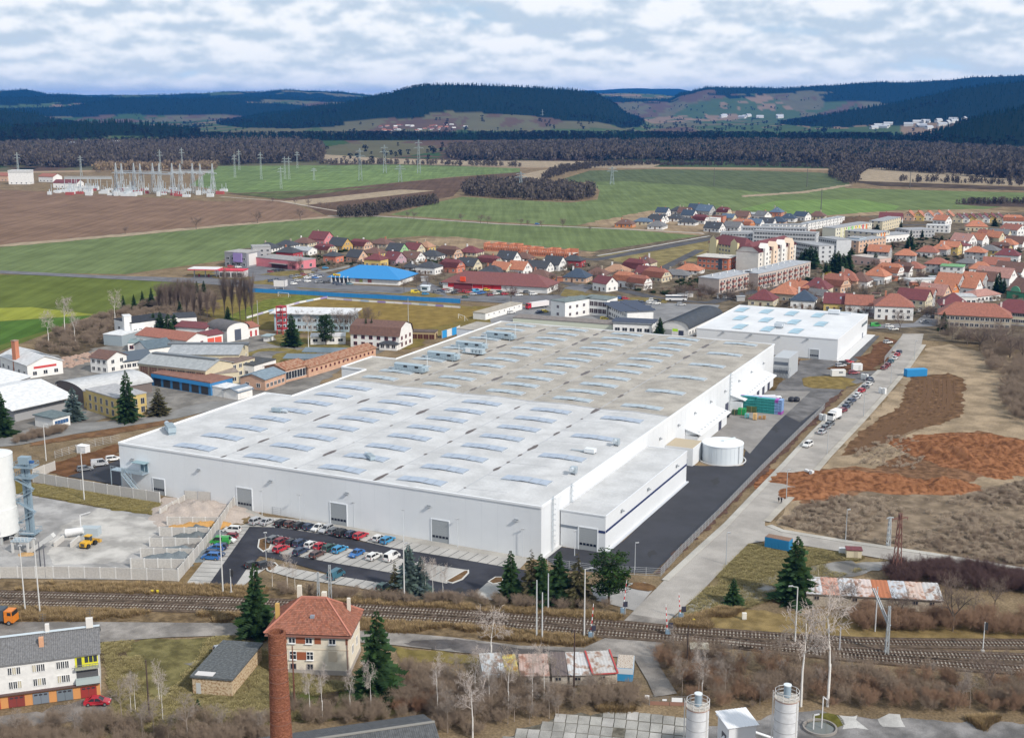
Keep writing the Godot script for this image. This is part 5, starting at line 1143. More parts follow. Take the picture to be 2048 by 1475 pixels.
func build_works() -> void:
	var cream := wallm("cream"); var white := wallm("white")
	var red := mat(0.40,0.03,0.03)
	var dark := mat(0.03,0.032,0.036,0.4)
	var o := block("workshop_hall","white gabled hall with tall brick chimney at the left edge","hall",[-203.6,-486.4,-185.6,-467.5],14,5.2,white,flat_roof(0.60,0.61,0.62),{"kind": "g","rise": 2.6,"cols": 5,"side_cols": 3,"floors": 1})
	face(o,"banner",mat(0.5,0.06,0.06),0.5,3.4,9,0.9,1)
	boxpart(o,"solar_panel",mat(0.05,0.07,0.10,0.3),V3(2,6.75,-3.4),V3(12,0.1,5.6)).rotation.x = -0.36
	var ch := thing("brick_chimney","short square brick chimney beside the white gabled hall","chimney",-193.5,-477.3,-25)
	boxpart(ch,"shaft",wallm("brick"),V3(0,6.5,0),V3(1.9,13.0,1.9))
	boxpart(ch,"cap",mat(0.3,0.2,0.15),V3(0,13.1,0),V3(2.2,0.3,2.2))
	var snow := flat_roof(0.70,0.71,0.72)
	block("storage_hall","huge white low gabled roof of the open storage hall at the left edge","hall",[-165.1,-401.9,-153.7,-418.5],34,5.0,mat(0.30,0.30,0.31),snow,{"kind": "g","rise": 3.2,"cols": 0,"side_cols": 0,"eaves": 2.5})
	block("storage_hall","white roofed hall behind the huge storage roof at the left edge","hall",[-183.9,-423.8,-177.4,-449.1],30,5.0,mat(0.34,0.34,0.35),snow,{"kind": "g","rise": 2.6,"cols": 0,"side_cols": 0})
	o = block("gate_house","small white gate house with blue window band by the entrance","gate house",[-148.8,-392.2,-145.3,-397.9],9,3.6,white,flat_roof(0.16,0.20,0.21),{"cols": 0,"side_cols": 0,"eaves": 0.5})
	for i in 5: face(o,"window",mat(0.04,0.10,0.22,0.2),0.18 + i * 0.16,1.3,1.0,1.3)
	o = block("factory_office","yellow two-storey office block with blue door behind a tall spruce","office",[-131.8,-404.8,-124.3,-413.1],20,7.2,mat(0.58,0.44,0.17,0.85,0,mottle(0.8,31,0.01),14.0),flat_roof(0.42,0.42,0.43),{"cols": 4,"floors": 2,"side_cols": 5,"win": Vector2(1.3,1.9),"frame": Color(0.4,0.4,0.4)})
	face(o,"door",mat(0.05,0.12,0.30),0.56,0,1.8,2.6,0,0.14)
	block("factory_wing","lower yellow wing at the back of the yellow office","workshop",[-148.5,-421.1,-137.3,-412.6],12,6.0,mat(0.55,0.40,0.15),flat_roof(0.40,0.40,0.41),{"cols": 4,"floors": 1,"side_cols": 0})
	block("storage_hall","grey hall with frosted pale arched roof behind the yellow office","hall",[-165.3,-442.2,-150.1,-427.4],26,3.6,mat(0.16,0.13,0.12),flat_roof(0.52,0.53,0.54),{"kind": "a","rise": 2.6,"cols": 0,"side_cols": 0,"across": true})
	o = block("loading_shed","open fronted shed with bright blue fascia below the cream workshop","shed",[-134.8,-456.1,-108.8,-439.4],11,4.6,mat(0.04,0.17,0.36),flat_roof(0.27,0.15,0.12),{"cols": 0,"side_cols": 0})
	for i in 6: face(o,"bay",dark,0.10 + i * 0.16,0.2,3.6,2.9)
	face(o,"fascia",mat(0.03,0.22,0.50),0.5,3.2,o.get_meta("w"),1.3,0,0.3)
	o = block("workshop","cream workshop with tall brown windows, nearer of two ridged roofs","workshop",[-142.3,-465.4,-113.5,-452],16,6.6,cream,flat_roof(0.36,0.38,0.39),{"kind": "g","rise": 2.4,"cols": 0,"side_cols": 3,"floors": 1})
	for i in 7:
		var f := face(o,"window",mat(0.13,0.07,0.055,0.4) if i in [0,1,2,6] else mat(0.05,0.05,0.05,0.3),0.08 + i * 0.14,1.2,4.2,4.4)
		for k in 4: boxpart(f,"mullion",mat(0.34,0.24,0.18),V3(-1.6 + k * 1.06,0,0.05),V3(0.1,4.3,0.08))
	o.remove_meta("zz")
	boxpart(o,"ridge_light",mat(0.12,0.13,0.14,0.4),V3(0,9.1,0),V3(30,0.9,2.2))
	o = block("workshop","second workshop with ridged roof and long roof light, behind the cream one","workshop",[-134.1,-477.3,-106.6,-477.3],18,7.5,cream,flat_roof(0.36,0.38,0.40),{"kind": "g","rise": 2.4,"cols": 0,"side_cols": 2})
	boxpart(o,"ridge_light",mat(0.12,0.13,0.14,0.4),V3(0,10.0,0),V3(32,0.9,2.2))
	block("workshop_annex","low cream annex with three dark windows at the end of the workshop","annex",[-114,-455.1,-103.2,-460.2],9,4.2,cream,flat_roof(0.33,0.28,0.25),{"cols": 4,"floors": 1,"side_cols": 1})
	block("workshop_annex","cream two-storey annex with patched brown roof behind the low annex","annex",[-108.8,-463.3,-100.4,-477.3],10,6.0,cream,flat_roof(0.22,0.17,0.15),{"cols": 5,"floors": 2})
	block("house","white two-storey house with brown roof in the middle of the scrap yard","house",[-165.4,-479.6,-157.3,-475.1],10,6.0,white,roofm("brown"),{"kind": "g","rise": 2.2,"cols": 3,"floors": 2})
	block("barn","long shed with dark solar roof beside the white house in the yard","shed",[-154.3,-481.8,-144.1,-489.9],11,3.6,white,mat(0.07,0.09,0.115,0.35),{"kind": "g","rise": 2.6,"cols": 6,"floors": 1})
	block("barn","blue grey roofed shed in front of the fire station","shed",[-150.5,-505.5,-142.1,-513.1],12,4.0,white,flat_roof(0.13,0.17,0.20),{"kind": "g","rise": 2.4,"cols": 0})
	var mf := {"kind": "g","rise": 2.2,"cols": 6,"floors": 1,"sill": 2.4,"side_cols": 2,"frame": Color(0.25,0.04,0.06),"pane": Color(0.10,0.05,0.06)}
	block("fire_station","long white station building with rust red roof and maroon windows","fire station",[-161.8,-528.8,-136.9,-515.6],13,5.6,white,roofm("rust red"),mf)
	block("fire_station","white station wing with maroon roof beside the red garage doors","fire station",[-150.9,-551.3,-136.1,-545.5],11,5.2,white,roofm("maroon"),{"kind": "g","rise": 1.6,"cols": 4,"frame": Color(0.25,0.04,0.06)})
	block("office_building","white flat roofed building with dark roof behind the spruces","office",[-167.8,-542.7,-151.7,-558.7],16,8.0,white,flat_roof(0.06,0.065,0.075),{"cols": 9,"floors": 2,"side_cols": 2})
	block("office_building","white block at the far end of the flat roofed building","office",[-153.7,-561.7,-144.6,-564.8],14,7.0,white,flat_roof(0.08,0.085,0.095),{"cols": 5,"floors": 2})
	o = block("stair_tower","white stair tower on the corner of the flat roofed building","tower",[-171,-542.7,-168.2,-544.1],5,11.0,white,snow,{"cols": 0,"side_cols": 0})
	block("storage_hall","grey panelled hall with flat white roof at the scrub bank","hall",[-178,-534.8,-169,-531.5],20,4.6,mat(0.30,0.35,0.38),snow,{"cols": 0,"side_cols": 0})
	block("annex","low white annex with teal roof left of the rust red roof","annex",[-163.2,-520.8,-154.9,-522.1],9,3.4,white,flat_roof(0.25,0.32,0.33),{"cols": 3,"floors": 1,"frame": Color(0.25,0.04,0.06)})
	o = block("fire_garage","white garage with two bright red doors and maroon roof","garage",[-132.4,-531,-126.7,-537.9],9,4.6,white,roofm("maroon"),{"kind": "g","rise": 1.2,"cols": 0,"side_cols": 0})
	for u in [0.28,0.72]: face(o,"garage_door",mat(0.62,0.10,0.06),u,0.1,3.6,3.3)
	o = block("barrel_hall","white arched hall with grey roof between the garages","hall",[-136.1,-549,-125.4,-540.4],12,5.0,white,flat_roof(0.16,0.155,0.16),{"kind": "a","rise": 3.2,"cols": 0,"side_cols": 0})
	face(o,"hall_door",mat(0.07,0.085,0.12),0.5,0.1,3.6,5.0,1)
	o = block("fire_garage","white garage row with tiled roof and four red doors","garage",[-122.3,-547.8,-114.9,-557.8],10,4.2,white,roofm("rust red"),{"kind": "g","rise": 1.6,"cols": 0,"side_cols": 0})
	for i in 4: face(o,"garage_door",red,0.14 + i * 0.24,0.1,1.1,2.6)
	o = block("football_stand","light blue stand building with white sloping roof beside the pitch","grandstand",[-110,-569.4,-74.1,-565.3],15,8.0,wallm("pale blue"),snow,{"cols": 14,"floors": 2,"sill": 1.2,"step": 3.2,"eaves": 1.6,"rise": 0.5})
	var tw := thing("training_tower","red scaffold stair tower at the end of the light blue stand","tower",-105.1,-561.7,-25)
	var b := MB.new()
	for x in [-1.6,1.6]:
		for z in [-1.6,1.6]: b.bar(V3(x,0,z),V3(x,13,z),0.14)
	part(tw,"frame",b.mesh(),red)
	for i in 5: boxpart(tw,"platform",mat(0.30,0.04,0.05),V3(0,2.5 + i * 2.5,0),V3(3.0,0.9,3.0))
	block("mansard_house","big white house with mansard roof beside the football pitch","house",[-69.8,-530.7,-48.2,-523.7],15,6.0,white,roofm("brown"),{"kind": "b","rise": 5.2,"cols": 6,"floors": 2,"frame": Color(0.25,0.05,0.07)})
	block("porch_house","low white porch house with dark roof in front of the mansard house","porch",[-56.7,-523.7,-49.1,-521.6],6,3.0,white,roofm("dark grey"),{"kind": "h","rise": 1.0,"cols": 3,"floors": 1})
	block("garage","low flat white garage behind the pine tree","garage",[-87.9,-535,-72.9,-536.7],9,3.2,white,flat_roof(0.6,0.6,0.6),{"cols": 4,"side_cols": 1,"win": Vector2(2.0,1.2),"sill": 1.3})
	for q in [["nearer solar roofed carport beside the long salmon building",-79.2,-491],["farther solar roofed carport beside the long salmon building",-73.7,-504.2]]:
		o = thing("carport",q[0],"carport",q[1],q[2] - 4.0,-5,"solar carports")
		boxpart(o,"roof",mat(0.10,0.14,0.17,0.3),V3(0,3.1,0),V3(26,0.2,7)).rotation.x = 0.09
		for i in 5:
			for z in [-2.6,2.6]: boxpart(o,"post",mat(0.45,0.47,0.48),V3(-11 + i * 5.5,1.5,z),V3(0.2,3.0,0.2))
	var salmon := mat(0.58,0.36,0.25,0.85,0,mottle(0.8,31,0.01),14.0)
	var rusty := mat(0.37,0.24,0.17,0.85,0,noise_tex(41,0.014,[[0.3,Color(0.55,0.25,0.13)],[0.5,Color(0.85,0.75,0.66)],[0.8,Color(1,1,1)]]),11.0)
	block("long_workshop","salmon workshop with tall windows and patchy rusty roof, nearer part","workshop",[-85.7,-461.2,-78.7,-471.4],11,4.8,salmon,rusty,{"kind": "g","rise": 1.6,"cols": 4,"floors": 1,"win": Vector2(3.0,2.8)})
	block("long_workshop","salmon workshop under blue grey roof at the near end","workshop",[-90.7,-447.4,-85.4,-459.1],11,4.2,salmon,flat_roof(0.22,0.28,0.33),{"kind": "g","rise": 1.6,"cols": 5,"floors": 1})
	block("long_workshop","very long salmon building with tan rusted roof and small windows","workshop",[-78.4,-470.1,-56.7,-509.7],9,3.8,salmon,rusty,{"kind": "g","rise": 1.4,"cols": 15,"floors": 1,"win": Vector2(0.9,0.9),"sill": 1.8,"frame": Color(0.3,0.08,0.06)})
	block("flat_workshop","white flat building with dark roof beside the lawn","workshop",[-99.1,-469.2,-92.9,-481.1],13,4.6,white,flat_roof(0.10,0.105,0.11),{"cols": 7,"floors": 1})
	block("garage","small white garage with blue grey roof near the factory corner","garage",[-97.6,-432.8,-93.7,-439],7,2.8,white,flat_roof(0.20,0.25,0.31),{"kind": "g","rise": 1.2,"cols": 2,"side_cols": 0})
	block("garage","white lean garage wall beside the blue gates","garage",[-108.8,-440.3,-97.6,-432.8],7,3.2,white,snow,{"cols": 0,"side_cols": 0})
	block("shed_row","row of brown sheds with doors right of the mansard house","shed",[-45.1,-549.2,-34.3,-547.5],6,3.0,mat(0.40,0.30,0.17),flat_roof(0.15,0.12,0.11),{"cols": 4,"win": Vector2(2.2,2.0),"sill": 0.1,"pane": Color(0.09,0.03,0.025),"frame": Color(0.2,0.14,0.08)})
	block("flat_house","white box kiosk with sheltered roof left of the big spruce","kiosk",[-109.9,-542.6,-107.3,-541.8],4,2.4,white,flat_roof(0.34,0.42,0.45),{"cols": 0,"side_cols": 0,"eaves": 0.8})
	build_market()
func build_market() -> void:
	var white := wallm("white")
	var o := block("red_market","long maroon roofed supermarket with red advert panels","supermarket",[-39.2,-701.4,19.3,-680.5],20,4.2,white,mat(0.20,0.07,0.065,0.8,0,mottle(0.7,32,0.012),9.0),{"kind": "h","rise": 5.0,"cols": 0,"side_cols": 3,"eaves": 1.0})
	for i in 4: face(o,"advert_panel",mat(0.62,0.03,0.04),[0.10,0.34,0.44,0.52][i],1.0,6.0,2.2)
	face(o,"entrance",mat(0.20,0.03,0.04),0.20,0.1,11,3.2,0,0.4)
	var sg := face(o,"sign",mat(0.72,0.07,0.02),0.20,4.6,3.0,2.6,0,0.8)
	sg.set_meta("label","round orange red sign over the entrance")
	o = block("office_building","white two-storey office wing with blank end, left of the salmon stairwell","office",[19.1,-607.3,25.8,-600.3],22,8.0,white,flat_roof(0.20,0.235,0.235),{"cols": 1,"floors": 2,"side_cols": 4,"sill": 1.2,"step": 3.6,"pane": Color(0.04,0.02,0.03)})
	o = block("office_building","white two-storey office wing with paired dark windows","office",[34.3,-614.5,46.7,-607.3],12,8.0,white,flat_roof(0.20,0.235,0.235),{"cols": 6,"floors": 2,"side_cols": 0,"sill": 1.2,"step": 3.6,"win": Vector2(2.0,2.2),"pane": Color(0.04,0.02,0.03)})
	block("office_building","salmon stairwell with glass bands between the white office wings","office",[29.6,-608,34,-608.7],12,7.8,mat(0.48,0.23,0.17),flat_roof(0.20,0.235,0.235),{"cols": 1,"floors": 2,"side_cols": 0,"win": Vector2(4.0,2.4),"sill": 0.8,"step": 3.6})
	o = block("office_building","white building with slanting rows of solar panels on the roof","office",[54.5,-582.6,67.2,-585.9],30,6.0,white,flat_roof(0.16,0.17,0.185),{"cols": 0,"floors": 2,"side_cols": 9})
	for i in 9:
		for k in 2:
			var p := boxpart(o,"solar_panel",mat(0.035,0.045,0.075,0.2),V3(-5.5 + k * 9.5,6.75,-13 + i * 3.2),V3(8.6,0.12,1.9))
			p.rotation.x = 0.35
	o = block("office_building","low white building with solar panels left of the tall solar roof","office",[47.5,-607.3,59.1,-601],14,4.0,white,flat_roof(0.18,0.19,0.20),{"cols": 7,"floors": 1,"side_cols": 0,"pane": Color(0.07,0.02,0.03)})
	for i in 4: boxpart(o,"solar_panel",mat(0.035,0.045,0.075,0.2),V3(0,4.7,-5 + i * 3.2),V3(22,0.1,1.7)).rotation.x = 0.35
	o = block("workshop","low solar roofed workshop in front, close behind the long warehouse","workshop",[46.3,-563.7,63.4,-559.1],14,4.2,white,flat_roof(0.17,0.18,0.19),{"cols": 5,"floors": 1,"side_cols": 3,"win": Vector2(2.2,1.6)})
	for i in 3: boxpart(o,"solar_panel",mat(0.035,0.045,0.075,0.2),V3(0,4.9,-4 + i * 3.4),V3(20,0.1,1.8)).rotation.x = 0.35
	o = block("barrel_hall","dark arched hall with white gable beside the smaller warehouse","hall",[67.8,-556.1,79.1,-550.2],46,4.2,white,flat_roof(0.085,0.095,0.11),{"kind": "a","rise": 3.4,"cols": 0,"side_cols": 0,"across": true})
	face(o,"hall_door",mat(0.35,0.36,0.36),0.25,0.1,3.2,3.2,3); face(o,"window",mat(0.04,0.05,0.09),0.72,1.0,2.4,2.2,3); face(o,"sign",mat(0.45,0.75,0.03),0.5,2.6,2.6,1.2,3)
	for i in 12: face(o,"window",mat(0.12,0.13,0.14,0.3),0.04 + i * 0.083,1.4,1.6,1.4,0)
	block("garage_row","long grey roofed garage row between the warehouse and the white office","garage",[0.4,-586.5,46.3,-567.7],10,3.0,mat(0.55,0.57,0.46),flat_roof(0.25,0.225,0.21),{"cols": 0,"side_cols": 0})
	block("strip_building","narrow tan roofed strip along the goal end of the pitch","shed",[-12.9,-596.9,5.2,-628.1],7,3.2,white,flat_roof(0.42,0.38,0.32),{"cols": 7,"side_cols": 0,"win": Vector2(0.8,0.7),"sill": 1.8})
	var st := thing("petrol_station","petrol station with red and white canopy at the roundabout","petrol station",-178.4,-748.5,-8)
	boxpart(st,"canopy",mat(0.62,0.6,0.6),V3(-6,5.2,2),V3(18,0.9,10))
	boxpart(st,"canopy_band",mat(0.55,0.03,0.06),V3(-6,5.0,2),V3(18.2,0.5,10.2))
	boxpart(st,"shop",mat(0.55,0.52,0.52),V3(11,2.2,0),V3(15,4.4,9))
	boxpart(st,"shop_band",mat(0.55,0.03,0.06),V3(11,4.5,0),V3(15.3,0.6,9.3))
	for i in 4: boxpart(st,"window",mat(0.05,0.06,0.07,0.2),V3(5.5 + i * 3.6,2.0,4.52),V3(2.8,2.6,0.1))
	for x in [-13,-6,1]: boxpart(st,"post",mat(0.5,0.5,0.5),V3(x,2.4,2),V3(0.5,4.8,0.5))
	for x in [-10,-4]: boxpart(st,"fuel_pump",mat(0.3,0.05,0.06),V3(x,0.9,2),V3(1.0,1.8,0.6))
	o = block("store_building","three-storey grey store with purple glazed corner and white poster","store",[-183.8,-796.2,-168.3,-789.1],15,9.2,mat(0.24,0.24,0.26),flat_roof(0.40,0.39,0.38),{"cols": 4,"floors": 2,"side_cols": 0,"win": Vector2(2.2,1.6),"step": 3.6})
	face(o,"purple_bay",mat(0.27,0.20,0.42),0.62,3.4,6.4,5.6,0,1.2)
	face(o,"poster",mat(0.6,0.58,0.56),0.45,1.0,9,7.4,1)
	o = block("store_building","long pink flat roofed store with dark entrance canopy","store",[-165.7,-799.2,-134.6,-777.6],17,5.4,mat(0.62,0.20,0.23,0.8,0,mottle(0.9,31,0.01),14.0),flat_roof(0.34,0.33,0.33),{"cols": 0,"side_cols": 2,"win": Vector2(2,2)})
	face(o,"entrance",mat(0.10,0.035,0.04),0.60,0.1,14,2.6,0,0.2); face(o,"canopy",mat(0.22,0.20,0.2),0.60,2.9,15,0.3,0,2.6); face(o,"window",mat(0.12,0.04,0.05),0.93,0.6,3,2.0)
	block("store_wing","grey flat store wing behind the pink store","store",[-174.9,-840.1,-163.2,-843.5],14,7.0,mat(0.36,0.36,0.37),flat_roof(0.36,0.36,0.36),{"cols": 3,"floors": 2})
	o = block("supermarket","white supermarket with bright blue hipped roof","supermarket",[-106.2,-724.4,-65.1,-711.8],27,4.0,white,mat(0.02,0.20,0.47,0.6),{"kind": "h","rise": 5.2,"cols": 0,"side_cols": 0,"eaves": 1.4})
	for i in 3: face(o,"poster",[mat(0.45,0.28,0.30),mat(0.40,0.40,0.10),mat(0.35,0.12,0.10)][i],[0.40,0.45,0.58][i],0.9,2.4,2.0)
	face(o,"entrance",mat(0.06,0.065,0.08,0.3),0.16,0.1,11,3.2,0,0.2)
	var sy := face(o,"sign",mat(0.70,0.55,0.02),0.10,4.2,4.4,1.0,0,0.5)
	var t := TextMesh.new()
	t.text = "BILLA"; t.font_size = 64; t.pixel_size = 0.014; t.depth = 0.05
	part(sy,"lettering",t,mat(0.5,0.03,0.03),V3(0,0,0.28))
	for q in [-81,-752.7,-79.8,-755.4]: pass
	for i in 5: face(o,"column",mat(0.6,0.6,0.6),0.03 + i * 0.06,0,0.4,4.0,0,1.4)
	o = thing("billboard","large white billboard at the left end of the blue fence","billboard",-130.8,-695.8,-8)
	boxpart(o,"panel",mat(0.66,0.64,0.63),V3(0,3.6,0),V3(6.2,3.4,0.25))
	boxpart(o,"panel",mat(0.6,0.58,0.58),V3(3.4,3.6,-2),V3(0.25,3.4,4.6))
	for x in [-2.4,2.4]: boxpart(o,"post",mat(0.4,0.4,0.4),V3(x,1,-0.2),V3(0.3,2.2,0.3))
	o = thing("kiosk","small pale blue kiosk at the edge of the red market's car park","kiosk",-48.3,-691.3,-15)
	boxpart(o,"body",mat(0.55,0.62,0.66),V3(0,1.4,0),V3(4.5,2.8,3.5))
	boxpart(o,"roof",mat(0.62,0.68,0.72),V3(0,3.0,0),V3(5.2,0.4,4.2))
	boxpart(o,"window",mat(0.05,0.08,0.10,0.2),V3(0,1.6,1.78),V3(3.0,1.2,0.06))
	panel_fence("board_fence","long bright blue board fence between the pitch and the car parks","fence",[-146.2,-686.8,-125.9,-681,-104.6,-673.6,-90.8,-669.3,-63.6,-660.9,-43.6,-654.3,-27.3,-648.7],4.0,2.3,[mat(0.02,0.20,0.46)],mat(0.02,0.16,0.40))
	var ads := [mat(0.62,0.62,0.63),mat(0.64,0.6,0.6),mat(0.40,0.36,0.52),mat(0.62,0.63,0.62),mat(0.32,0.42,0.56),mat(0.62,0.62,0.6),mat(0.26,0.20,0.42)]
	panel_fence("advert_boards","row of white and purple advert boards along the far side of the pitch","advert boards",[-98.9,-661.7,-75.5,-651.5,-52.4,-643.5,-26.6,-631.9],5.0,1.2,ads,mat(0.4,0.4,0.4))
	panel_fence("advert_boards","row of advert boards between the pitch and the training lawn","advert boards",[-129.4,-601,-120.7,-624.3,-111.6,-647.5,-99.4,-665.1],5.0,1.2,ads,mat(0.4,0.4,0.4))
	o = panel_fence("board_fence","white and blue board wall at the lower right corner of the pitch","fence",[-31.4,-550.2,-25.3,-560.6,-23.9,-564.6],4.0,3.4,[mat(0.02,0.25,0.55),mat(0.6,0.6,0.6)],mat(0.4,0.4,0.4))
	for q in [["white goal at the right end of the football pitch",-24.5,-597.6,-62.0],["white goal on the green training pitch",-123.8,-669.3,-30.0]]:
		o = thing("football_goal",q[0],"goal",q[1],q[2],q[3])
		var b := MB.new()
		b.bar(V3(-3.6,0,0),V3(-3.6,2.5,0),0.07); b.bar(V3(3.6,0,0),V3(3.6,2.5,0),0.07); b.bar(V3(-3.6,2.5,0),V3(3.6,2.5,0),0.07)
		part(o,"frame",b.mesh(),mat(0.7,0.7,0.7))
		b = MB.new()
		for x in [-3.6,3.6]: b.bar(V3(x,2.4,-0.1),V3(x,0.1,-1.8),0.04)
		b.bar(V3(-3.6,0.1,-1.8),V3(3.6,0.1,-1.8),0.04)
		part(o,"net_stay",b.mesh(),mat(0.5,0.5,0.5))
func panel_fence(called: String,label: String,cat: String,a: Array,step: float,h: float,ms: Array,pm: Material,thick := 0.14,post := 0.12) -> Node3D:
	var p := pts(a)
	var o := thing(called,label,cat,p[0].x,p[0].y)
	var key := str([step,h,thick])
	if not meshes.has(key):
		var b := MB.new()
		b.box(0.02,step - 0.02,0.05,h,-thick / 2,thick / 2)
		var c := MB.new()
		c.box(-post,post,0,h + 0.08,-thick / 2 - 0.05,thick / 2 + 0.05)
		meshes[key] = [b.mesh(),c.mesh()]
	var k := 0
	for i in p.size() - 1:
		var l := p[i].distance_to(p[i + 1]); var n := maxi(1,roundi(l / step))
		var yaw := -rad_to_deg((p[i + 1] - p[i]).angle())
		for j in n:
			var q := p[i].lerp(p[i + 1],float(j) / n) - p[0]
			var s := part(o,"panel",meshes[key][0],ms[k % ms.size()],V3(q.x,0,q.y),yaw)
			s.scale.x = l / n / step
			part(o,"post",meshes[key][1],pm,V3(q.x,0,q.y),yaw)
			k += 1
	var e := p[-1] - p[0]
	part(o,"post",meshes[key][1],pm,V3(e.x,0,e.y),-rad_to_deg((p[-1] - p[-2]).angle()))
	return o
func tiles(b: MB,p: Array,cw: float,rh: float) -> void:
	var A: Vector3 = p[0]; var B: Vector3 = p[1]; var C: Vector3 = p[2]; var D: Vector3 = p[3]
	var n := (D - A).cross(B - A).normalized()
	if n.y < 0: n = -n
	var up := ((C + D) / 2 - (A + B) / 2); up -= (B - A).normalized() * up.dot((B - A).normalized())
	var rows := int(up.length() / rh)
	for j in rows:
		var t0 := float(j) / rows; var t1 := minf(1.0,(j + 1.25) / rows)
		var l0 := A.lerp(D,t0); var r0 := B.lerp(C,t0)
		var l1 := A.lerp(D,minf(t1,1.0)); var r1 := B.lerp(C,minf(t1,1.0))
		var k := maxi(1,int(l0.distance_to(r0) / cw))
		for i in k:
			var s := rng.randf_range(0.62,1.0)
			var c := Color(0.36,0.145,0.095).lerp(Color(0.29,0.16,0.125),rng.randf() * 0.6)
			b.col = Color(c.r * s,c.g * s,c.b * s)
			var a0 := l0.lerp(r0,(i + 0.04) / k) + n * (0.075 + rng.randf() * 0.02); var b0 := l0.lerp(r0,(i + 0.96) / k) + n * 0.08
			var a1 := l1.lerp(r1,(i + 0.04) / k) + n * 0.02; var b1 := l1.lerp(r1,(i + 0.96) / k) + n * 0.02
			b.quad(a0,a1,b1,b0)
			b.quad(a0 - n * 0.08,a0,b0,b0 - n * 0.08)
func corrugated(b: MB,A: Vector3,B: Vector3,C: Vector3,D: Vector3,pitch: float,depth: float) -> void:
	var n := (D - A).cross(B - A).normalized()
	if n.y < 0: n = -n
	var k := int(A.distance_to(B) / pitch) * 2
	for i in k:
		var u := float(i) / k; var v_ := float(i + 1) / k
		var d0 := n * depth * (i % 2); var d1 := n * depth * ((i + 1) % 2)
		b.quad(A.lerp(B,u) + d0,D.lerp(C,u) + d0,D.lerp(C,v_) + d1,A.lerp(B,v_) + d1)
func shed(label: String,q: Array,depth: float,h0: float,h1: float,wm: Material,rm: Material,win := true,called := "shed") -> Node3D:
	var a := Vector2(q[0],q[1]); var c := Vector2(q[2],q[3])
	var w := a.distance_to(c); var yaw := -(c - a).angle()
	var m := (a + c) / 2 + Vector2(0,-1).rotated(-yaw) * depth / 2
	var o := thing(called,label,"shed",m.x,m.y,rad_to_deg(yaw),"",0.1)
	var b := MB.new()
	var x := w / 2 - 0.02; var z := depth / 2
	b.quad(V3(-x,0,z),V3(-x,h0,z),V3(x,h0,z),V3(x,0,z)); b.quad(V3(x,0,-z),V3(x,h1,-z),V3(-x,h1,-z),V3(-x,0,-z))
	b.quad(V3(x,0,z),V3(x,h0,z),V3(x,h1,-z),V3(x,0,-z)); b.quad(V3(-x,0,-z),V3(-x,h1,-z),V3(-x,h0,z),V3(-x,0,z))
	part(o,"wall",b.mesh(),wm)
	b = MB.new()
	corrugated(b,V3(-x,h0 + 0.05,z + 0.35),V3(x,h0 + 0.05,z + 0.35),V3(x,h1 + 0.05,-z - 0.3),V3(-x,h1 + 0.05,-z - 0.3),0.6,0.06)
	b.bar(V3(-x,h0 + 0.02,z + 0.36),V3(x,h0 + 0.02,z + 0.36),0.06)
	part(o,"roof",b.mesh(),rm)
	if win: part(o,"window",window_mesh(1.0,0.6,Color(0.3,0.28,0.25)),null,V3(-w * 0.1,h0 - 1.1,z + 0.02))
	o.set_meta("w",w); o.set_meta("d",depth)
	return o
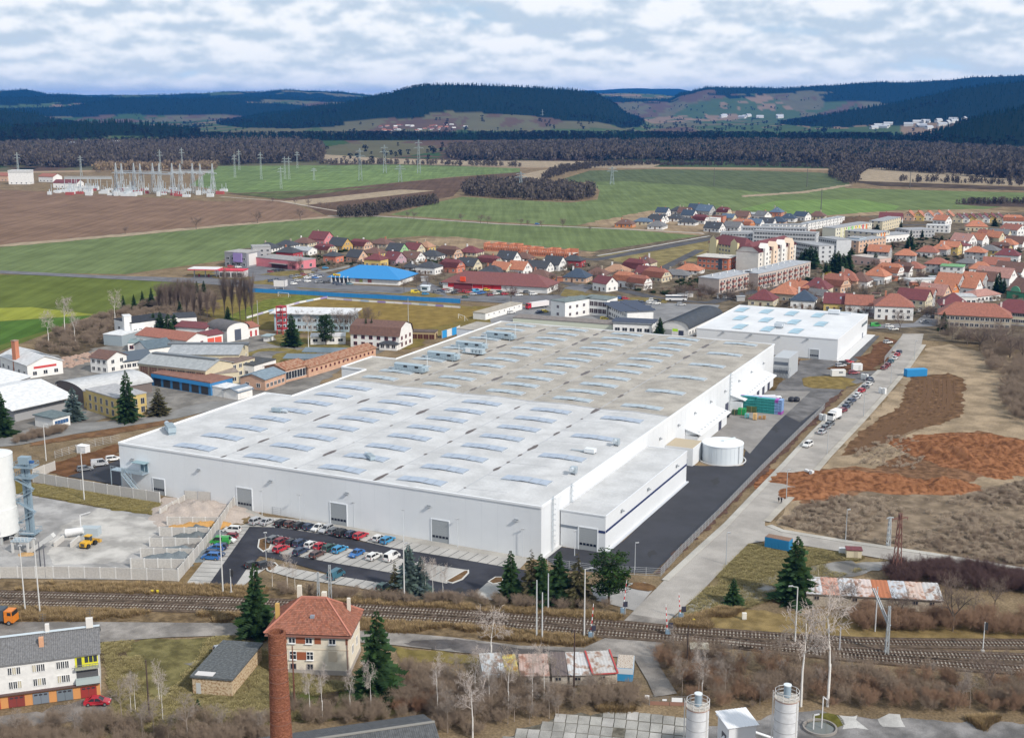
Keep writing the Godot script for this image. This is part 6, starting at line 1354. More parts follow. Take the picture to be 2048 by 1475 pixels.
func build_front() -> void:
	var o := thing("brick_red_roofed_house","cream house with red tiled hipped roof and brown wall panels beside the railway","house",-37.4,-221.4,-4.5)
	o.name = numbered("tiled_house")
	var W := 15.0; var D := 10.6; var H := 8.3
	var cream := mat(0.72,0.65,0.53,0.85,0,mottle(0.86,31,0.01),8.0)
	var b := MB.new()
	b.box(-W / 2,W / 2,0.9,H,-D / 2,D / 2)
	part(o,"wall",b.mesh(),cream)
	boxpart(o,"plinth",mat(0.34,0.31,0.28),V3(0,0.45,0),V3(W + 0.2,0.9,D + 0.2))
	boxpart(o,"cornice",mat(0.56,0.48,0.37),V3(0,5.0,0),V3(W + 0.12,0.16,D + 0.12))
	b = MB.new()
	var x := W / 2 + 0.7; var z := D / 2 + 0.7
	var P := V3(-2.4,H + 4.7,0); var Q := V3(2.4,H + 4.7,0)
	for s in [[V3(-x,H - 0.1,z),V3(x,H - 0.1,z),Q,P],[V3(x,H - 0.1,-z),V3(-x,H - 0.1,-z),P,Q],[V3(x,H - 0.1,z),V3(x,H - 0.1,-z),Q,Q],[V3(-x,H - 0.1,-z),V3(-x,H - 0.1,z),P,P]]:
		tiles(b,s,0.33,0.36)
	var rb := MB.new()
	roof_shape(rb,W,D,H,4.7,"h",0.6)
	var rf := part(o,"roof",rb.mesh(),mat(0.20,0.09,0.065))
	var tl := part(rf,"tiles",b.mesh(),vmat(0.85))
	tl.set_meta("kind","stuff")
	b = MB.new()
	b.bar(P + V3(-0.1,0.1,0),Q + V3(0.1,0.1,0),0.16)
	for s in [[V3(-x,H,z),P],[V3(x,H,z),Q],[V3(x,H,-z),Q],[V3(-x,H,-z),P]]: b.bar(s[0],s[1] + V3(0,0.1,0),0.13)
	part(rf,"ridge",b.mesh(),mat(0.42,0.17,0.12))
	for c in [[-3.4,0.8,-2.6,14.2],[6.2,0.6,-2.0,12.2],[-6.6,0.7,1.8,12.3],[1.8,0.9,-0.8,13.8]]:
		boxpart(o,"chimney",mat(0.60,0.56,0.48) if c[0] > -6 else wallm("ochre"),V3(c[0],c[3] - 1.5,c[2]),V3(c[1],3.2,c[1]))
	boxpart(rf,"roof_window",mat(0.25,0.28,0.33,0.3),V3(0.4,H + 2.3,3.2),V3(0.8,0.5,0.7))
	for q in [[-3.1,6.3,1.15,1.65],[0.1,6.3,1.15,1.65],[4.5,6.3,1.15,1.65],[-3.0,3.05,1.15,1.5],[0.2,3.05,1.15,1.5]]:
		var wn := part(o,"window",window_mesh(q[2],q[3],Color(0.72,0.72,0.72)),null,V3(q[0],q[1] - 0.1,D / 2 + 0.03))
		boxpart(wn,"sill",mat(0.7,0.7,0.7),V3(0,-0.12,0.15),V3(1.5,0.1,0.3))
		boxpart(wn,"transom",mat(0.7,0.7,0.7),V3(0,q[3] * 0.62,0.06),V3(q[2],0.09,0.08))
	for q in [[-3.0,1.05,1.0,1.0],[0.2,1.05,1.0,1.0]]:
		part(o,"window",window_mesh(q[2],q[3],Color(0.34,0.31,0.30)),null,V3(q[0],q[1],D / 2 + 0.12))
	for q in [[-4.75,1.3,6.2,2.0],[-1.5,1.8,6.2,2.0],[1.75,1.2,6.2,2.0],[-1.4,1.8,2.95,1.55],[7.2,0.4,6.2,2.0]]:
		boxpart(o,"wall_panel",mat(0.29,0.085,0.035),V3(q[0],q[2] + q[3] / 2 - 0.1,D / 2 + 0.03),V3(q[1],q[3],0.06))
	for q in [[-2,6.2],[1.8,6.2],[-2,3.0],[1.8,3.0]]: part(o,"window",window_mesh(1.1,1.5),null,V3(W / 2 + 0.02,q[1],q[0]),90)
	boxpart(o,"drainpipe",mat(0.25,0.12,0.09),V3(W / 2 - 0.2,4.3,D / 2 + 0.12),V3(0.12,7.6,0.12))
	boxpart(o,"bricked_window",mat(0.58,0.49,0.37),V3(4.5,3.7,D / 2 + 0.05),V3(1.6,2.0,0.1))
	o = thing("factory_chimney","tall round red brick chimney with iron hoops in front of the cream house","chimney",-33.3,-165)
	b = MB.new()
	b.lathe([Vector2(1.95,0),Vector2(1.62,12),Vector2(1.20,30.7),Vector2(1.28,30.8),Vector2(1.28,31.2),Vector2(1.24,31.3),Vector2(0.95,31.3),Vector2(0.9,26.0)],40)
	var bm := mat(0.31,0.14,0.092,0.9,0,noise_tex(51,0.02,[[0.25,Color(0.42,0.34,0.32)],[0.45,Color(0.85,0.75,0.7)],[0.72,Color(1,1,1)],[0.86,Color(1,1,1)]]),3.0,mottle(0.55,52,0.06),1.3)
	part(o,"shaft",b.mesh(),bm)
	b = MB.new()
	for j in 170:
		var y := 14.0 + j * 0.1
		var r := lerpf(1.58,1.20,(y - 13.4) / 17.3)
		for i in 30:
			if rng.randf() < 0.55: continue
			var t := TAU * (i + 0.5 * (j % 2)) / 30
			var s := rng.randf_range(0.55,1.1)
			b.col = Color(0.30 * s,0.128 * s,0.082 * s)
			b.obox(V3(cos(t) * r,y,sin(t) * r),V3(0.02 + rng.randf() * 0.012,0.042,0.13),Basis(V3(cos(t),0,sin(t)),Vector3.UP,V3(-sin(t),0,cos(t))))
	part(o,"bricks",b.mesh(),vmat(0.9)).set_meta("kind","stuff")
	for k in 8:
		b = MB.new()
		var y := 28.3 - k * 2.15
		var r := lerpf(1.62,1.20,(y - 12.0) / 18.7) + 0.035
		b.lathe([Vector2(r - 0.04,y - 0.05),Vector2(r + 0.02,y - 0.05),Vector2(r + 0.02,y + 0.05),Vector2(r - 0.04,y + 0.05)],40)
		part(o,"hoop",b.mesh(),mat(0.20,0.10,0.075,0.6,0.2))
	o = block("apartment_house","white two-storey house over orange garages with corrugated grey roof, bottom left","apartment house",[-97.0,-200.1,-74.0,-207.4],9.4,8.3,mat(0.72,0.71,0.69,0.85,0,mottle(0.85,31,0.01),9.0),mat(0.20,0.20,0.205),{"kind": "g","rise": 2.9,"cols": 0,"side_cols": 0,"eaves": 0.4})
	var w: float = o.get_meta("w")
	b = MB.new()
	for s in [1,-1]: corrugated(b,V3(-s * (w / 2 + 0.5),8.25,s * 5.2),V3(s * (w / 2 + 0.5),8.25,s * 5.2),V3(s * (w / 2 + 0.5),11.47,s * 0.1),V3(-s * (w / 2 + 0.5),11.47,s * 0.1),0.36,0.07)
	var cr := part(o,"roof_sheet",b.mesh(),mat(0.21,0.21,0.215,0.9,0,mottle(0.55,53,0.02),5.0))
	boxpart(cr,"ridge",mat(0.50,0.56,0.60),V3(0,11.55,0.2),V3(w + 1,0.12,0.7))
	face(o,"garage_front",mat(0.56,0.26,0.09),0.5,0.0,w,2.5,0,0.12)
	boxpart(o,"canopy",mat(0.10,0.06,0.055),V3(0,2.65,5.0),V3(w,0.16,0.9))
	for i in 6:
		var u := (i + 0.5) / 6.0
		var gd := face(o,"garage_door",[mat(0.30,0.02,0.03),mat(0.30,0.02,0.03),mat(0.20,0.035,0.03),mat(0.16,0.19,0.23),mat(0.14,0.17,0.20),mat(0.28,0.03,0.025)][i],u,0.05,2.7,2.05,0,0.2)
		for k in 3: boxpart(gd,"window",mat(0.04,0.04,0.05,0.3),V3(-0.8 + k * 0.8,0.7,0.1),V3(0.55,0.3,0.04))
		boxpart(gd,"seam",mat(0.05,0.05,0.05),V3(0,0,0.105),V3(0.05,2.0,0.02))
		if i < 5:
			for f in 2:
				for k in 3:
					var wn := part(o,"window",window_mesh(0.55,1.3,Color(0.66,0.66,0.65)),null,V3(w * (u - 0.5) + (k - 1) * 0.72,3.5 + f * 2.65,4.72))
					if (i + f + k) % 4 == 0: boxpart(wn,"curtain",mat(0.45,0.40,0.28),V3(0,0.65,0.03),V3(0.5,1.2,0.02))
	boxpart(o,"yellow_wall",mat(0.62,0.60,0.03),V3(w / 2 - 2.0,6.9,4.72),V3(3.9,2.4,0.06))
	for k in 3: boxpart(o,"window",mat(0.04,0.05,0.06,0.2),V3(w / 2 - 2.0 + k * 0.75,7.3,4.77),V3(0.6,1.2,0.05))
	boxpart(o,"door",mat(0.05,0.06,0.07,0.3),V3(w / 2 - 3.2,6.75,4.77),V3(0.8,2.0,0.05))
	boxpart(o,"balcony_recess",mat(0.08,0.08,0.085),V3(w / 2 - 2.0,4.5,4.72),V3(3.7,1.5,0.06))
	for f in 2:
		boxpart(o,"balcony",mat(0.36,0.42,0.42) if f == 0 else mat(0.30,0.31,0.24),V3(w / 2 - 2.0,3.4 + f * 2.5,5.2),V3(4.0,0.95 if f == 0 else 0.3,1.0))
	b = MB.new()
	b.bar(V3(w / 2 - 4,6.7,5.65),V3(w / 2,6.7,5.65),0.04)
	for k in 9: b.bar(V3(w / 2 - 4 + k * 0.5,5.9,5.65),V3(w / 2 - 4 + k * 0.5,6.7,5.65),0.025)
	part(o,"railing",b.mesh(),mat(0.2,0.2,0.18))
	for c in [[w / 2 - 1.2,12.3,0.2,1.2],[w / 2 - 8.4,12.0,0.0,0.7],[w / 2 - 9.4,10.6,2.4,0.8],[w / 2 - 17.5,10.9,1.8,1.6]]:
		boxpart(o,"chimney",mat(0.62,0.60,0.57) if c[2] < 2 else mat(0.55,0.30,0.18),V3(c[0],c[1],c[2]),V3(c[3],1.8,0.8))
	b = MB.new()
	for xx in [w / 2 - 17.0,w / 2 - 9.0,w / 2 - 1.0]:
		b.bar(V3(xx,11.5,0),V3(xx,15.0,0),0.03)
		for k in 3: b.bar(V3(xx - 0.6,14.8 - k * 0.4,0),V3(xx + 0.6,14.8 - k * 0.4,0),0.02)
	part(o,"aerial",b.mesh(),mat(0.12,0.12,0.12))
	o = block("flat_shed","flat grey roofed shed with peeling cream wall left of the brick chimney","shed",[-57.6,-208.1,-50.2,-206.9],15.0,3.2,mat(0.52,0.42,0.29,0.9,0,noise_tex(54,0.02,[[0.3,Color(0.55,0.42,0.33)],[0.55,Color(1,1,1)]]),6.0),mat(0.14,0.15,0.155,0.9,0,mottle(0.6,33,0.02),7.0),{"cols": 0,"side_cols": 0,"eaves": 0.3})
	face(o,"door",mat(0.45,0.46,0.46),0.15,0,0.9,2.2)
	boxpart(o,"roof_patch",mat(0.55,0.53,0.52),V3(-1.6,3.62,6.6),V3(3.4,0.06,1.6))
	o = thing("long_barn","long grey corrugated roof along the bottom edge below the cream house","barn",-41.2,-176.7,17.0)
	b = MB.new()
	gable_walls(b,59.0,14.6,4.0,2.3,"g")
	part(o,"wall",b.mesh(),mat(0.30,0.27,0.24))
	var sheet_m := mat(0.115,0.12,0.125,0.85,0,mottle(0.5,55,0.015),9.0)
	for s in [1,-1]:
		for k in 6:
			b = MB.new()
			var x0 := -30.0 + k * 10.0
			corrugated(b,V3(x0,3.85,s * 8.1),V3(x0 + 9.97,3.85,s * 8.1),V3(x0 + 9.97,6.55,s * 0.05),V3(x0,6.55,s * 0.05),0.34,0.08)
			part(o,"roof_sheet",b.mesh(),sheet_m)
	boxpart(o,"ridge",mat(0.22,0.21,0.19),V3(0,6.62,0),V3(60,0.12,0.6))
	var rusty := func(r: float,g: float,bb: float,s: int) -> StandardMaterial3D: return mat(r,g,bb,0.75,0.1,noise_tex(60 + s,0.006,[[0.22,Color(0.45,0.22,0.13)],[0.36,Color(0.75,0.6,0.5)],[0.5,Color(1,1,1)]]),9.0)
	var plaster := mat(0.46,0.42,0.37,0.9,0,mottle(0.7,31,0.02),5.0)
	shed("small shed with pale streaked metal roof, leftmost of the row by the crossing",[-5.3,-210.1,-1.1,-210.6],7.5,2.2,3.2,plaster,rusty.call(0.46,0.49,0.51,1))
	shed("shed with yellow painted rusty roof in the row by the crossing",[-1.1,-210.9,1.4,-211.2],6.5,2.0,3.0,plaster,rusty.call(0.50,0.42,0.10,2),false)
	shed("wide shed with pinkish rusty roof in the row by the crossing",[1.4,-211.2,6.9,-211.4],6.5,2.0,3.0,plaster,rusty.call(0.42,0.31,0.27,3))
	shed("shed with plain dark brown roof in the row by the crossing",[7.3,-211.2,10.2,-211.3],7.0,2.1,3.1,plaster,mat(0.12,0.095,0.09))
	shed("shed with silvery white roof in the row by the crossing",[10.3,-211.3,14.6,-211.5],7.0,2.1,3.1,plaster,rusty.call(0.50,0.51,0.52,4))
	var rs := shed("cream shed with red edged grey roof, rightmost of the row by the crossing",[14.7,-211.4,19.3,-212],7.0,2.2,3.2,mat(0.55,0.50,0.42,0.9,0,mottle(0.75,31,0.02),5.0),rusty.call(0.44,0.43,0.42,5))
	var rw: float = rs.get_meta("w")
	b = MB.new()
	for s in [-1,1]: b.bar(V3(s * rw / 2,2.35,3.85),V3(s * rw / 2,3.35,-3.8),0.14)
	b.bar(V3(-rw / 2,2.33,3.9),V3(rw / 2,2.33,3.9),0.1)
	part(rs,"roof_edge",b.mesh(),mat(0.38,0.06,0.055))
	container("blue and white container with rusted roof beside the row of sheds",21.1,-215.5,-8,3.0,5.6,2.7,mat(0.03,0.25,0.48),mat(0.50,0.46,0.40,0.8,0,noise_tex(62,0.02,[[0.35,Color(0.35,0.18,0.1)],[0.5,Color(1,1,1)]]),3.0),mat(0.5,0.55,0.58))
	o = thing("yard_gate","low rusty two-leaf gate with white signs across the lane below the crossing","gate",27.9,-203.7,-4)
	for s in [-1,1]:
		var leaf := boxpart(o,"leaf",mat(0.26,0.14,0.10),V3(s * 1.75,0.4,0),V3(3.4,0.7,0.08))
		b = MB.new()
		for k in 4: b.bar(V3(-1.65,0.55 + k * 0.3,0),V3(1.65,0.55 + k * 0.3,0),0.025)
		for k in 12: b.bar(V3(-1.65 + k * 0.3,0.3,0),V3(-1.65 + k * 0.3,1.5,0),0.02)
		part(leaf,"bars",b.mesh(),mat(0.15,0.14,0.13))
		boxpart(o,"post",mat(0.2,0.2,0.2),V3(s * 3.55,0.9,0),V3(0.15,1.8,0.15))
	boxpart(o,"sign",mat(0.72,0.74,0.75),V3(1.3,1.2,0.06),V3(1.9,0.8,0.04)); boxpart(o,"sign",mat(0.68,0.7,0.72),V3(-0.9,1.1,0.06),V3(0.8,0.35,0.04)); boxpart(o,"sign",mat(0.72,0.72,0.72),V3(-4.0,1.6,0.2),V3(0.8,0.8,0.05))
	var q := [62.2,-248.3,90,-244.4]
	o = shed("long low shed with patchwork rusty metal roof right of the big spruce",q,6.2,2.7,3.8,mat(0.44,0.38,0.31,0.9,0,mottle(0.65,31,0.02),6.0),mat(0.3,0.25,0.22),false)
	w = o.get_meta("w")
	var cols := [rusty.call(0.52,0.54,0.57,1),rusty.call(0.50,0.30,0.24,2),rusty.call(0.50,0.52,0.55,3),rusty.call(0.55,0.48,0.46,4),mat(0.36,0.13,0.06),rusty.call(0.46,0.49,0.53,5),rusty.call(0.50,0.40,0.35,2),rusty.call(0.46,0.46,0.46,3)]
	for i in 8:
		b = MB.new()
		var x0 := -w / 2 + i * w / 8; var x1 := x0 + w / 8 - 0.03
		corrugated(b,V3(x0,2.84,3.6),V3(x1,2.84,3.6),V3(x1,3.97,-3.5),V3(x0,3.97,-3.5),0.8,0.07)
		part(o,"roof_sheet",b.mesh(),cols[i])
	for u in [0.08,0.36,0.44,0.80,0.92]: part(o,"window",window_mesh(0.9,0.7,Color(0.25,0.2,0.17)),null,V3(w * (u - 0.5),1.5,3.12))
	boxpart(o,"door",mat(0.12,0.09,0.07),V3(-w * 0.06,1.0,3.15),V3(1.6,2.0,0.08))
	container("blue container with rusty roof on the dry lawn beside the side road",63.7,-282.9,-32,6.0,2.5,2.6,mat(0.02,0.20,0.40),mat(0.30,0.20,0.15,0.9,0,mottle(0.5,62,0.02),2.0),null)
	var hut := thing("transformer_hut","small yellow hut with maroon roof beside the side road","hut",80.1,-277.2,-8)
	boxpart(hut,"wall",wallm("cream"),V3(0,1.0,0),V3(3.4,2.0,2.2))
	boxpart(hut,"roof",roofm("maroon"),V3(0,2.1,0),V3(3.8,0.2,2.6))
	boxpart(hut,"door",mat(0.42,0.36,0.26),V3(0.4,0.9,1.12),V3(0.9,1.7,0.05))
	hut = thing("cabinet","white electric cabinet left of the small yellow hut","cabinet",78.1,-279.5,-8)
	boxpart(hut,"body",mat(0.62,0.64,0.65),V3(0,0.7,0),V3(1.6,1.4,0.7))
	boxpart(hut,"door",mat(0.55,0.57,0.58),V3(0,0.7,0.36),V3(1.4,1.2,0.04))
	hut = thing("cabinet","white trackside cabinet on the dry grass right of the crossing","cabinet",47.9,-241,0)
	boxpart(hut,"body",mat(0.62,0.60,0.55),V3(0,0.9,0),V3(0.9,1.3,0.6))
	boxpart(hut,"leg",mat(0.4,0.4,0.38),V3(0,0.15,0),V3(0.7,0.3,0.4))
	hut = thing("relay_box","pale grey relay box in the brush below the tracks right of the crossing","hut",35.8,-222.1,-4)
	boxpart(hut,"body",mat(0.42,0.43,0.44),V3(0,1.4,0),V3(3.2,2.8,2.4))
	boxpart(hut,"roof",mat(0.48,0.46,0.38),V3(0,2.9,0),V3(3.6,0.2,2.8))
	container("bright blue container at the edge of the street by the dirt track",156.2,-472.3,12,8.5,2.6,2.8,mat(0.02,0.23,0.50),mat(0.025,0.25,0.52),null)
	for s in [["farther pair of white gate pillars on the right street edge",134.8,-442.6],["white gate pillar pair beside the red soil on the right street edge",84.2,-339.8],["white gate pillar pair in the fence beside the parked lorry",103.8,-403.9],["white gate pillar pair at the yard entrance by the fence end",134.8,-466]]:
		o = thing("gate_pillar",s[0],"gate pillar",s[1],s[2],-60,"white pillars along the street")
		boxpart(o,"pillar",mat(0.64,0.65,0.65),V3(-0.9,1.1,0),V3(1.4,2.2,0.8)); boxpart(o,"pillar",mat(0.64,0.65,0.65),V3(1.0,1.2,0),V3(1.2,2.4,0.8))
	silo("taller white cement silo with grey filter and railing at the bottom right",42.3,-177.1,15.0,1.82)
	silo("white cement silo at the bottom edge left of the white tower house",28.5,-176.2,14.0,1.72)
	o = thing("mixer_house","white boxy mixer house with ribbed roof between the two silos","mixer house",36,-183.5,14)
	boxpart(o,"wall",mat(0.62,0.64,0.67,0.6),V3(0,4.0,0),V3(4.6,8.0,4.4))
	b = MB.new()
	corrugated(b,V3(-2.7,8.05,2.6),V3(2.7,8.05,2.6),V3(2.7,8.5,-2.6),V3(-2.7,8.5,-2.6),0.5,0.07)
	b.box(-2.6,2.6,7.95,8.04,-2.5,2.5)
	part(o,"roof",b.mesh(),mat(0.68,0.69,0.71,0.6))
	boxpart(o,"opening",mat(0.10,0.10,0.11),V3(-2.33,5.3,0.4),V3(0.1,1.8,1.6))
	b = MB.new()
	b.tube(V3(-2.3,5.6,0.6),V3(-8.0,3.0,3.5),0.3,0.3,10); b.tube(V3(2.3,6.0,0.5),V3(8.2,3.6,1.5),0.22,0.22,10)
	part(o,"screw_conveyor",b.mesh(),mat(0.62,0.64,0.66,0.5))
	b = MB.new()
	o = thing("settling_pit","round concrete settling pit with lamp pipe beside the taller silo","pit",52.5,-195.3)
	b.lathe([Vector2(2.9,0),Vector2(2.9,0.5),Vector2(2.6,0.5),Vector2(2.6,0.12)],30)
	part(o,"rim",b.mesh(),mat(0.24,0.22,0.2))
	b = MB.new()
	b.flat(PackedVector2Array([Vector2(2.6,0),Vector2(1.3,2.25),Vector2(-1.3,2.25),Vector2(-2.6,0),Vector2(-1.3,-2.25),Vector2(1.3,-2.25)]),0.2)
	part(o,"water",b.mesh(),mat(0.12,0.13,0.12,0.1))
	b = MB.new()
	b.bar(V3(0.3,0,0),V3(0.3,6.0,0),0.08); b.bar(V3(0.3,6.0,0),V3(1.0,5.4,0),0.08); b.bar(V3(-1.2,0,0.4),V3(-1.2,2.8,0.4),0.09); b.bar(V3(-1.2,2.8,0.4),V3(-0.3,3.0,0.4),0.09)
	part(o,"pipe",b.mesh(),mat(0.6,0.6,0.6))
	o = thing("concrete_beams","stack of grey concrete beams on the slope above the slab yard","beams",7.3,-210.1,0)
	for i in 5: boxpart(o,"beam",mat(0.20,0.19,0.17,0.9,0,mottle(0.6,31,0.02),3.0),V3(-3 if i == 4 else i * 0.15,0.3 + 0.35 * (i % 2),-1.0 + i * 0.6),V3(1.6 if i == 4 else 6.5,0.45,0.55 if i < 4 else 3.2),-12.0 + i * 2)
	plant()
func container(label: String,x: float,z: float,yaw: float,l: float,w: float,h: float,m: Material,top: Material,upper: Material) -> void:
	var o := thing("container",label,"container",x,z,yaw,"",0.1)
	var b := MB.new()
	b.box(-l / 2,l / 2,0.1,h,-w / 2,w / 2)
	for i in int(l / 0.35):
		b.box(-l / 2 + i * 0.35,-l / 2 + i * 0.35 + 0.15,0.2,h - 0.15,w / 2,w / 2 + 0.04)
	for i in int(w / 0.35): b.box(l / 2,l / 2 + 0.04,0.2,h - 0.15,-w / 2 + i * 0.35,-w / 2 + i * 0.35 + 0.15)
	part(o,"body",b.mesh(),m)
	boxpart(o,"roof",top,V3(0,h + 0.04,0),V3(l - 0.05,0.08,w - 0.05))
	if upper: boxpart(o,"upper_band",upper,V3(0,h * 0.78,0),V3(l + 0.12,h * 0.4,w + 0.12))
	boxpart(o,"door",m,V3(-l / 2 - 0.05,h / 2,0),V3(0.08,h - 0.4,w - 0.3))
func silo(label: String,x: float,z: float,h: float,r: float) -> void:
	var o := thing("cement_silo",label,"silo",x,z,0,"white cement silos")
	var b := MB.new()
	b.lathe([Vector2(r * 0.4,3.0),Vector2(r,5.0),Vector2(r,h)],32)
	part(o,"shell",b.mesh(),mat(0.62,0.64,0.67,0.5,0,mottle(0.85,31,0.01),6.0))
	for k in 5:
		b = MB.new()
		b.lathe([Vector2(r,h - 1.7 - k * 1.75),Vector2(r + 0.03,h - 1.7 - k * 1.75),Vector2(r + 0.03,h - 1.62 - k * 1.75),Vector2(r,h - 1.62 - k * 1.75)],32)
		part(o,"seam",b.mesh(),mat(0.33,0.33,0.34))
	b = MB.new()
	b.lathe([Vector2(r + 0.08,h),Vector2(r + 0.08,h + 0.12),Vector2(0.01,h + 0.3)],32)
	part(o,"lid",b.mesh(),mat(0.50,0.46,0.41,0.9,0,mottle(0.7,31,0.02),3.0))
	b = MB.new()
	b.lathe([Vector2(r + 0.1,h - 0.1),Vector2(r + 0.1,h)],32)
	part(o,"rim",b.mesh(),mat(0.32,0.15,0.11))
	b = MB.new()
	b.lathe([Vector2(0.55,h + 0.2),Vector2(0.55,h + 2.1)],20)
	part(o,"filter",b.mesh(),mat(0.24,0.31,0.37,0.5))
	b = MB.new()
	b.lathe([Vector2(0.62,h + 2.1),Vector2(0.62,h + 2.25),Vector2(0.01,h + 2.3)],20)
	part(o,"cap",b.mesh(),mat(0.6,0.65,0.68))
	b = MB.new()
	for i in 12:
		var p := V3(cos(TAU * i / 12) * (r + 0.05),h,sin(TAU * i / 12) * (r + 0.05)); var q := V3(cos(TAU * (i + 1) / 12) * (r + 0.05),h,sin(TAU * (i + 1) / 12) * (r + 0.05))
		b.bar(p,p + V3(0,1.25,0),0.035)
		for k in 2: b.bar(p + V3(0,0.65 + k * 0.6,0),q + V3(0,0.65 + k * 0.6,0),0.03)
	b.bar(V3(-r - 0.3,2,0.3),V3(-r - 0.3,h + 1.2,0.3),0.04); b.bar(V3(-r - 0.3,2,-0.3),V3(-r - 0.3,h + 1.2,-0.3),0.04)
	b.bar(V3(r * 0.72,4,r * 0.72),V3(r * 0.72,h,r * 0.72),0.09)
	part(o,"railing",b.mesh(),mat(0.58,0.58,0.57))
	for a in 4: boxpart(o,"leg",mat(0.4,0.42,0.44),V3(cos(a * PI / 2 + 0.6) * r * 0.85,2.5,sin(a * PI / 2 + 0.6) * r * 0.85),V3(0.25,5.0,0.25))
func heap(label: String,x: float,z: float,r: float,h: float,m: Material,sx := 1.0,yaw := 0.0,seed_ := 1) -> void:
	var o := thing("heap",label,"heap",x,z,yaw,"",0.05)
	var f := FastNoiseLite.new(); f.seed = seed_; f.frequency = 0.35
	var b := MB.new()
	var k := 26
	var at := func(i: int,j: int) -> Vector3:
		var px := (i / float(k) - 0.5) * 2.2 * r; var pz := (j / float(k) - 0.5) * 2.2 * r
		var d := sqrt(px * px + pz * pz) / r * (1.0 + 0.25 * f.get_noise_2d(px * 0.6 + 40,pz * 0.6))
		return V3(px * sx,maxf(0.0,h * (1.0 - d) * (1.0 + 0.9 * f.get_noise_2d(px * 0.9,pz * 0.9)) + f.get_noise_2d(px * 3,pz * 3) * 0.2 * h * (1.0 - d)) if d < 1.0 else -0.05,pz)
	for i in k:
		for j in k: b.quad(at.call(i,j),at.call(i + 1,j),at.call(i + 1,j + 1),at.call(i,j + 1))
	var st := SurfaceTool.new()
	st.create_from(b.mesh(),0)
	st.index(); st.generate_normals()
	part(o,"pile",st.commit(),m)
func plant() -> void:
	var pre := [mat(0.48,0.46,0.43,0.9,0,mottle(0.85,31,0.02),7.0),mat(0.45,0.43,0.405,0.9,0,mottle(0.85,31,0.02),6.0)]
	var pm := mat(0.56,0.55,0.53)
	panel_fence("precast_wall","grey precast wall along the near side of the concrete yard","wall",[-123,-264,-114.7,-263.8,-102.8,-264.1,-88.6,-263.4,-74.3,-262.1],3.6,2.7,pre,pm,0.2,0.14)
	panel_fence("precast_wall","tall grey precast wall between the concrete yard and the car park","wall",[-74.3,-262.1,-73.1,-284.3,-72.9,-316.7],3.6,3.0,pre,pm,0.2,0.14)
	panel_fence("precast_wall","grey precast wall behind the sand heap in the concrete yard","wall",[-87.1,-317.8,-79.8,-316.7,-72.6,-314.9],4.0,3.2,pre,mat(0.33,0.33,0.34),0.2,0.14)
	panel_fence("precast_wall","grey precast wall above the grass strip of the concrete yard","wall",[-134.2,-335.7,-122.4,-330,-109.7,-324.1,-93.6,-317.1],4.6,3.0,pre,pm,0.2,0.1)
	panel_fence("precast_wall","short grey precast wall behind the bluish elevator tower","wall",[-135.4,-339.1,-132.1,-346.8],4.6,2.8,pre,pm,0.2,0.1)
	var i := 0
	for q in [["topmost bay wall left of the pale sand heap",[-90.3,-305.6,-87,-316.7]],["bay wall between the pale sand and the orange sand",[-86.7,-299.1,-73.8,-298.7]],["bay wall between the orange sand and the dark gravel",[-86.5,-291.4,-74.3,-291]],["bay wall in the middle of the gravel bays",[-86.8,-283.9,-74.4,-283.7]],["bay wall above the bluish gravel heap",[-86.9,-276.8,-74.5,-276.5]],["lowest bay wall of the gravel bays",[-87.2,-270.1,-74.8,-269.8]]]:
		panel_fence("bay_wall","pale concrete " + q[0],"wall",q[1],3.0,2.3,pre,pm,0.3,0.16)
	var sand := func(r: float,g: float,b2: float) -> StandardMaterial3D: return mat(r,g,b2,0.95,0,mottle(0.75,71,0.02),6.0,mottle(0.8,72,0.05),1.5)
	heap("pale pinkish sand heap, largest in the concrete yard's bays",-81.2,-307.8,11.0,3.2,sand.call(0.50,0.43,0.38),1.25,-10,3)
	heap("orange sand heap in the bay beside the pale sand",-78.3,-299.7,5.2,1.6,sand.call(0.58,0.33,0.12),1.5,0,4)
	heap("dark gravel heap in the upper gravel bay",-77.1,-292.5,5.4,2.0,sand.call(0.17,0.19,0.20),1.3,0,5)
	heap("brown gravel heap against the wall in the middle bay",-75.8,-284.7,4.0,1.8,sand.call(0.22,0.21,0.20),1.1,0,6)
	heap("bluish gravel heap in the lower gravel bay",-78.7,-277.8,6.0,2.0,sand.call(0.20,0.23,0.25),1.4,0,7)
	var o := thing("storage_silo","huge round white silo cut by the left edge","silo",-125,-288.8,0)
	var white := mat(0.68,0.69,0.68,0.5,0,mottle(0.92,31,0.01),9.0)
	var b := MB.new()
	b.lathe([Vector2(4.9,2.2),Vector2(4.9,8.6),Vector2(4.6,8.6)],48)
	part(o,"lower_shell",b.mesh(),white)
	b = MB.new()
	b.lathe([Vector2(4.7,8.4),Vector2(4.7,21.6),Vector2(4.75,21.7)],48)
	part(o,"upper_shell",b.mesh(),white)
	b = MB.new()
	b.lathe([Vector2(4.75,21.7),Vector2(0.01,22.4)],48)
	part(o,"lid",b.mesh(),white)
	for q in [[1.15,6.3],[1.12,3.2]]: boxpart(o,"window",mat(0.02,0.02,0.05,0.3),V3(sin(0.42) * 4.92,q[1],cos(0.42) * 4.92),V3(0.55,0.9,0.12),24)
	for k in 6: boxpart(o,"leg",mat(0.4,0.41,0.4),V3(cos(k * TAU / 6) * 4.2,1.1,sin(k * TAU / 6) * 4.2),V3(0.6,2.3,0.6))
	o = thing("elevator_tower","blue grey steel elevator tower with zigzag stairs beside the white silo","tower",-117.9,-290.7,-8)
	var st := mat(0.24,0.32,0.38,0.5,0.2)
	b = MB.new()
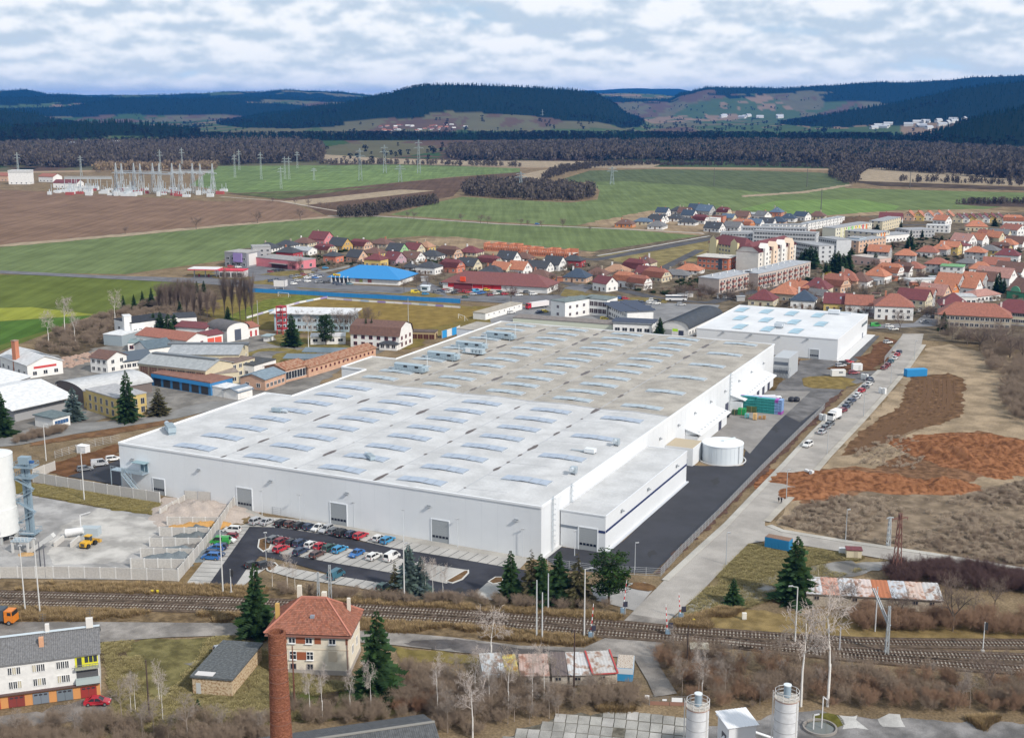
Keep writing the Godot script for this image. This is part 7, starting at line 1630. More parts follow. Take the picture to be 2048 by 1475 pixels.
	b.box(-0.9,-0.1,0,19.0,-0.5,0.5); b.box(0.15,0.95,0,18.6,-0.45,0.45)
	for y in 18: b.bar(V3(-0.9,y,0.5),V3(0.9,y + 1,0.5),0.05)
	part(o,"shaft",b.mesh(),st)
	for q in [[18.0,2.6,0.0],[15.4,2.4,0.0],[1.2,2.0,1.2]]:
		b = MB.new()
		b.box(-q[1],q[1],q[0],q[0] + 0.15,-1.8,1.8)
		for s in [-1,1]:
			for k in 5: b.bar(V3(s * q[1],q[0],-1.8 + k * 0.9),V3(s * q[1],q[0] + 1.1,-1.8 + k * 0.9),0.04)
			b.bar(V3(s * q[1],q[0] + 1.1,-1.8),V3(s * q[1],q[0] + 1.1,1.8),0.04); b.bar(V3(-q[1],q[0] + 1.1,s * 1.8),V3(q[1],q[0] + 1.1,s * 1.8),0.04)
		part(o,"platform",b.mesh(),st)
	boxpart(o,"head",st,V3(0,19.6,0),V3(2.6,1.8,1.8))
	boxpart(o,"motor",mat(0.03,0.10,0.26),V3(1.9,19.3,0.2),V3(1.0,0.6,0.6))
	for k in 4:
		b = MB.new()
		var s := 1.0 if k % 2 else -1.0
		var y0 := 4.2 + k * 2.9
		b.obox(V3(0,y0 + 1.2,1.3),V3(2.4,0.1,0.45),Basis(Vector3.BACK,s * -0.5))
		b.obox(V3(0,y0 + 2.2,1.75),V3(2.4,0.05,0.04),Basis(Vector3.BACK,s * -0.5))
		b.box(s * 1.8 - 0.7,s * 1.8 + 0.7,y0 - 0.1,y0,0.8,1.8)
		part(o,"stair_flight",b.mesh(),st)
	o = thing("feed_hopper","grey steel feed hopper platform with inclined chute at the tower's foot","hopper",-116,-280.6,-6)
	boxpart(o,"deck",mat(0.30,0.36,0.40,0.5),V3(0,3.0,0),V3(4.4,0.25,3.0))
	for s in [-1,1]:
		for z in [-1,1]: boxpart(o,"leg",mat(0.5,0.5,0.49),V3(s * 1.9,1.5,z * 1.2),V3(0.45,3.0,0.45))
	b = MB.new()
	for k in 6: b.bar(V3(-2.2 + k * 0.88,3.1,1.5),V3(-2.2 + k * 0.88,4.2,1.5),0.04)
	b.bar(V3(-2.2,4.2,1.5),V3(2.2,4.2,1.5),0.05); b.bar(V3(-2.2,4.2,-1.5),V3(2.2,4.2,-1.5),0.05)
	part(o,"railing",b.mesh(),mat(0.56,0.57,0.57))
	b = MB.new()
	b.obox(V3(4.6,2.2,0),V3(4.0,0.5,0.7),Basis(Vector3.BACK,0.62))
	part(o,"chute",b.mesh(),mat(0.5,0.5,0.49))
	heap("small orange sand heap under the feed hopper",-114.5,-278.4,1.8,0.5,sand.call(0.55,0.36,0.18),1.3,0,9)
	o = thing("wash_bay","low concrete wash bay with tipped white drum beside the yellow loader","wash bay",-107.3,-285.7,-4)
	boxpart(o,"floor",mat(0.22,0.21,0.2),V3(0,0.1,0),V3(3.2,0.2,4.5))
	for s in [-1,1]: boxpart(o,"side_wall",mat(0.52,0.5,0.47),V3(s * 2.0,0.7,0),V3(0.5,1.4,5.0))
	b = MB.new()
	b.tube(V3(-2,1.3,-4.2),V3(2.0,1.9,-4.8),1.0,0.8,14)
	part(o,"drum",b.mesh(),mat(0.66,0.66,0.66))
	boxpart(o,"tank",mat(0.36,0.41,0.44),V3(3.2,1.1,-6.5),V3(4.5,2.2,2.4))
	b = MB.new()
	b.bar(V3(0.8,0,-6.5),V3(0.8,5.2,-6.5),0.1); b.bar(V3(0.8,5.2,-6.5),V3(3.4,6.0,-6.5),0.1)
	part(o,"water_pipe",b.mesh(),mat(0.66,0.66,0.66))
	o = thing("wheel_loader","yellow wheel loader standing in the middle of the concrete yard","loader",-101.5,-284.2,74)
	o.scale = Vector3.ONE * 0.82
	var yel := mat(0.62,0.36,0.03,0.5)
	b = MB.new()
	b.box(-3.2,-0.6,0.9,2.0,-1.05,1.05); b.box(-3.0,-0.8,2.0,2.3,-0.9,0.9); b.box(-0.6,1.8,0.9,1.5,-0.6,0.6)
	part(o,"body",b.mesh(),yel)
	boxpart(o,"cab",mat(0.04,0.05,0.06,0.2),V3(-0.2,2.6,0),V3(1.5,1.5,1.5))
	boxpart(o,"cab_roof",yel,V3(-0.2,3.45,0),V3(1.8,0.2,1.8))
	boxpart(o,"grille",mat(0.08,0.07,0.05),V3(-3.22,1.5,0),V3(0.1,0.9,1.2))
	b = MB.new()
	for s in [-0.7,0.7]: b.bar(V3(0.8,1.9,s),V3(3.4,0.7,s),0.14)
	part(o,"arm",b.mesh(),yel)
	b = MB.new()
	b.box(3.2,3.4,0.2,1.4,-1.4,1.4); b.box(3.4,4.4,0.2,0.35,-1.4,1.4); b.box(3.4,4.2,0.35,1.1,1.3,1.4); b.box(3.4,4.2,0.35,1.1,-1.4,-1.3)
	part(o,"bucket",b.mesh(),mat(0.50,0.30,0.06))
	for px in [-2.1,1.4]:
		for s in [-1,1]:
			b = MB.new()
			b.tube(V3(0,0,-0.3),V3(0,0,0.3),0.8,0.8,18); b.tube(V3(0,0,0.3),V3(0,0,-0.3),0.8,0.8,18)
			part(o,"wheel",b.mesh(),mat(0.02,0.02,0.02),V3(px,0.8,s * 1.1))
	o = thing("transformer_kiosk","white transformer kiosk behind wire mesh on the brown bank","kiosk",-130.2,-365.7,-20)
	boxpart(o,"body",mat(0.66,0.67,0.68),V3(0,1.1,0),V3(3.2,2.2,2.2))
	boxpart(o,"roof",mat(0.72,0.73,0.74),V3(0,2.25,0),V3(3.4,0.12,2.4))
	boxpart(o,"door",mat(0.5,0.52,0.54),V3(-0.6,1.0,1.12),V3(1.0,1.8,0.05))
var paints := {"white": Color(0.70,0.70,0.69),"silver": Color(0.42,0.43,0.45),"grey": Color(0.13,0.14,0.155),"black": Color(0.012,0.013,0.016),"dark blue": Color(0.02,0.04,0.09),"blue": Color(0.02,0.13,0.38),"light blue": Color(0.03,0.25,0.48),"red": Color(0.46,0.015,0.03),"dark red": Color(0.20,0.012,0.022),"green": Color(0.03,0.30,0.05),"dark green": Color(0.02,0.075,0.06),"teal": Color(0.03,0.12,0.17),"yellow": Color(0.62,0.48,0.02),"orange": Color(0.65,0.20,0.02),"brown": Color(0.10,0.05,0.04)}
const KIND := {"h": "hatchback","e": "estate car","s": "saloon car","u": "off-roader","v": "van"}
func car_meshes(k: String) -> Array:
	var key := "car" + k
	if meshes.has(key): return meshes[key]
	var d: Array = {"h": [2.0,0.92,1.46,-1.95,1.0,-1.65,0.2],"e": [2.3,0.92,1.46,-2.25,1.05,-1.95,0.25],"s": [2.25,0.90,1.42,-1.65,1.1,-0.95,0.3],"u": [2.2,1.05,1.68,-2.15,1.15,-1.9,0.45],"v": [2.45,1.15,1.95,-2.42,1.75,-2.3,1.0]}[k]
	var l: float = d[0]; var bh: float = d[1]; var rh: float = d[2]
	var b := MB.new()
	var w := 0.88
	var pr := [Vector2(-l + 0.05,0.28),Vector2(-l,0.62),Vector2(-l + 0.06,bh),Vector2(d[4],bh),Vector2(l - 0.25,bh - 0.16),Vector2(l,0.62),Vector2(l - 0.05,0.28)]
	var wd := [w,w,w - 0.06,w - 0.06,w - 0.14,w - 0.06,w - 0.04]
	for i in pr.size() - 1:
		var p: Vector2 = pr[i]; var q: Vector2 = pr[i + 1]
		b.quad(V3(p.x,p.y,-wd[i]),V3(q.x,q.y,-wd[i + 1]),V3(q.x,q.y,wd[i + 1]),V3(p.x,p.y,wd[i]))
	for s in [1.0,-1.0]:
		for i in range(1,pr.size() - 1):
			var t := [V3(pr[0].x,pr[0].y,wd[0] * s),V3(pr[i].x,pr[i].y,wd[i] * s),V3(pr[i + 1].x,pr[i + 1].y,wd[i + 1] * s)]
			if s > 0: b.tri(t[0],t[1],t[2])
			else: b.tri(t[0],t[2],t[1])
	b.box(d[5],d[6],rh - 0.03,rh + 0.03,-0.62,0.62)
	for s in [-1,1]:
		b.bar(V3(d[3],bh,s * 0.80),V3(d[5],rh,s * 0.62),0.06); b.bar(V3(d[4],bh,s * 0.80),V3(d[6],rh,s * 0.62),0.045)
		b.bar(V3(-0.35,bh,s * 0.80),V3(-0.35,rh,s * 0.63),0.05); b.bar(V3(d[5],rh,s * 0.62),V3(d[6],rh,s * 0.62),0.05)
		b.box(0.72,0.9,bh,bh + 0.14,s * 0.86,s * 1.0)
		if k == "v": b.obox(V3(-1.5,(bh + rh) / 2,s * 0.715),V3(0.8,(rh - bh) / 2,0.03),Basis(Vector3.RIGHT,-s * 0.2))
	var g := MB.new()
	var A := [V3(d[3] + 0.03,bh - 0.01,0.79),V3(d[4] - 0.03,bh - 0.01,0.79),V3(d[4] - 0.03,bh - 0.01,-0.79),V3(d[3] + 0.03,bh - 0.01,-0.79)]
	var T := [V3(d[5] + 0.02,rh - 0.01,0.61),V3(d[6] - 0.02,rh - 0.01,0.61),V3(d[6] - 0.02,rh - 0.01,-0.61),V3(d[5] + 0.02,rh - 0.01,-0.61)]
	for i in 4: g.quad(A[i],T[i],T[(i + 1) % 4],A[(i + 1) % 4])
	g.quad(T[0],T[3],T[2],T[1])
	var wh := MB.new()
	wh.tube(V3(0,0,-0.1),V3(0,0,0.1),0.32,0.32,14); wh.tube(V3(0,0,0.1),V3(0,0,-0.1),0.32,0.32,14)
	var m := wh.mesh(mat(0.015,0.015,0.016))
	wh = MB.new()
	wh.tube(V3(0,0,-0.115),V3(0,0,0.115),0.2,0.2,8); wh.tube(V3(0,0,0.115),V3(0,0,-0.115),0.2,0.2,8)
	meshes[key] = [b.mesh(),g.mesh(),wh.mesh(mat(0.32,0.33,0.34,0.4,0.5),m),l,bh]
	return meshes[key]
func car(label: String,x: float,z: float,yaw: float,col: String,k: String,group := "",near := true) -> Node3D:
	var o := thing("parked_van" if k == "v" else "parked_car",label,"van" if k == "v" else "car",x,z,yaw,group,0.23)
	var me := car_meshes(k)
	var c: Color = paints[col]
	var key := "paint" + col
	if not mats.has(key):
		var m := StandardMaterial3D.new()
		m.albedo_color = c.linear_to_srgb(); m.roughness = 0.35; m.metallic = 0.15; m.clearcoat_enabled = true; m.clearcoat = 0.7
		mats[key] = m
	part(o,"body",me[0],mats[key]); part(o,"window",me[1],mat(0.015,0.018,0.022,0.12))
	for p in [[-0.64,1],[-0.64,-1],[0.64,1],[0.64,-1]]: part(o,"wheel",me[2],null,V3(me[3] * p[0],0.32,p[1] * 0.80))
	if near:
		for s in [-1,1]:
			boxpart(o,"headlight",mat(0.6,0.62,0.62,0.2),V3(me[3] - 0.08,0.66,s * 0.6),V3(0.12,0.14,0.34)); boxpart(o,"taillight",mat(0.35,0.01,0.01,0.3),V3(-me[3] + 0.03,0.76,s * 0.7),V3(0.08,0.26,0.16))
		boxpart(o,"plate",mat(0.6,0.6,0.58),V3(-me[3] + 0.0,0.55,0),V3(0.05,0.12,0.5))
	return o
func cars(row: String,yaw: float,a: Array,from := "left",near := true) -> void:
	for i in a.size():
		var c: Array = a[i]
		var n: String = "%s from the %s" % [ORD[i],from] if i > 0 else "first from the %s" % from
		car("%s %s, %s %s" % [c[2],KIND[c[3]],n,row],c[0],c[1],yaw + (c[4] if c.size() > 4 else 0.0) + rng.randf_range(-2,2),c[2],c[3],"cars " + row,near)
func lorry(label: String,x: float,z: float,yaw: float,cab: Color,boxc: Color,l: float,called := "lorry") -> Node3D:
	var o := thing(called,label,"lorry",x,z,yaw,"",0.2)
	var cm := mat(cab.r,cab.g,cab.b,0.4); var bm := mat(boxc.r,boxc.g,boxc.b,0.6)
	var b := MB.new()
	b.box(-1.0,1.0,0.6,2.0,-1.15,1.15); b.box(-1.0,0.7,2.0,3.0,-1.1,1.1)
	part(o,"cab",b.mesh(),cm,V3(l / 2 + 1.2,0,0))
	boxpart(o,"windscreen",mat(0.02,0.025,0.03,0.15),V3(l / 2 + 2.0,2.45,0),V3(0.2,0.8,2.0))
	boxpart(o,"window",mat(0.02,0.025,0.03,0.15),V3(l / 2 + 1.3,2.4,0),V3(0.8,0.7,2.24))
	boxpart(o,"cargo_box",bm,V3(0,2.1,0),V3(l,2.4,2.4)); boxpart(o,"chassis",mat(0.04,0.04,0.045),V3(0,0.75,0),V3(l,0.3,1.6))
	var me := car_meshes("h")
	for px in [-l * 0.36,-l * 0.2,l / 2 + 1.2]:
		for s in [-1,1]:
			var w := part(o,"wheel",me[2],null,V3(px,0.5,s * 1.05)); w.scale = V3(1.55,1.55,1.6)
	return o
func pole(called: String,label: String,cat: String,x: float,z: float,h: float,opt := {}) -> Node3D:
	var o := thing(called,label,cat,x,z,opt.get("yaw",0.0),opt.get("group",""))
	var c: Color = opt.get("c",Color(0.36,0.38,0.40))
	var m := mat(c.r,c.g,c.b,0.6)
	var r: float = opt.get("r",0.09)
	var b := MB.new()
	b.tube(Vector3.ZERO,V3(0,h,0),r * 1.3,r * 0.8,8)
	part(o,"post",b.mesh(),m)
	var arm: float = opt.get("arm",0.0)
	if arm != 0.0:
		b = MB.new()
		b.bar(V3(0,h,0),V3(arm,h + 0.25,0),0.05)
		part(o,"arm",b.mesh(),m)
	if opt.get("lamp",true):
		b = MB.new()
		b.tube(V3(arm - 0.4,h + 0.2,0),V3(arm + 0.4,h + 0.25,0),0.14,0.18,8); b.tube(V3(arm + 0.4,h + 0.25,0),V3(arm - 0.4,h + 0.2,0),0.18,0.14,8)
		part(o,"lamp",b.mesh(),mat(0.66,0.68,0.70,0.4))
	if opt.get("signal",false):
		boxpart(o,"signal_head",mat(0.02,0.02,0.022),V3(0.35,h - 0.9,0),V3(0.5,1.5,0.35)); boxpart(o,"base",mat(0.45,0.44,0.42),V3(0,0.3,0),V3(0.6,0.6,0.6))
	return o
func lattice(called: String,label: String,cat: String,x: float,z: float,h: float,w: float,m: Material,arms := [],yaw := 0.0,t := 0.05,top_w := 0.5) -> Node3D:
	var o := thing(called,label,cat,x,z,yaw)
	var b := MB.new()
	var n := maxi(5,int(h / (w * 1.1 + 0.4)))
	for s in [[1,1],[-1,1],[-1,-1],[1,-1]]: b.bar(V3(s[0] * w / 2,0,s[1] * w / 2),V3(s[0] * w / 2 * top_w,h,s[1] * w / 2 * top_w),t * 1.5)
	part(o,"leg",b.mesh(),m)
	b = MB.new()
	for i in n:
		var y0 := h * i / n; var y1 := h * (i + 1) / n
		var a := w / 2 * lerpf(1.0,top_w,float(i) / n); var c := w / 2 * lerpf(1.0,top_w,(i + 1.0) / n)
		for f in 4:
			var q := Basis(Vector3.UP,f * PI / 2)
			b.bar(q * V3(-a if i % 2 else a,y0,a),q * V3(c if i % 2 else -c,y1,c),t)
	part(o,"brace",b.mesh(),m)
	for k in arms:
		b = MB.new()
		b.bar(V3(-k[1],k[0],0),V3(k[1],k[0],0),t * 2.0); b.bar(V3(-k[1],k[0],0),V3(0,k[0] + k[1] * 0.25,0),t); b.bar(V3(k[1],k[0],0),V3(0,k[0] + k[1] * 0.25,0),t)
		for s in [-1,1]: b.bar(V3(s * k[1],k[0],0),V3(s * k[1],k[0] - 0.8 * h / 20.0,0),t)
		part(o,"crossarm",b.mesh(),m)
	return o
func person(label: String,x: float,z: float,yaw: float,top: Color,legs: Color) -> void:
	var J := {"hip": V3(0,0.95,0),"chest": V3(0.02,1.35,0),"neck": V3(0.02,1.52,0),"head": V3(0.04,1.66,0),"lk": V3(0.14,0.52,0.10),"lf": V3(0.02,0.07,0.10),"rk": V3(0.10,0.50,-0.10),"rf": V3(-0.22,0.10,-0.10),"ls": V3(0,1.44,0.2),"le": V3(-0.10,1.16,0.25),"lh": V3(0.02,0.92,0.25),"rs": V3(0,1.44,-0.2),"re": V3(0.10,1.17,-0.25),"rh": V3(0.22,0.95,-0.24)}
	var bones := [["hip","chest",0.16,0.17],["chest","neck",0.15,0.07],["neck","head",0.07,0.11],["head","head",0.115,0.115],["hip","lk",0.12,0.08],["lk","lf",0.08,0.055],["hip","rk",0.12,0.08],["rk","rf",0.08,0.055],["ls","le",0.07,0.055],["le","lh",0.05,0.04],["rs","re",0.07,0.055],["re","rh",0.05,0.04],["ls","rs",0.09,0.09]]
	var c := 0.045
	var lo := V3(-0.45,-0.02,-0.4); var nx := 20; var ny := 42; var nz := 18
	var f := PackedFloat32Array()
	f.resize(nx * ny * nz)
	for i in nx:
		for j in ny:
			for k in nz:
				var p := lo + V3(i,j,k) * c
				var d := 9.0
				for q in bones:
					var a: Vector3 = J[q[0]]; var e: Vector3 = J[q[1]]
					var ab := e - a
					var t := clampf((p - a).dot(ab) / maxf(ab.length_squared(),0.0001),0,1)
					var s := p.distance_to(a + ab * t) - lerpf(q[2],q[3],t)
					var h := maxf(0.05 - absf(d - s),0.0) / 0.05
					d = minf(d,s) - h * h * 0.0125
				f[(i * ny + j) * nz + k] = d
	var vid := {}
	var st := SurfaceTool.new()
	st.begin(Mesh.PRIMITIVE_TRIANGLES)
	st.set_smooth_group(0)
	var n := 0
	var cell := func(i: int,j: int,k: int) -> int: return (i * ny + j) * nz + k
	for i in nx - 1:
		for j in ny - 1:
			for k in nz - 1:
				var sum := Vector3.ZERO; var m := 0
				for e in [[0,0,0,1,0,0],[0,0,0,0,1,0],[0,0,0,0,0,1],[1,0,0,1,1,0],[1,0,0,1,0,1],[0,1,0,1,1,0],[0,1,0,0,1,1],[0,0,1,1,0,1],[0,0,1,0,1,1],[1,1,0,1,1,1],[1,0,1,1,1,1],[0,1,1,1,1,1]]:
					var u: float = f[cell.call(i + e[0],j + e[1],k + e[2])]; var w: float = f[cell.call(i + e[3],j + e[4],k + e[5])]
					if (u < 0) != (w < 0):
						sum += V3(i + e[0],j + e[1],k + e[2]).lerp(V3(i + e[3],j + e[4],k + e[5]),u / (u - w)); m += 1
				if m:
					var p := lo + sum / m * c
					st.set_color(Color(0.03,0.02,0.015) if p.y > 1.66 else (Color(0.45,0.26,0.18) if p.y > 1.54 or p.y > 0.85 and p.y < 0.96 and absf(p.z) > 0.2 else (top if p.y > 0.9 else (legs if p.y > 0.1 else Color(0.02,0.02,0.02)))))
					st.add_vertex(p)
					vid[cell.call(i,j,k)] = n
					n += 1
	for i in range(1,nx - 1):
		for j in range(1,ny - 1):
			for k in range(1,nz - 1):
				var u: float = f[cell.call(i,j,k)]
				for ax in 3:
					var g: Array = [[1,0,0,0,1,0,0,0,1],[0,1,0,0,0,1,1,0,0],[0,0,1,1,0,0,0,1,0]][ax]
					var w: float = f[cell.call(i + g[0],j + g[1],k + g[2])]
					if (u < 0) == (w < 0): continue
					var q := [cell.call(i - g[3] - g[6],j - g[4] - g[7],k - g[5] - g[8]),cell.call(i - g[6],j - g[7],k - g[8]),cell.call(i,j,k),cell.call(i - g[3],j - g[4],k - g[5])]
					if not (vid.has(q[0]) and vid.has(q[1]) and vid.has(q[2]) and vid.has(q[3])): continue
					var o2 := [0,2,1,0,3,2] if u < 0 else [0,1,2,0,2,3]
					for t in o2: st.add_index(vid[q[t]])
	st.generate_normals()
	var o := part(self,"person",st.commit(),vmat(0.9))
	o.position = V3(x,0.2,z); o.rotation.y = deg_to_rad(yaw)
	tag(o,label,"person")
func build_traffic() -> void:
	cars("in the factory wall row",60.5,[[-64.5,-300.3,"silver","u"],[-61.8,-300,"silver","s"],[-57.8,-299.1,"black","e"],[-55.5,-298.3,"brown","h"],[-53,-297.2,"black","e"],[-50.5,-296.2,"dark blue","h"],[-48.2,-295.5,"white","s",180],[-46.1,-294.4,"silver","e",180],[-43.7,-293.1,"grey","e"],[-41.6,-291.4,"black","u"],[-39.2,-290.9,"dark blue","h"],[-37,-289.8,"red","e"],[-32.3,-287.8,"white","h"],[-30.1,-286.7,"light blue","e"]])
	cars("in the middle block's back row",60.5,[[-57.6,-287.3,"grey","e"],[-55.5,-286,"dark red","e"],[-52.8,-285,"black","h"],[-50.7,-284.1,"dark blue","u"],[-48,-283.4,"white","h"],[-45.6,-282.4,"red","h"],[-43.3,-281.4,"dark green","e"],[-40.8,-280.3,"light blue","e"]])
	cars("in the middle block's front row",60.5,[[-54.8,-280.7,"red","e"],[-49.8,-279,"dark blue","e"],[-45.6,-277,"brown","e"],[-36.5,-277.5,"blue","s",180],[-32.2,-275.7,"white","e"],[-28,-275,"white","v"]])
	cars("in the parking row beside the railway",60.5,[[-59.2,-270.2,"black","h",-20],[-56.5,-270.2,"black","h",-20],[-39.4,-263.8,"teal","v"],[-28,-257.1,"dark green","h"]])
	cars("in the column by the precast wall",172,[[-69.3,-293.7,"white","u"],[-68.8,-288.9,"dark red","h"],[-68.8,-286.6,"white","h",180],[-70.3,-285.3,"green","v"],[-69.7,-281.9,"dark blue","h"],[-70.3,-281.2,"blue","h"],[-69.6,-277.3,"dark blue","e",180],[-70.1,-275.2,"blue","u"]],"top")
	cars("on the dark apron beside the warehouse's left corner",25,[[-123.2,-346.2,"grey","e"],[-120.6,-351.1,"silver","v"],[-118.2,-356.5,"white","e"]])
	cars("in the long line parked along the street",52,[[99.4,-387,"silver","s"],[102,-392.5,"grey","e"],[104.3,-396.8,"grey","e"],[113.5,-415.4,"dark red","h"],[115.8,-420.3,"dark blue","h"],[117.9,-424.8,"grey","e"],[120.2,-429.5,"dark blue","e"],[123,-434.3,"silver","e"],[124.8,-438.4,"white","h"],[128,-444.9,"red","h"],[130.8,-450.4,"grey","e"],[133.5,-455.7,"white","s"],[135.5,-460.2,"grey","h"],[136.2,-463.9,"dark blue","h"]],"bottom")
	cars("in the street line's upper part",58,[[147.7,-484.5,"dark red","e"],[150.6,-489.6,"dark red","h"],[154.1,-497.2,"teal","h"],[157.6,-503.5,"white","s"],[160.6,-510,"red","h"],[163.2,-516.1,"dark blue","h"]],"bottom")
	cars("beside the smaller warehouse's corner",20,[[131.6,-489.2,"silver","e"],[134.2,-493.4,"black","e"],[136.4,-495.8,"red","s"]])
	car("dark red estate car beside the white caravan at the yard entrance",133.2,-475.6,8,"dark red","e")
	car("light blue car standing alone on the brown earth bed",164.9,-538.1,15,"silver","h")
	lorry("white box lorry parked in the street line",108.3,-405.4,-128,Color(0.68,0.68,0.68),Color(0.70,0.70,0.70),4.6)
	var cv := thing("caravan","white caravan trailer at the yard entrance","trailer",125.9,-471.2,4)
	boxpart(cv,"body",mat(0.62,0.62,0.6),V3(0,1.7,0),V3(5.4,2.4,2.2)); boxpart(cv,"window",mat(0.2,0.22,0.24,0.2),V3(0.8,2.0,1.12),V3(1.6,0.7,0.05)); boxpart(cv,"wheel",mat(0.02,0.02,0.02),V3(0,0.35,0),V3(0.7,0.7,2.0))
	cv = thing("container","white site container behind the dark red car at the yard entrance","container",136.2,-482.3,4)
	boxpart(cv,"body",mat(0.66,0.66,0.66),V3(0,1.6,0),V3(3.8,2.6,2.3)); boxpart(cv,"door",mat(0.5,0.5,0.5),V3(0.7,1.3,1.16),V3(0.9,2,0.05))
	car("white pickup driving alone up the street below the parked line",91.2,-371.7,-128,"white","u")
	person("person in dark jacket walking on the right of the pair on the street",71.4,-316.3,55,Color(0.02,0.022,0.035),Color(0.02,0.02,0.03))
	person("person in black coat and pale trousers, left of the pair on the street",70.7,-316.3,55,Color(0.012,0.012,0.018),Color(0.30,0.27,0.24))
	car("silver estate car on the muddy patch left of the cream house",-55.6,-225.1,22,"silver","e")
	car("worn red saloon car parked before the garages at bottom left",-73.4,-203.8,4,"red","s")
	var tl := lorry("orange lorry cab with dark body at the left edge below the tracks",-106.1,-239.2,-6,Color(0.62,0.19,0.02),Color(0.05,0.07,0.09),5.2)
	lorry("red and white articulated lorry beside the white office",31798.1,274792.6,-140,Color(0.5,0.02,0.04),Color(0.64,0.6,0.6),12.0).position = V3(Vector2(13.8,-633.1).x,0.2,Vector2(13.8,-633.1).y)
	cars("in the blue supermarket's back line",25,[[-131.4,-744.8,"grey","e"],[-128.9,-748,"grey","h"],[-126.5,-753.3,"dark red","h"],[-122.3,-740.6,"white","s"],[-120.2,-749,"silver","e"],[-117.3,-739.6,"blue","h"],[-116.3,-743.8,"silver","e"],[-115.3,-746.9,"dark blue","e"]],"left",false)
	cars("in the blue supermarket's front line",25,[[-126.1,-715.6,"white","h"],[-126,-727.9,"silver","h"],[-119.7,-725.4,"white","h"],[-113,-722.5,"silver","h"],[-111.6,-722.5,"grey","h"],[-107.4,-720.5,"black","e"],[-101.6,-717.6,"dark blue","e"],[-99.1,-712.7,"dark blue","h"],[-93.5,-714.6,"teal","h"],[-94.5,-725.4,"silver","h"]],"left",false)
	cars("on the strip by the supermarket road",25,[[-141.1,-726.4,"dark blue","h"],[-140,-729.4,"grey","h"],[-138.8,-731.4,"dark blue","e"]],"left",false)
	cars("in front of the pink store",20,[[-178.9,-790.3,"red","h"],[-173.6,-787.9,"white","h"],[-149,-766.3,"dark red","h"],[-147,-769.7,"black","h"],[-145.2,-771.9,"dark blue","h"],[-142.9,-771.9,"black","h"]],"left",false)
	car("dark blue car driving past the roundabout",-158.4,-715.6,-8,"dark blue","h","",false)
	car("light blue car at the estate entrance above the blue roof",-117.6,-783.3,15,"light blue","h","",false)
	car("bright yellow van beside the blue board fence",-53.4,-682.3,5,"yellow","v","",false)
	car("white car beside the yellow van at the board fence",-47.3,-676.2,5,"light blue","h","",false)
	cars("in the red market's left lines",30,[[-41.6,-683.2,"grey","h"],[-39.2,-686.8,"dark blue","e"],[-37.3,-688.5,"red","h"],[-35.6,-683.2,"silver","h"],[-33.2,-688.5,"white","h"],[-31.5,-681,"black","h"],[-30.1,-686.8,"grey","e"],[-40,-714.6,"grey","h"]],"left",false)
	cars("in the red market's right lines",30,[[-28.6,-685,"dark red","h"],[-26.1,-685.9,"red","h"],[-24.2,-683.2,"red","e"],[-21.3,-676.2,"silver","h"],[-20,-685.9,"light blue","v"],[-17.9,-678.8,"blue","e"],[-15.9,-681.4,"blue","h"],[-14.2,-691.3,"yellow","h"],[-11.7,-672.7,"dark red","h"],[-8.8,-677.9,"white","h"],[-6.6,-683.2,"dark green","e"],[-4,-676.2,"red","h"],[3.6,-672.7,"white","e"],[8.2,-683.2,"grey","h"],[11.5,-676.2,"white","e"]],"left",false)
	car("dark green car alone at the market's lower lane",-24.8,-665.1,15,"dark green","h","",false)
	cars("in the lane behind the goal",35,[[-0.5,-615.9,"white","e"],[13.9,-616.6,"dark blue","s"],[16.4,-618.8,"yellow","h"]],"left",false)
	cars("in the car park behind the office",10,[[58,-661.7,"blue","h"],[60.7,-660.1,"red","h"],[60.4,-648.7,"dark blue","h"],[62.9,-647.9,"black","h"],[66.1,-648.7,"grey","h"],[68.5,-646.3,"dark blue","h"],[72.4,-647.1,"white","e"],[74.5,-655.1,"white","h"],[75.3,-644.7,"white","e"],[76.9,-652.7,"black","h"],[87.8,-640.8,"silver","e"]],"left",false)
	car("yellow car parked before the salmon stairwell of the white office",44.8,-597.6,5,"yellow","h","",false)
	car("blue car on the field road beside the fruit trees",21.5,-1065.4,-6,"blue","h","",false)
	car("white car on the estate street at the new road",110.4,-805.2,50,"white","e","",false)
	var bus := thing("coach","white coach with dark window band parked behind the white office","bus",87.3,-656,-3,"",0.2)
	boxpart(bus,"body",mat(0.66,0.66,0.66,0.4),V3(0,1.7,0),V3(11.5,2.6,2.5)); boxpart(bus,"window_band",mat(0.03,0.04,0.06,0.15),V3(-0.2,2.2,0),V3(11.2,0.9,2.54)); boxpart(bus,"roof_unit",mat(0.6,0.6,0.6),V3(-1,3.1,0),V3(3,0.25,1.6))
	for px in [-3.4,3.6]: boxpart(bus,"wheel",mat(0.02,0.02,0.02),V3(px,0.45,0),V3(0.95,0.9,2.56))
	cars("along the street end by the big white house",5,[[186.7,-600,"red","h"],[197.5,-589.5,"silver","s"],[204.5,-620.1,"white","e",45],[206.2,-603,"black","e",60],[209.9,-612.9,"grey","e",60],[214,-623.1,"silver","e",60],[177.1,-577.8,"white","h"],[176.9,-570.2,"white","s"],[171.1,-579.1,"green","v"]],"left",false)
	var cb := MB.new()
	for y in [0.0,0.45,0.9]: cb.box(-0.6,0.6,y,y + 0.08,-0.5,0.5)
	for s in [-1,1]:
		for k in 2:
			cb.box(s * 0.6 - 0.05,s * 0.6 + 0.05,0.08,0.9,(k * 2 - 1) * 0.5 - 0.05,(k * 2 - 1) * 0.5 + 0.05); cb.box(-0.03,0.03,0.08,0.9,s * 0.5 - 0.03,s * 0.5 + 0.03)
	cb.box(-0.56,0.56,0.1,0.7,-0.44,0.44)
	var crate_mesh := cb.mesh()
	var base := Vector2(89.3,-413.6)
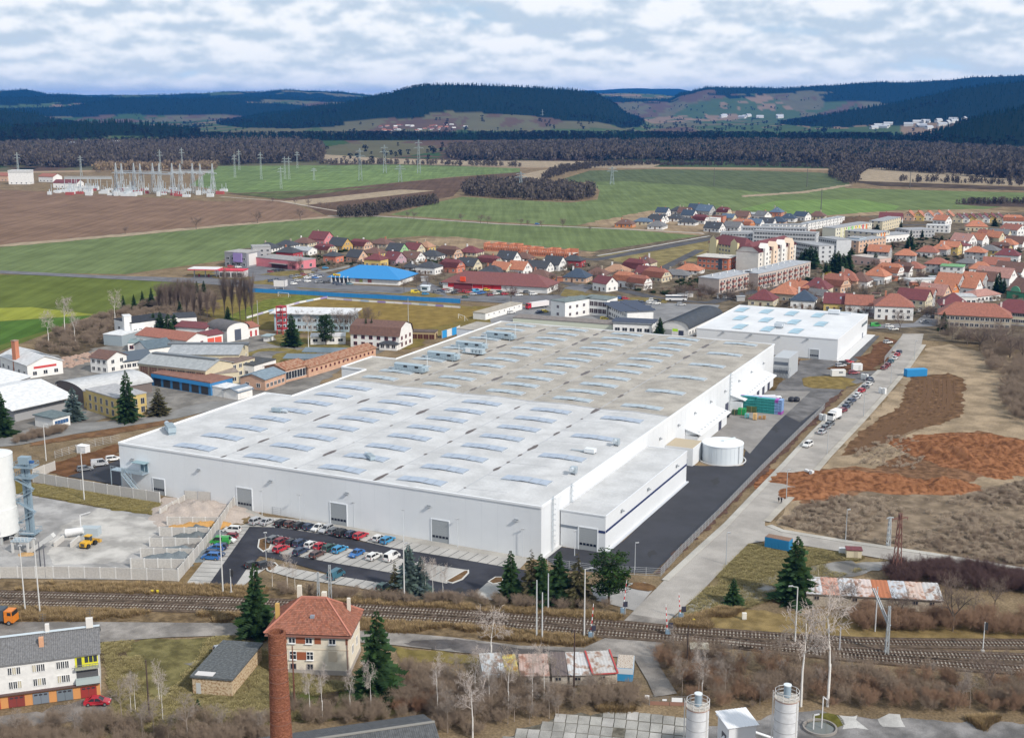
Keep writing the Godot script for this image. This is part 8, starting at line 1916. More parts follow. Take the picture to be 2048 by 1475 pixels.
	var e1 := Vector2(89.3,-413.6).direction_to(Vector2(84.2,-416)); var e2 := Vector2(e1.y,-e1.x)
	var yaw := -rad_to_deg(e1.angle())
	for r in 3:
		for i in 12:
			for k in 5 - (1 if r == 0 and i > 6 else 0):
				var violet := i < 2 or r == 2
				var at := base + e1 * (i * 1.24 - 2.4) - e2 * (r * 1.05 - 1.0) * -1.0 * -1.0
				var o := part(self,"plastic_crate",crate_mesh,mat(0.22,0.34,0.56) if violet and (i + k) % 5 else (mat(0.34,0.09,0.40) if violet else mat(0.04,0.28,0.27)),V3(at.x,0.22 + k * 1.0,at.y),yaw)
				tag(o,"bluish violet crate in the stacks at the dock, right end or rear row" if violet else "teal plastic crate in the stacks in front of the dock","crate","violet crates at the dock" if violet else "teal crates at the dock")
	for q in [["bright green covered bin left of the teal crates",78.1,-411.5,2.6,2.0,2.2,mat(0.01,0.22,0.06)],["olive netted pallet load in front of the teal crates",82.1,-415.2,3.4,1.8,1.6,mat(0.06,0.09,0.03)],["dark green pallet load beside the dock door",75.7,-411.5,1.8,1.5,1.6,mat(0.03,0.06,0.03)],["pale teal strapped box in front of the green bin",78.9,-406.8,1.3,1.4,1.4,mat(0.12,0.34,0.36)],["tall yellowish wood box on the dock apron",81.2,-404.6,1.2,2.0,1.4,mat(0.55,0.36,0.16)],["low wooden crate, middle of the three on the apron",83.1,-405.7,0.9,0.9,0.9,mat(0.40,0.22,0.09)],["low wooden crate, rightmost of the three on the apron",84.4,-405.3,1.0,1.1,0.9,mat(0.38,0.20,0.08)]]:
		var o := thing("pallet_load",q[0],"pallet load",q[1],q[2],-20,"",0.2)
		boxpart(o,"load",q[6],V3(0,q[4] / 2 + 0.15,0),V3(q[3],q[4],q[5]))
		for s in [-1,0,1]: boxpart(o,"pallet",mat(0.36,0.24,0.12),V3(s * q[3] * 0.4,0.07,0),V3(0.12,0.14,q[5]))
		boxpart(o,"strap",mat(0.3,0.22,0.1),V3(0,q[4] / 2 + 0.15,0),V3(0.12,q[4] + 0.03,q[5] + 0.03))
	lorry("white articulated lorry behind the crates at the dock",93.4,-422.8,3,Color(0.68,0.69,0.70),Color(0.62,0.62,0.66),12.0).position += V3(-7,0,-2.5)
	for q in [["black wrapped roll right of the white lorry, nearer one",99,-430.3,1.0],["black wrapped roll right of the white lorry, farther one",100.8,-430.3,1.0],["black tyre heap beside the dock wall, left one",70.5,-406,0.8],["black tyre heap beside the dock wall, right one",72,-407.8,1.1]]:
		var o := thing("black_bale",q[0],"bale",q[1],q[2],0,"",0.2)
		var b := MB.new()
		b.lathe([Vector2(0.5,0),Vector2(1.1,0.2),Vector2(1.25,0.8),Vector2(1.1,1.3),Vector2(0.6,1.7),Vector2(0.01,1.75)],12)
		part(o,"wrap",b.mesh(),mat(0.012,0.013,0.02,0.5)); o.scale = Vector3.ONE * q[3]
	build_poles()
func build_poles() -> void:
	var a := [[28,-268.7,6.4],[49.3,-271.8,7.7],[73.6,-320.3,8],[95.3,-363.8,8.3],[118.6,-408.6,8.1],[142.9,-459.4,6.9],[164.7,-500.7,8.3]]
	for i in a.size(): pole("street_lamp","slim grey street lamp, %s along the street from the level crossing" % ORD[i],"street lamp",a[i][0],a[i][1],a[i][2],{"arm": 0.4,"group": "street lamps"})
	pole("street_lamp","grey street lamp beside the side road at the brushy waste land","street lamp",80.9,-287.4,8,{"arm": 0.4})
	a = [[-64.4,-306.8,6.5],[-53.8,-301.7,7.0],[-39.5,-297.2,6.5],[-26.3,-287.1,8.0],[-13,-283.3,7.0],[2.5,-276.3,7.0]]
	for i in a.size(): pole("street_lamp","thin pale lamp, %s from the left along the warehouse front wall" % ORD[i],"lamp",a[i][0],a[i][1],a[i][2],{"r": 0.07,"c": Color(0.5,0.53,0.56),"group": "lamps along the front wall"})
	pole("street_lamp","lamp on the left kerb island of the car park","lamp",-57.1,-274.3,6.8,{"r": 0.07})
	pole("street_lamp","lamp at the low annex hall's roller door","lamp",14.7,-277.6,6.0,{"r": 0.07,"c": Color(0.5,0.53,0.56)})
	for q in [["tall white lamp post with bent arm beside the car park's lower left corner",-62.8,-255.1,14.4,1.2],["tall white lamp post in front of the blue spruce",-23,-250.7,12.9,0.6],["tall lamp post with striped base left of the crossing",14.4,-232.2,14.5,1.2],["tall curved lamp post in front of the patchwork shed",55.9,-229.8,11.7,-1.4],["pale mast at the left edge of the tracks, left one",-102.1,-245.4,14.3,0.0],["pale mast at the left edge of the tracks, right one",-98.6,-244.3,16.2,0.0],["lamp mast on the concrete yard's grass strip",-114.5,-319.5,13.2,0.8],["tall lamp mast on the light road behind the concrete yard",-138.3,-356.8,10.9,0.8]]: pole("lamp_post",q[0],"lamp post",q[1],q[2],q[3],{"r": 0.13,"c": Color(0.55,0.55,0.54),"arm": q[4]})
	for q in [["pale concrete catenary mast by the tracks, left of three",4.9,-232.2,12.2,Color(0.5,0.52,0.53)],["pale concrete catenary mast by the tracks, middle of three",6,-231.5,9.9,Color(0.5,0.52,0.53)],["pale catenary mast behind the tracks before the conifers",7.6,-246.2,8.1,Color(0.45,0.47,0.5)],["dark wooden pole amid the row of sheds",11.3,-210.4,11.4,Color(0.06,0.035,0.03)],["dark pole with crossbar right of the crossing",32.9,-217.7,9,Color(0.05,0.035,0.03)],["dark wooden pole on the lawn left of the chimney",-62.4,-197.5,11.6,Color(0.07,0.045,0.04)],["rusty thin pole in front of the cream house",-38.2,-202,12.2,Color(0.16,0.06,0.04)],["dark twin pole by the precast wall, left one",-106.2,-265.6,8.0,Color(0.13,0.13,0.15)],["dark twin pole by the precast wall, right one",-104.6,-264.1,8.0,Color(0.13,0.13,0.15)],["pale track mast amid the white birches, left one",61.5,-226,5.4,Color(0.4,0.4,0.42)],["pale track mast amid the white birches, right one",63.5,-225.3,5.4,Color(0.4,0.4,0.42)],["pale catenary post with stay before the patchwork shed",73.2,-235.1,9.6,Color(0.46,0.47,0.48)],["tall floodlight pole behind the mansard house",-48.6,-577.2,14.0,Color(0.4,0.4,0.4)],["floodlight pole at the left end of the pitch",-120.5,-583.9,12.0,Color(0.4,0.4,0.4)]]: pole("post",q[0],"pole",q[1],q[2],q[3],{"r": 0.13,"c": q[4],"lamp": false})
	pole("signal_mast","white railway signal mast at the car park's lower left corner","signal",-60.9,-254.6,5.8,{"c": Color(0.6,0.6,0.6),"signal": true,"lamp": false})
	pole("signal_mast","white railway signal with black heads at the right by the tracks","signal",91.3,-225.3,6.4,{"c": Color(0.6,0.62,0.62),"signal": true,"lamp": false})
	var galv := mat(0.42,0.45,0.47,0.5,0.3)
	lattice("lattice_mast","grey lattice mast behind the tiled roof, left one","mast",-41.6,-252.3,6.0,0.5,galv)
	lattice("lattice_mast","grey lattice mast behind the tiled roof, right and taller one","mast",-38.9,-251.2,8.0,0.6,galv)
	var m := lattice("lattice_mast","grey lattice catenary mast with slanting arm right of the birches","mast",72.4,-224.4,10,0.6,galv)
	var b := MB.new()
	b.bar(V3(0,6.0,0),V3(-2.6,12.5,-3.0),0.12); b.bar(V3(0.4,6.0,0),V3(-2.2,12.5,-3.0),0.08)
	part(m,"arm",b.mesh(),galv)
	lattice("power_pylon","rust brown lattice pylon beside the side road","pylon",86.2,-264.1,15.3,1.5,mat(0.16,0.075,0.06),[[14.0,2.0]],20,0.05,0.3)
	lattice("power_pylon","grey narrow lattice pylon left of the brown pylon","pylon",90.3,-284,7.5,0.7,galv,[[7.3,0.9]],20)
	for q in [["raised red and white barrier with dark signal left of the crossing road",15.6,-231.7,7.5,4.0],["raised red and white barrier at the far left corner of the crossing",23,-243.8,7.6,6.0],["raised thin red and white barrier at the near right of the crossing",31.1,-233.1,6.8,-4.0],["raised red and white barrier at the far right of the crossing",34.8,-241.2,5.9,-5.0]]:
		var o := thing("crossing_barrier",q[0],"barrier",q[1],q[2],0,"raised level crossing barriers")
		boxpart(o,"machine_box",mat(0.16,0.24,0.32),V3(0,0.7,0),V3(0.8,1.4,0.7))
		boxpart(o,"signal_head",mat(0.03,0.03,0.05),V3(0.6,2.3,0.1),V3(0.9,1.1,0.3))
		boxpart(o,"signal_post",mat(0.3,0.33,0.36),V3(0.6,1.0,0),V3(0.14,2.0,0.14))
		for k in 9:
			b = MB.new()
			b.tube(V3(0,1.2 + (q[3] - 1.2) * k / 9.0,0),V3(0,1.2 + (q[3] - 1.2) * (k + 1) / 9.0,0),0.13 - k * 0.008,0.122 - k * 0.008,8)
			part(o,"boom",b.mesh(),mat(0.55,0.03,0.035) if k % 2 else mat(0.7,0.7,0.7),V3(0,0,0)).rotation.z = -deg_to_rad(q[4])
	for q in [[-78.2,-255.1],[-77,-255.1],[37.3,-239.7]]:
		var o := part(self,"track_marker",unit_box(),mat(0.65,0.50,0.02),V3(q[0],0.4,q[1])); o.scale = V3(0.5,0.7,0.4)
		tag(o,["left one of two yellow track markers left of the spruce","right one of two yellow track markers left of the spruce","yellow track marker right of the crossing"][names["track_marker"] - 1],"marker")
	mesh_fence("grey wire fence on the brown strip between dark yard and street",[33.5,-265,39.1,-277.6,53.6,-307.2,71.1,-344.1,92.5,-388,108.3,-419.8],2.0,mat(0.30,0.31,0.32,0.6),0.4)
	mesh_fence("grey wire fence between the annex yard and the crossing",[8.2,-271.2,19.9,-266.8,33.5,-265],1.9,mat(0.36,0.38,0.40,0.6),2.6)
	mesh_fence("thin wire fence along the warehouse front wall",[-61.9,-307.9,-51.5,-303.2,-32.8,-295,-15,-286.4,1.9,-278.3],2.0,mat(0.30,0.32,0.34,0.6),2.6)
	mesh_fence("grey wire fence from the yard entrance up to the street's upper end",[146.7,-481.5,152.6,-500.7,170.8,-540.4],2.0,mat(0.30,0.31,0.32,0.6),0.5)
	mesh_fence("rusty wire fence below the row of sheds",[8.5,-204.8,17.4,-204.8,25.6,-206.7],1.5,mat(0.10,0.075,0.06),2.5)
	mesh_fence("wire fence along the brown bank behind the concrete yard",[-136.6,-359.5,-128.9,-372.7,-123,-378.4],2.2,mat(0.4,0.4,0.4),2.6)
func mesh_fence(label: String,a: Array,h: float,m: Material,step: float) -> void:
	var p := pts(a)
	var o := thing("wire_fence",label,"fence",p[0].x,p[0].y)
	var b := MB.new(); var pb := MB.new()
	pb.bar(Vector3.ZERO,V3(0,h + 0.1,0),0.05)
	var pm := pb.mesh()
	for i in p.size() - 1:
		var s := p[i] - p[0]; var e := p[i + 1] - p[0]
		for k in 5: b.bar(V3(s.x,0.15 + k * (h - 0.15) / 4,s.y),V3(e.x,0.15 + k * (h - 0.15) / 4,e.y),0.025)
		var l := s.distance_to(e)
		if step < 1.0:
			for k in int(l / step):
				var q := s.lerp(e,k * step / l)
				b.bar(V3(q.x,0.1,q.y),V3(q.x,h,q.y),0.02)
		for k in int(l / 2.6):
			var q := s.lerp(e,k * 2.6 / l)
			part(o,"post",pm,m,V3(q.x,0,q.y))
	part(o,"wire",b.mesh(),m)
func leafy(c: Color) -> Color:
	var s := rng.randf_range(0.6,1.35)
	return Color(c.r * s,c.g * s,c.b * s * rng.randf_range(0.85,1.15))
func crown_mesh(kind: String,v_ := 0) -> Array:
	var key := "tree" + kind + str(v_)
	if meshes.has(key): return meshes[key]
	rng.seed = hash(key)
	var b := MB.new(); var t := MB.new()
	match kind:
		"spruce","blue","sparse":
			var c := Color(0.028,0.052,0.022) if kind != "blue" else Color(0.075,0.105,0.10)
			if kind == "sparse": c = Color(0.07,0.065,0.035)
			t.tube(Vector3.ZERO,V3(0,9.6,0),0.16,0.02,6)
			var tiers := 34
			for j in tiers:
				var k := float(j) / tiers
				var y := 0.7 + 9.2 * k
				var r := 2.3 * pow(1.0 - k,0.85) * rng.randf_range(0.78,1.15) + 0.08
				var n := int(lerpf(12,4,k)) - (3 if kind == "sparse" else 0)
				for i in n:
					var a := TAU * (i + rng.randf()) / n + j * 0.7
					var d := V3(cos(a),0,sin(a)); var side := V3(-d.z,0,d.x)
					var l := r * rng.randf_range(0.5,1.2)
					var o := V3(0,y,0)
					var tip := o + d * l + V3(0,-l * rng.randf_range(0.15,0.4),0)
					b.col = leafy(c)
					for s in 6:
						var f := 0.2 + 0.14 * s
						var m := o.lerp(tip,f)
						if s == 3: b.col = leafy(c * 1.25)
						var wl := l * 0.36 * (1.15 - f) + 0.14
						for q in [1.0,-1.0]:
							b.tri(m,m + side * q * wl + d * wl * 0.6 + V3(0,-0.16 - rng.randf() * 0.14,0),m + d * 0.34 * l + V3(0,0.03,0))
					b.tri(o.lerp(tip,0.3) + side * 0.1,tip,o.lerp(tip,0.3) - side * 0.1)
		"pine":
			t.tube(Vector3.ZERO,V3(0.2,9.0,0),0.22,0.06,6)
			for i in 80:
				var a := rng.randf() * TAU; var y := rng.randf_range(2.2,9.6)
				var r := sqrt(rng.randf()) * 2.7 * sqrt(maxf(0.1,1.0 - pow((y - 6.0) / 4.2,2)))
				var o := V3(cos(a) * r,y,sin(a) * r)
				t.tube(V3(0.1,y - r * 0.4,0),o,0.05,0.02,3,false)
				b.col = leafy(Color(0.032,0.058,0.022))
				for k in 34:
					var p := o + V3(rng.randfn() * 0.5,rng.randfn() * 0.28,rng.randfn() * 0.5)
					var u := V3(rng.randfn(),rng.randfn() * 0.5,rng.randfn()).normalized() * 0.34; var w := V3(rng.randfn(),rng.randfn() * 0.4,rng.randfn()).normalized() * 0.3
					b.tri(p - u,p + w,p + u)
		"birch","bare","poplar","brush":
			var stack := []
			var tall: float = {"birch": 4.6,"bare": 2.6,"poplar": 3.2,"brush": 0.6}[kind]
			t.tube(Vector3.ZERO,V3(rng.randf_range(-0.2,0.2),tall,rng.randf_range(-0.2,0.2)),0.17 if kind != "brush" else 0.05,0.12 if kind != "brush" else 0.05,6,false)
			var stems: int = {"birch": 1,"bare": 3,"poplar": 5,"brush": 9}[kind]
			for i in stems:
				var a := TAU * i / stems + rng.randf()
				var sp: float = {"birch": 0.05,"bare": 0.55,"poplar": 0.10,"brush": 0.5}[kind]
				stack.append([V3(0,tall * (0.95 if kind != "poplar" else 0.3 + 0.15 * i),0),V3(cos(a) * sp,1,sin(a) * sp).normalized(),{"birch": 5.2,"bare": 4.2,"poplar": 5.5,"brush": 5.0}[kind],0.11 if kind != "brush" else 0.045,0])
			while stack.size():
				var q: Array = stack.pop_back()
				var p: Vector3 = q[0]; var d: Vector3 = q[1]; var l: float = q[2]; var r: float = q[3]
				var n := 3
				for s in n:
					var e := p + d * l / n
					var r2 := r * 0.78
					(t if q[4] == 0 else b).tube(p,e,r,r2,4 if q[4] < 2 else 3,false)
					p = e; r = r2
					d = (d + V3(rng.randfn() * 0.12,0.06 if kind != "birch" or q[4] < 2 else -0.15,rng.randfn() * 0.12)).normalized()
					if q[4] < 3:
						for k in (3 if q[4] < 2 else 2):
							var a := rng.randf() * TAU
							var out := d.cross(V3(cos(a),0.2,sin(a))).normalized()
							stack.append([p,(d * (0.75 if kind != "poplar" else 2.2) + out * 0.85 + V3(0,0.15,0)).normalized(),l * rng.randf_range(0.4,0.58),maxf(r * 0.62,0.03 if kind == "birch" else 0.017),q[4] + 1])
	rng.seed = hash(key) + 1
	meshes[key] = [b.mesh(),t.mesh()]
	return meshes[key]
func bark(kind: String) -> Material:
	if kind == "birch": return mat(0.66,0.64,0.61,0.9,0,noise_tex(81,0.03,[[0.2,0.25],[0.3,1.0]]),1.5)
	return mat(0.085,0.062,0.045) if kind != "bare" else mat(0.11,0.085,0.065)
func tree(label: String,cat: String,x: float,z: float,h: float,kind: String,wide := 1.0,v_ := 0,group := "",twig := Color(0.17,0.125,0.10)) -> Node3D:
	var o := thing({"spruce": "spruce_tree","blue": "blue_spruce","sparse": "sparse_spruce","pine": "pine_tree","birch": "birch_tree","bare": "bare_tree","poplar": "poplar_tree","brush": "bare_shrub"}[kind],label,cat,x,z,fmod(absf(x * 37 + z * 11),360),group)
	var me := crown_mesh(kind,v_)
	part(o,"trunk",me[1],bark(kind))
	part(o,"crown",me[0],vmat(0.9,true) if kind in ["spruce","blue","sparse","pine"] else (mat(0.46,0.40,0.36) if kind == "birch" else mat(twig.r,twig.g,twig.b)))
	o.scale = V3(h / 10.0 * wide,h / 10.0,h / 10.0 * wide)
	return o
func trees(phrase: String,a: Array,kind: String,wide := 1.0) -> void:
	for i in a.size(): tree("%s, %s from the left %s" % [{"spruce": "dark green spruce","blue": "blue spruce","sparse": "thinned brown spruce","pine": "dark pine","birch": "white bare birch","bare": "leafless brown tree","poplar": "tall narrow bare poplar","brush": "leafless shrub"}[kind],ORD[i],phrase],"tree",a[i][0],a[i][1],a[i][2],kind,wide * (a[i][3] if a[i].size() > 3 else 1.0),i % 3,"trees " + phrase)
func scatter(called: String,poly: Array,n: int,me: Mesh,m: Material,lo: float,hi: float,y := 0.0,gaps := -1.0,tint := false) -> void:
	var p := pts(poly)
	var r := Rect2(p[0],Vector2.ZERO)
	for q in p: r = r.expand(q)
	var at := []
	var tries := 0
	while at.size() < n and tries < n * 12:
		tries += 1
		var q := r.position + Vector2(rng.randf(),rng.randf()) * r.size
		if Geometry2D.is_point_in_polygon(q,p) and rough.get_noise_2d(q.x * 14.0,q.y * 14.0) > gaps: at.append(q)
	put(called,at,me,m,lo,hi,y,tint)
func put(called: String,at: Array,me: Mesh,m: Material,lo: float,hi: float,y := 0.0,tint := false) -> void:
	var mm := MultiMesh.new()
	mm.transform_format = MultiMesh.TRANSFORM_3D; mm.use_colors = tint; mm.mesh = me; mm.instance_count = at.size()
	for i in at.size():
		var s := rng.randf_range(lo,hi); var q = at[i]
		mm.set_instance_transform(i,Transform3D(Basis(Vector3.UP,rng.randf() * TAU).scaled(V3(s * rng.randf_range(0.8,1.25),s,s * rng.randf_range(0.8,1.25))),V3(q.x,y,q.y) if q is Vector2 else q))
		if tint:
			var g := rng.randf_range(0.6,1.3)
			mm.set_instance_color(i,Color(g,g * rng.randf_range(0.92,1.06),g * rng.randf_range(0.85,1.05)))
	var o := MultiMeshInstance3D.new()
	o.name = numbered(called); o.multimesh = mm; o.material_override = m
	add_child(o,true)
	o.set_meta("kind","stuff")
func tuft_mesh(c: Color,n: int,h: float,spread: float,w := 0.05) -> ArrayMesh:
	var b := MB.new()
	for i in n:
		var a := rng.randf() * TAU; var d := V3(cos(a),0,sin(a)); var r := rng.randf() * spread
		b.col = leafy(c)
		var o := d * r
		b.tri(o - d.cross(Vector3.UP) * w,o + V3(d.x * h * 0.45,h * rng.randf_range(0.5,1.1),d.z * h * 0.45),o + d.cross(Vector3.UP) * w)
	return b.mesh()
func far_crown(c: Color,cone: bool,n := 5) -> ArrayMesh:
	var b := MB.new()
	if cone:
		for j in 3:
			for i in 6:
				var a := TAU * i / 6 + j; var e := TAU * (i + 1) / 6 + j
				var r := (2.6 - j * 0.7) * rng.randf_range(0.8,1.2)
				b.col = leafy(c)
				b.tri(V3(cos(a) * r,1.5 + j * 4,sin(a) * r),V3(0,8.0 + j * 4.2,0),V3(cos(e) * r,1.5 + j * 4,sin(e) * r))
	else:
		for k in n * 9:
			var p := V3(rng.randfn() * 1.9,rng.randf_range(2.0,12.5),rng.randfn() * 1.9)
			var l := rng.randf_range(1.5,3.8)
			b.col = leafy(c)
			b.tri(p + V3(rng.randfn() * 0.5,-l * 0.6,rng.randfn() * 0.5),p + V3(rng.randfn() * 0.8,l * 0.7,rng.randfn() * 0.8),p + V3(rng.randfn() * 1.3,rng.randfn() * 0.5,rng.randfn() * 1.3))
		b.col = c; b.bar(Vector3.ZERO,V3(0,5,0),0.22)
	return b.mesh()
func build_trees() -> void:
	tree("big dark spruce left of the cream house","tree",-51,-232.9,16,"spruce",1.05)
	tree("tall dark spruce right of the cream house","tree",-23.9,-206.1,17.4,"spruce",1.15,1)
	tree("broad spruce with uneven top beside the patchwork shed","tree",60.6,-251.2,15,"spruce",1.35,2)
	tree("small green conifer on the dry grass right of the crossing","tree",47,-249.1,6,"spruce",1.5,1)
	tree("tiny dark conifer on the lawn left of the chimney","tree",-55.1,-201.6,2.4,"spruce",1.5)
	tree("green spruce, leftmost in the group before the warehouse corner","tree",-0.3,-251.8,11.4,"spruce",1.1,1)
	tree("spruce with brown top, second in the group before the warehouse corner","tree",4.1,-250.7,12.2,"sparse",1.1,1)
	tree("full dark conifer, third in the group before the warehouse corner","tree",6.2,-250.2,11.3,"spruce",1.35,2)
	tree("wide dark conifer, fourth in the group before the warehouse corner","tree",10,-251.2,11.5,"spruce",1.45)
	tree("brownish spruce, fifth in the group before the warehouse corner","tree",14,-249.1,12.1,"sparse",1.15,2)
	tree("wide pine, rightmost in the group before the warehouse corner","tree",20.6,-249.1,12.3,"pine",1.2,2)
	tree("blue spruce, taller of two between car park and railway","tree",-22.3,-254.6,11.7,"blue",1.25)
	tree("blue spruce, right one of two between car park and railway","tree",-19.7,-254,9.2,"blue",1.2,1)
	tree("thin brownish spruce at the left of the two blue spruces","tree",-25.4,-254.6,8.0,"sparse",0.9)
	tree("dark spruce before the light blue stand","tree",-95.5,-532.4,14.9,"spruce",1.25,2)
	tree("round dark pine before the light blue stand","tree",-81.1,-534.6,13.7,"pine",1.05,1)
	tree("narrow dark conifer before the mansard house, left one","tree",-63.2,-532.4,13.0,"spruce",0.7)
	tree("narrow dark conifer before the mansard house, right one","tree",-60.8,-532.4,12.5,"spruce",0.75,1)
	tree("white stemmed birch between the spruce and the pine by the stand","tree",-86.9,-523.6,12.5,"birch",1.0,1)
	tree("tall slender spruce in front of the yellow office","tree",-127.9,-403.3,18,"spruce",0.95,2)
	tree("spruce between the white storage roof and the yellow office","tree",-146.4,-404.6,11.6,"blue",1.4,2)
	tree("brownish spruce right of the yellow office","tree",-119.8,-411.4,10.8,"sparse",1.5)
	tree("big conifer at the left edge beside the storage roof","tree",-163.1,-385.6,15.6,"spruce",1.3,1)
	trees("in the dark group before the flat roofed building",[[-161.9,-555.8,11.0],[-157.4,-550.9,12.5],[-153.4,-548.5,12.0],[-152.4,-555.8,10.5]],"spruce",1.4)
	trees("of the row above the scrub bank",[[-196.4,-623.8,8.5],[-192.9,-630,8.0],[-191.3,-639.4,8.5],[-186.6,-639.4,10.0],[-181.8,-659.1,9.0],[-173.5,-669.4,9.5],[-170,-667.7,9.5],[-166.7,-669.4,9.5]],"spruce",0.95)
	trees("among the poplars by the training lawn",[[-163.6,-607.5,8.0],[-135.3,-586.5,9.0]],"spruce",1.2)
	trees("at the training lawn",[[-157.6,-597.5,14],[-153.5,-594.8,13],[-149.7,-592,14],[-145.7,-589.3,14],[-142.6,-589.3,13],[-139.2,-597.5,21],[-134.9,-594.8,20],[-130.7,-592,21],[-127.9,-592,20],[-124.2,-589.3,20]],"poplar",0.55)
	trees("behind the flat roofed building",[[-178.5,-623.8,11],[-177.3,-626.9,12],[-173.8,-620.8,12],[-173.5,-626.9,13],[-170.6,-623.8,12],[-170.2,-630,13],[-167.4,-626.9,13],[-167.4,-633.1,12],[-164.6,-630,13],[-164.1,-636.2,12]],"poplar",0.8)
	trees("in front of the light blue stand",[[-98.4,-570.8,11],[-91.5,-568.2,11],[-78.5,-560.7,13],[-73.9,-560.7,12],[-68.8,-565.7,14],[-65.1,-568.2,12]],"bare",0.95)
	trees("along the field road",[[-93.9,-1127,7],[-87.4,-1117.4,8],[-44.5,-1094.2,8],[-27.1,-1076.4,9],[-21,-1072,9],[7.6,-1059.1,7],[13.5,-1054.8,6],[24.7,-1046.4,7],[42.1,-1034.1,10],[63.2,-1014.2,5]],"bare",1.1)
	trees("along the field track by the substation",[[-248.6,-1304.7,6],[-221,-1279.5,7],[-203.4,-1255.3,8],[-189.2,-1237.7,7],[-179.4,-1220.6,8],[-219.6,-1080.8,12],[-187.4,-1108,12],[-260.1,-1030.1,12],[-306.8,-991.2,7]],"bare",1.3)
	trees("beside the scrub bank at the green field",[[-202,-534.6,12],[-203.9,-560.7,14],[-188.3,-583.9,13],[-193.6,-543.8,10]],"birch",1.0)
	tree("white branched birch standing behind the row of sheds","tree",-4,-219.8,9.1,"birch",1.3)
	tree("tall white birch above the tracks, left one of the pair","tree",51.1,-203.4,16.4,"birch",0.95,1)
	tree("tall white birch above the tracks, right one of the pair","tree",55.8,-203.4,17.4,"birch",1.0,2)
	tree("white birch below the sheds at the bottom edge","tree",-6.6,-191.8,9.0,"birch",1.1,1)
	tree("white birch behind the left silo","tree",34,-205.7,7.5,"birch",0.8,2)
	trees("among the brush below the sheds",[[-6.6,-205.7,8],[-4,-202,9],[-0.7,-201.1,9],[3.6,-203.8,8],[5.7,-204.8,9]],"birch",0.7)
	trees("on the lower lawn",[[-66.7,-201.1,6],[-66.2,-202,6],[-63,-205.7,6],[-60.4,-198.4,7],[-34.9,-198.4,8],[-32.8,-198.4,8],[-28.2,-200.1,7],[-24.6,-200.5,8],[-13,-200.1,9]],"birch",0.6)
	trees("at the car park's lower edge",[[-18.6,-253.4,7],[-17,-252.3,7],[-14.9,-252.3,6],[-52.8,-259.1,5],[-49.3,-258,7],[-47.5,-257.4,5]],"birch",0.7)
	trees("around the patchwork shed",[[71.3,-247.2,7],[80.3,-242,7],[88.9,-235.3,13],[101.4,-245.9,8],[85.9,-207.6,10]],"bare",1.1)
	trees("behind the street's right end",[[195.9,-546.2,10],[198.5,-534.6,11],[199.9,-523.6,12],[204.3,-518.2,14],[206.6,-507.7,14],[207.7,-497.7,14],[195.2,-560.7,9],[214.9,-534.6,13]],"bare",1.3)
	tree("big bare tree at the upper end of the concrete street","tree",178.5,-565.7,12.0,"bare",1.0,2)
	tree("dark spruce in front of the long beige apartment house","tree",199.4,-568.2,9.5,"spruce",1.2,1)
	tree("dark red leafless tree in the red market's car park","tree",-0.5,-652.4,10.0,"bare",1.2,1,"",Color(0.09,0.03,0.03))
	trees("of the bare trees round the supermarkets",[[-132.8,-778.4,9],[-59.8,-685.5,9],[-54.3,-704.2,8],[-48,-704.2,9],[-39.7,-734.2,8],[22.1,-676.5,7],[25.6,-672.9,8],[91.7,-645.8,9]],"bare",1.0)
	tree("dark spruce behind the solar roofed workshop","tree",66.9,-555.8,9.0,"spruce",1.4,2)
	trees("by the white and orange apartment house",[[187,-805.2,9],[186.6,-790.8,13,1.5],[188.6,-786.1,15,1.5],[196.2,-805.2,12],[196.6,-759.1,14,1.3],[199,-759.1,15,1.3],[202.8,-761.3,13,1.3],[207.9,-767.9,14],[187.7,-742.1,11]],"spruce",1.2)
	trees("scattered through the gardens of the town",[[237.9,-837,11],[225.3,-826.7,9,1.6],[233,-797.2,9,1.4],[290.4,-994.8,8,2.0],[315,-1013.4,9],[279.5,-881,10],[285.2,-892.7,14],[316.1,-962.9,7],[313.6,-910.8,8,1.5],[270.3,-886.8,6],[250.5,-811.7,6,1.6],[406.2,-1052.9,8,1.6],[272.6,-693.4,11],[271.2,-682.6,9],[268.3,-686.2,10]],"spruce",1.1)
	tree("yellow flowering shrub below the conifers","tree",188.3,-739.7,5.0,"brush",1.5,0,"",Color(0.55,0.42,0.03))
	for q in [[[51.2,-766.9,117.8,-778.4,105.6,-659.1,89.6,-659.1,50.7,-713.9],26],[[153.5,-659.1,217.8,-734.2,234,-676.5,202.7,-597.5,167.7,-611.9],40],[[253.9,-884.1,399.8,-983.8,300.7,-734.2,239.5,-676.5,217.8,-734.2],46],[[179.4,-983.8,296.5,-1022.1,253.9,-884.1,168.8,-884.1],20],[[-149.7,-802.4,24.5,-802.4,46.2,-734.2,-36.2,-724,-130.9,-766.9],30],[[97.3,-676.5,123.5,-685.5,158.6,-734.2,116.2,-659.1],12],[[220.2,-659.1,303,-734.2,254.1,-611.9,217.3,-611.9],18]]:
		var p := pts(q[0])
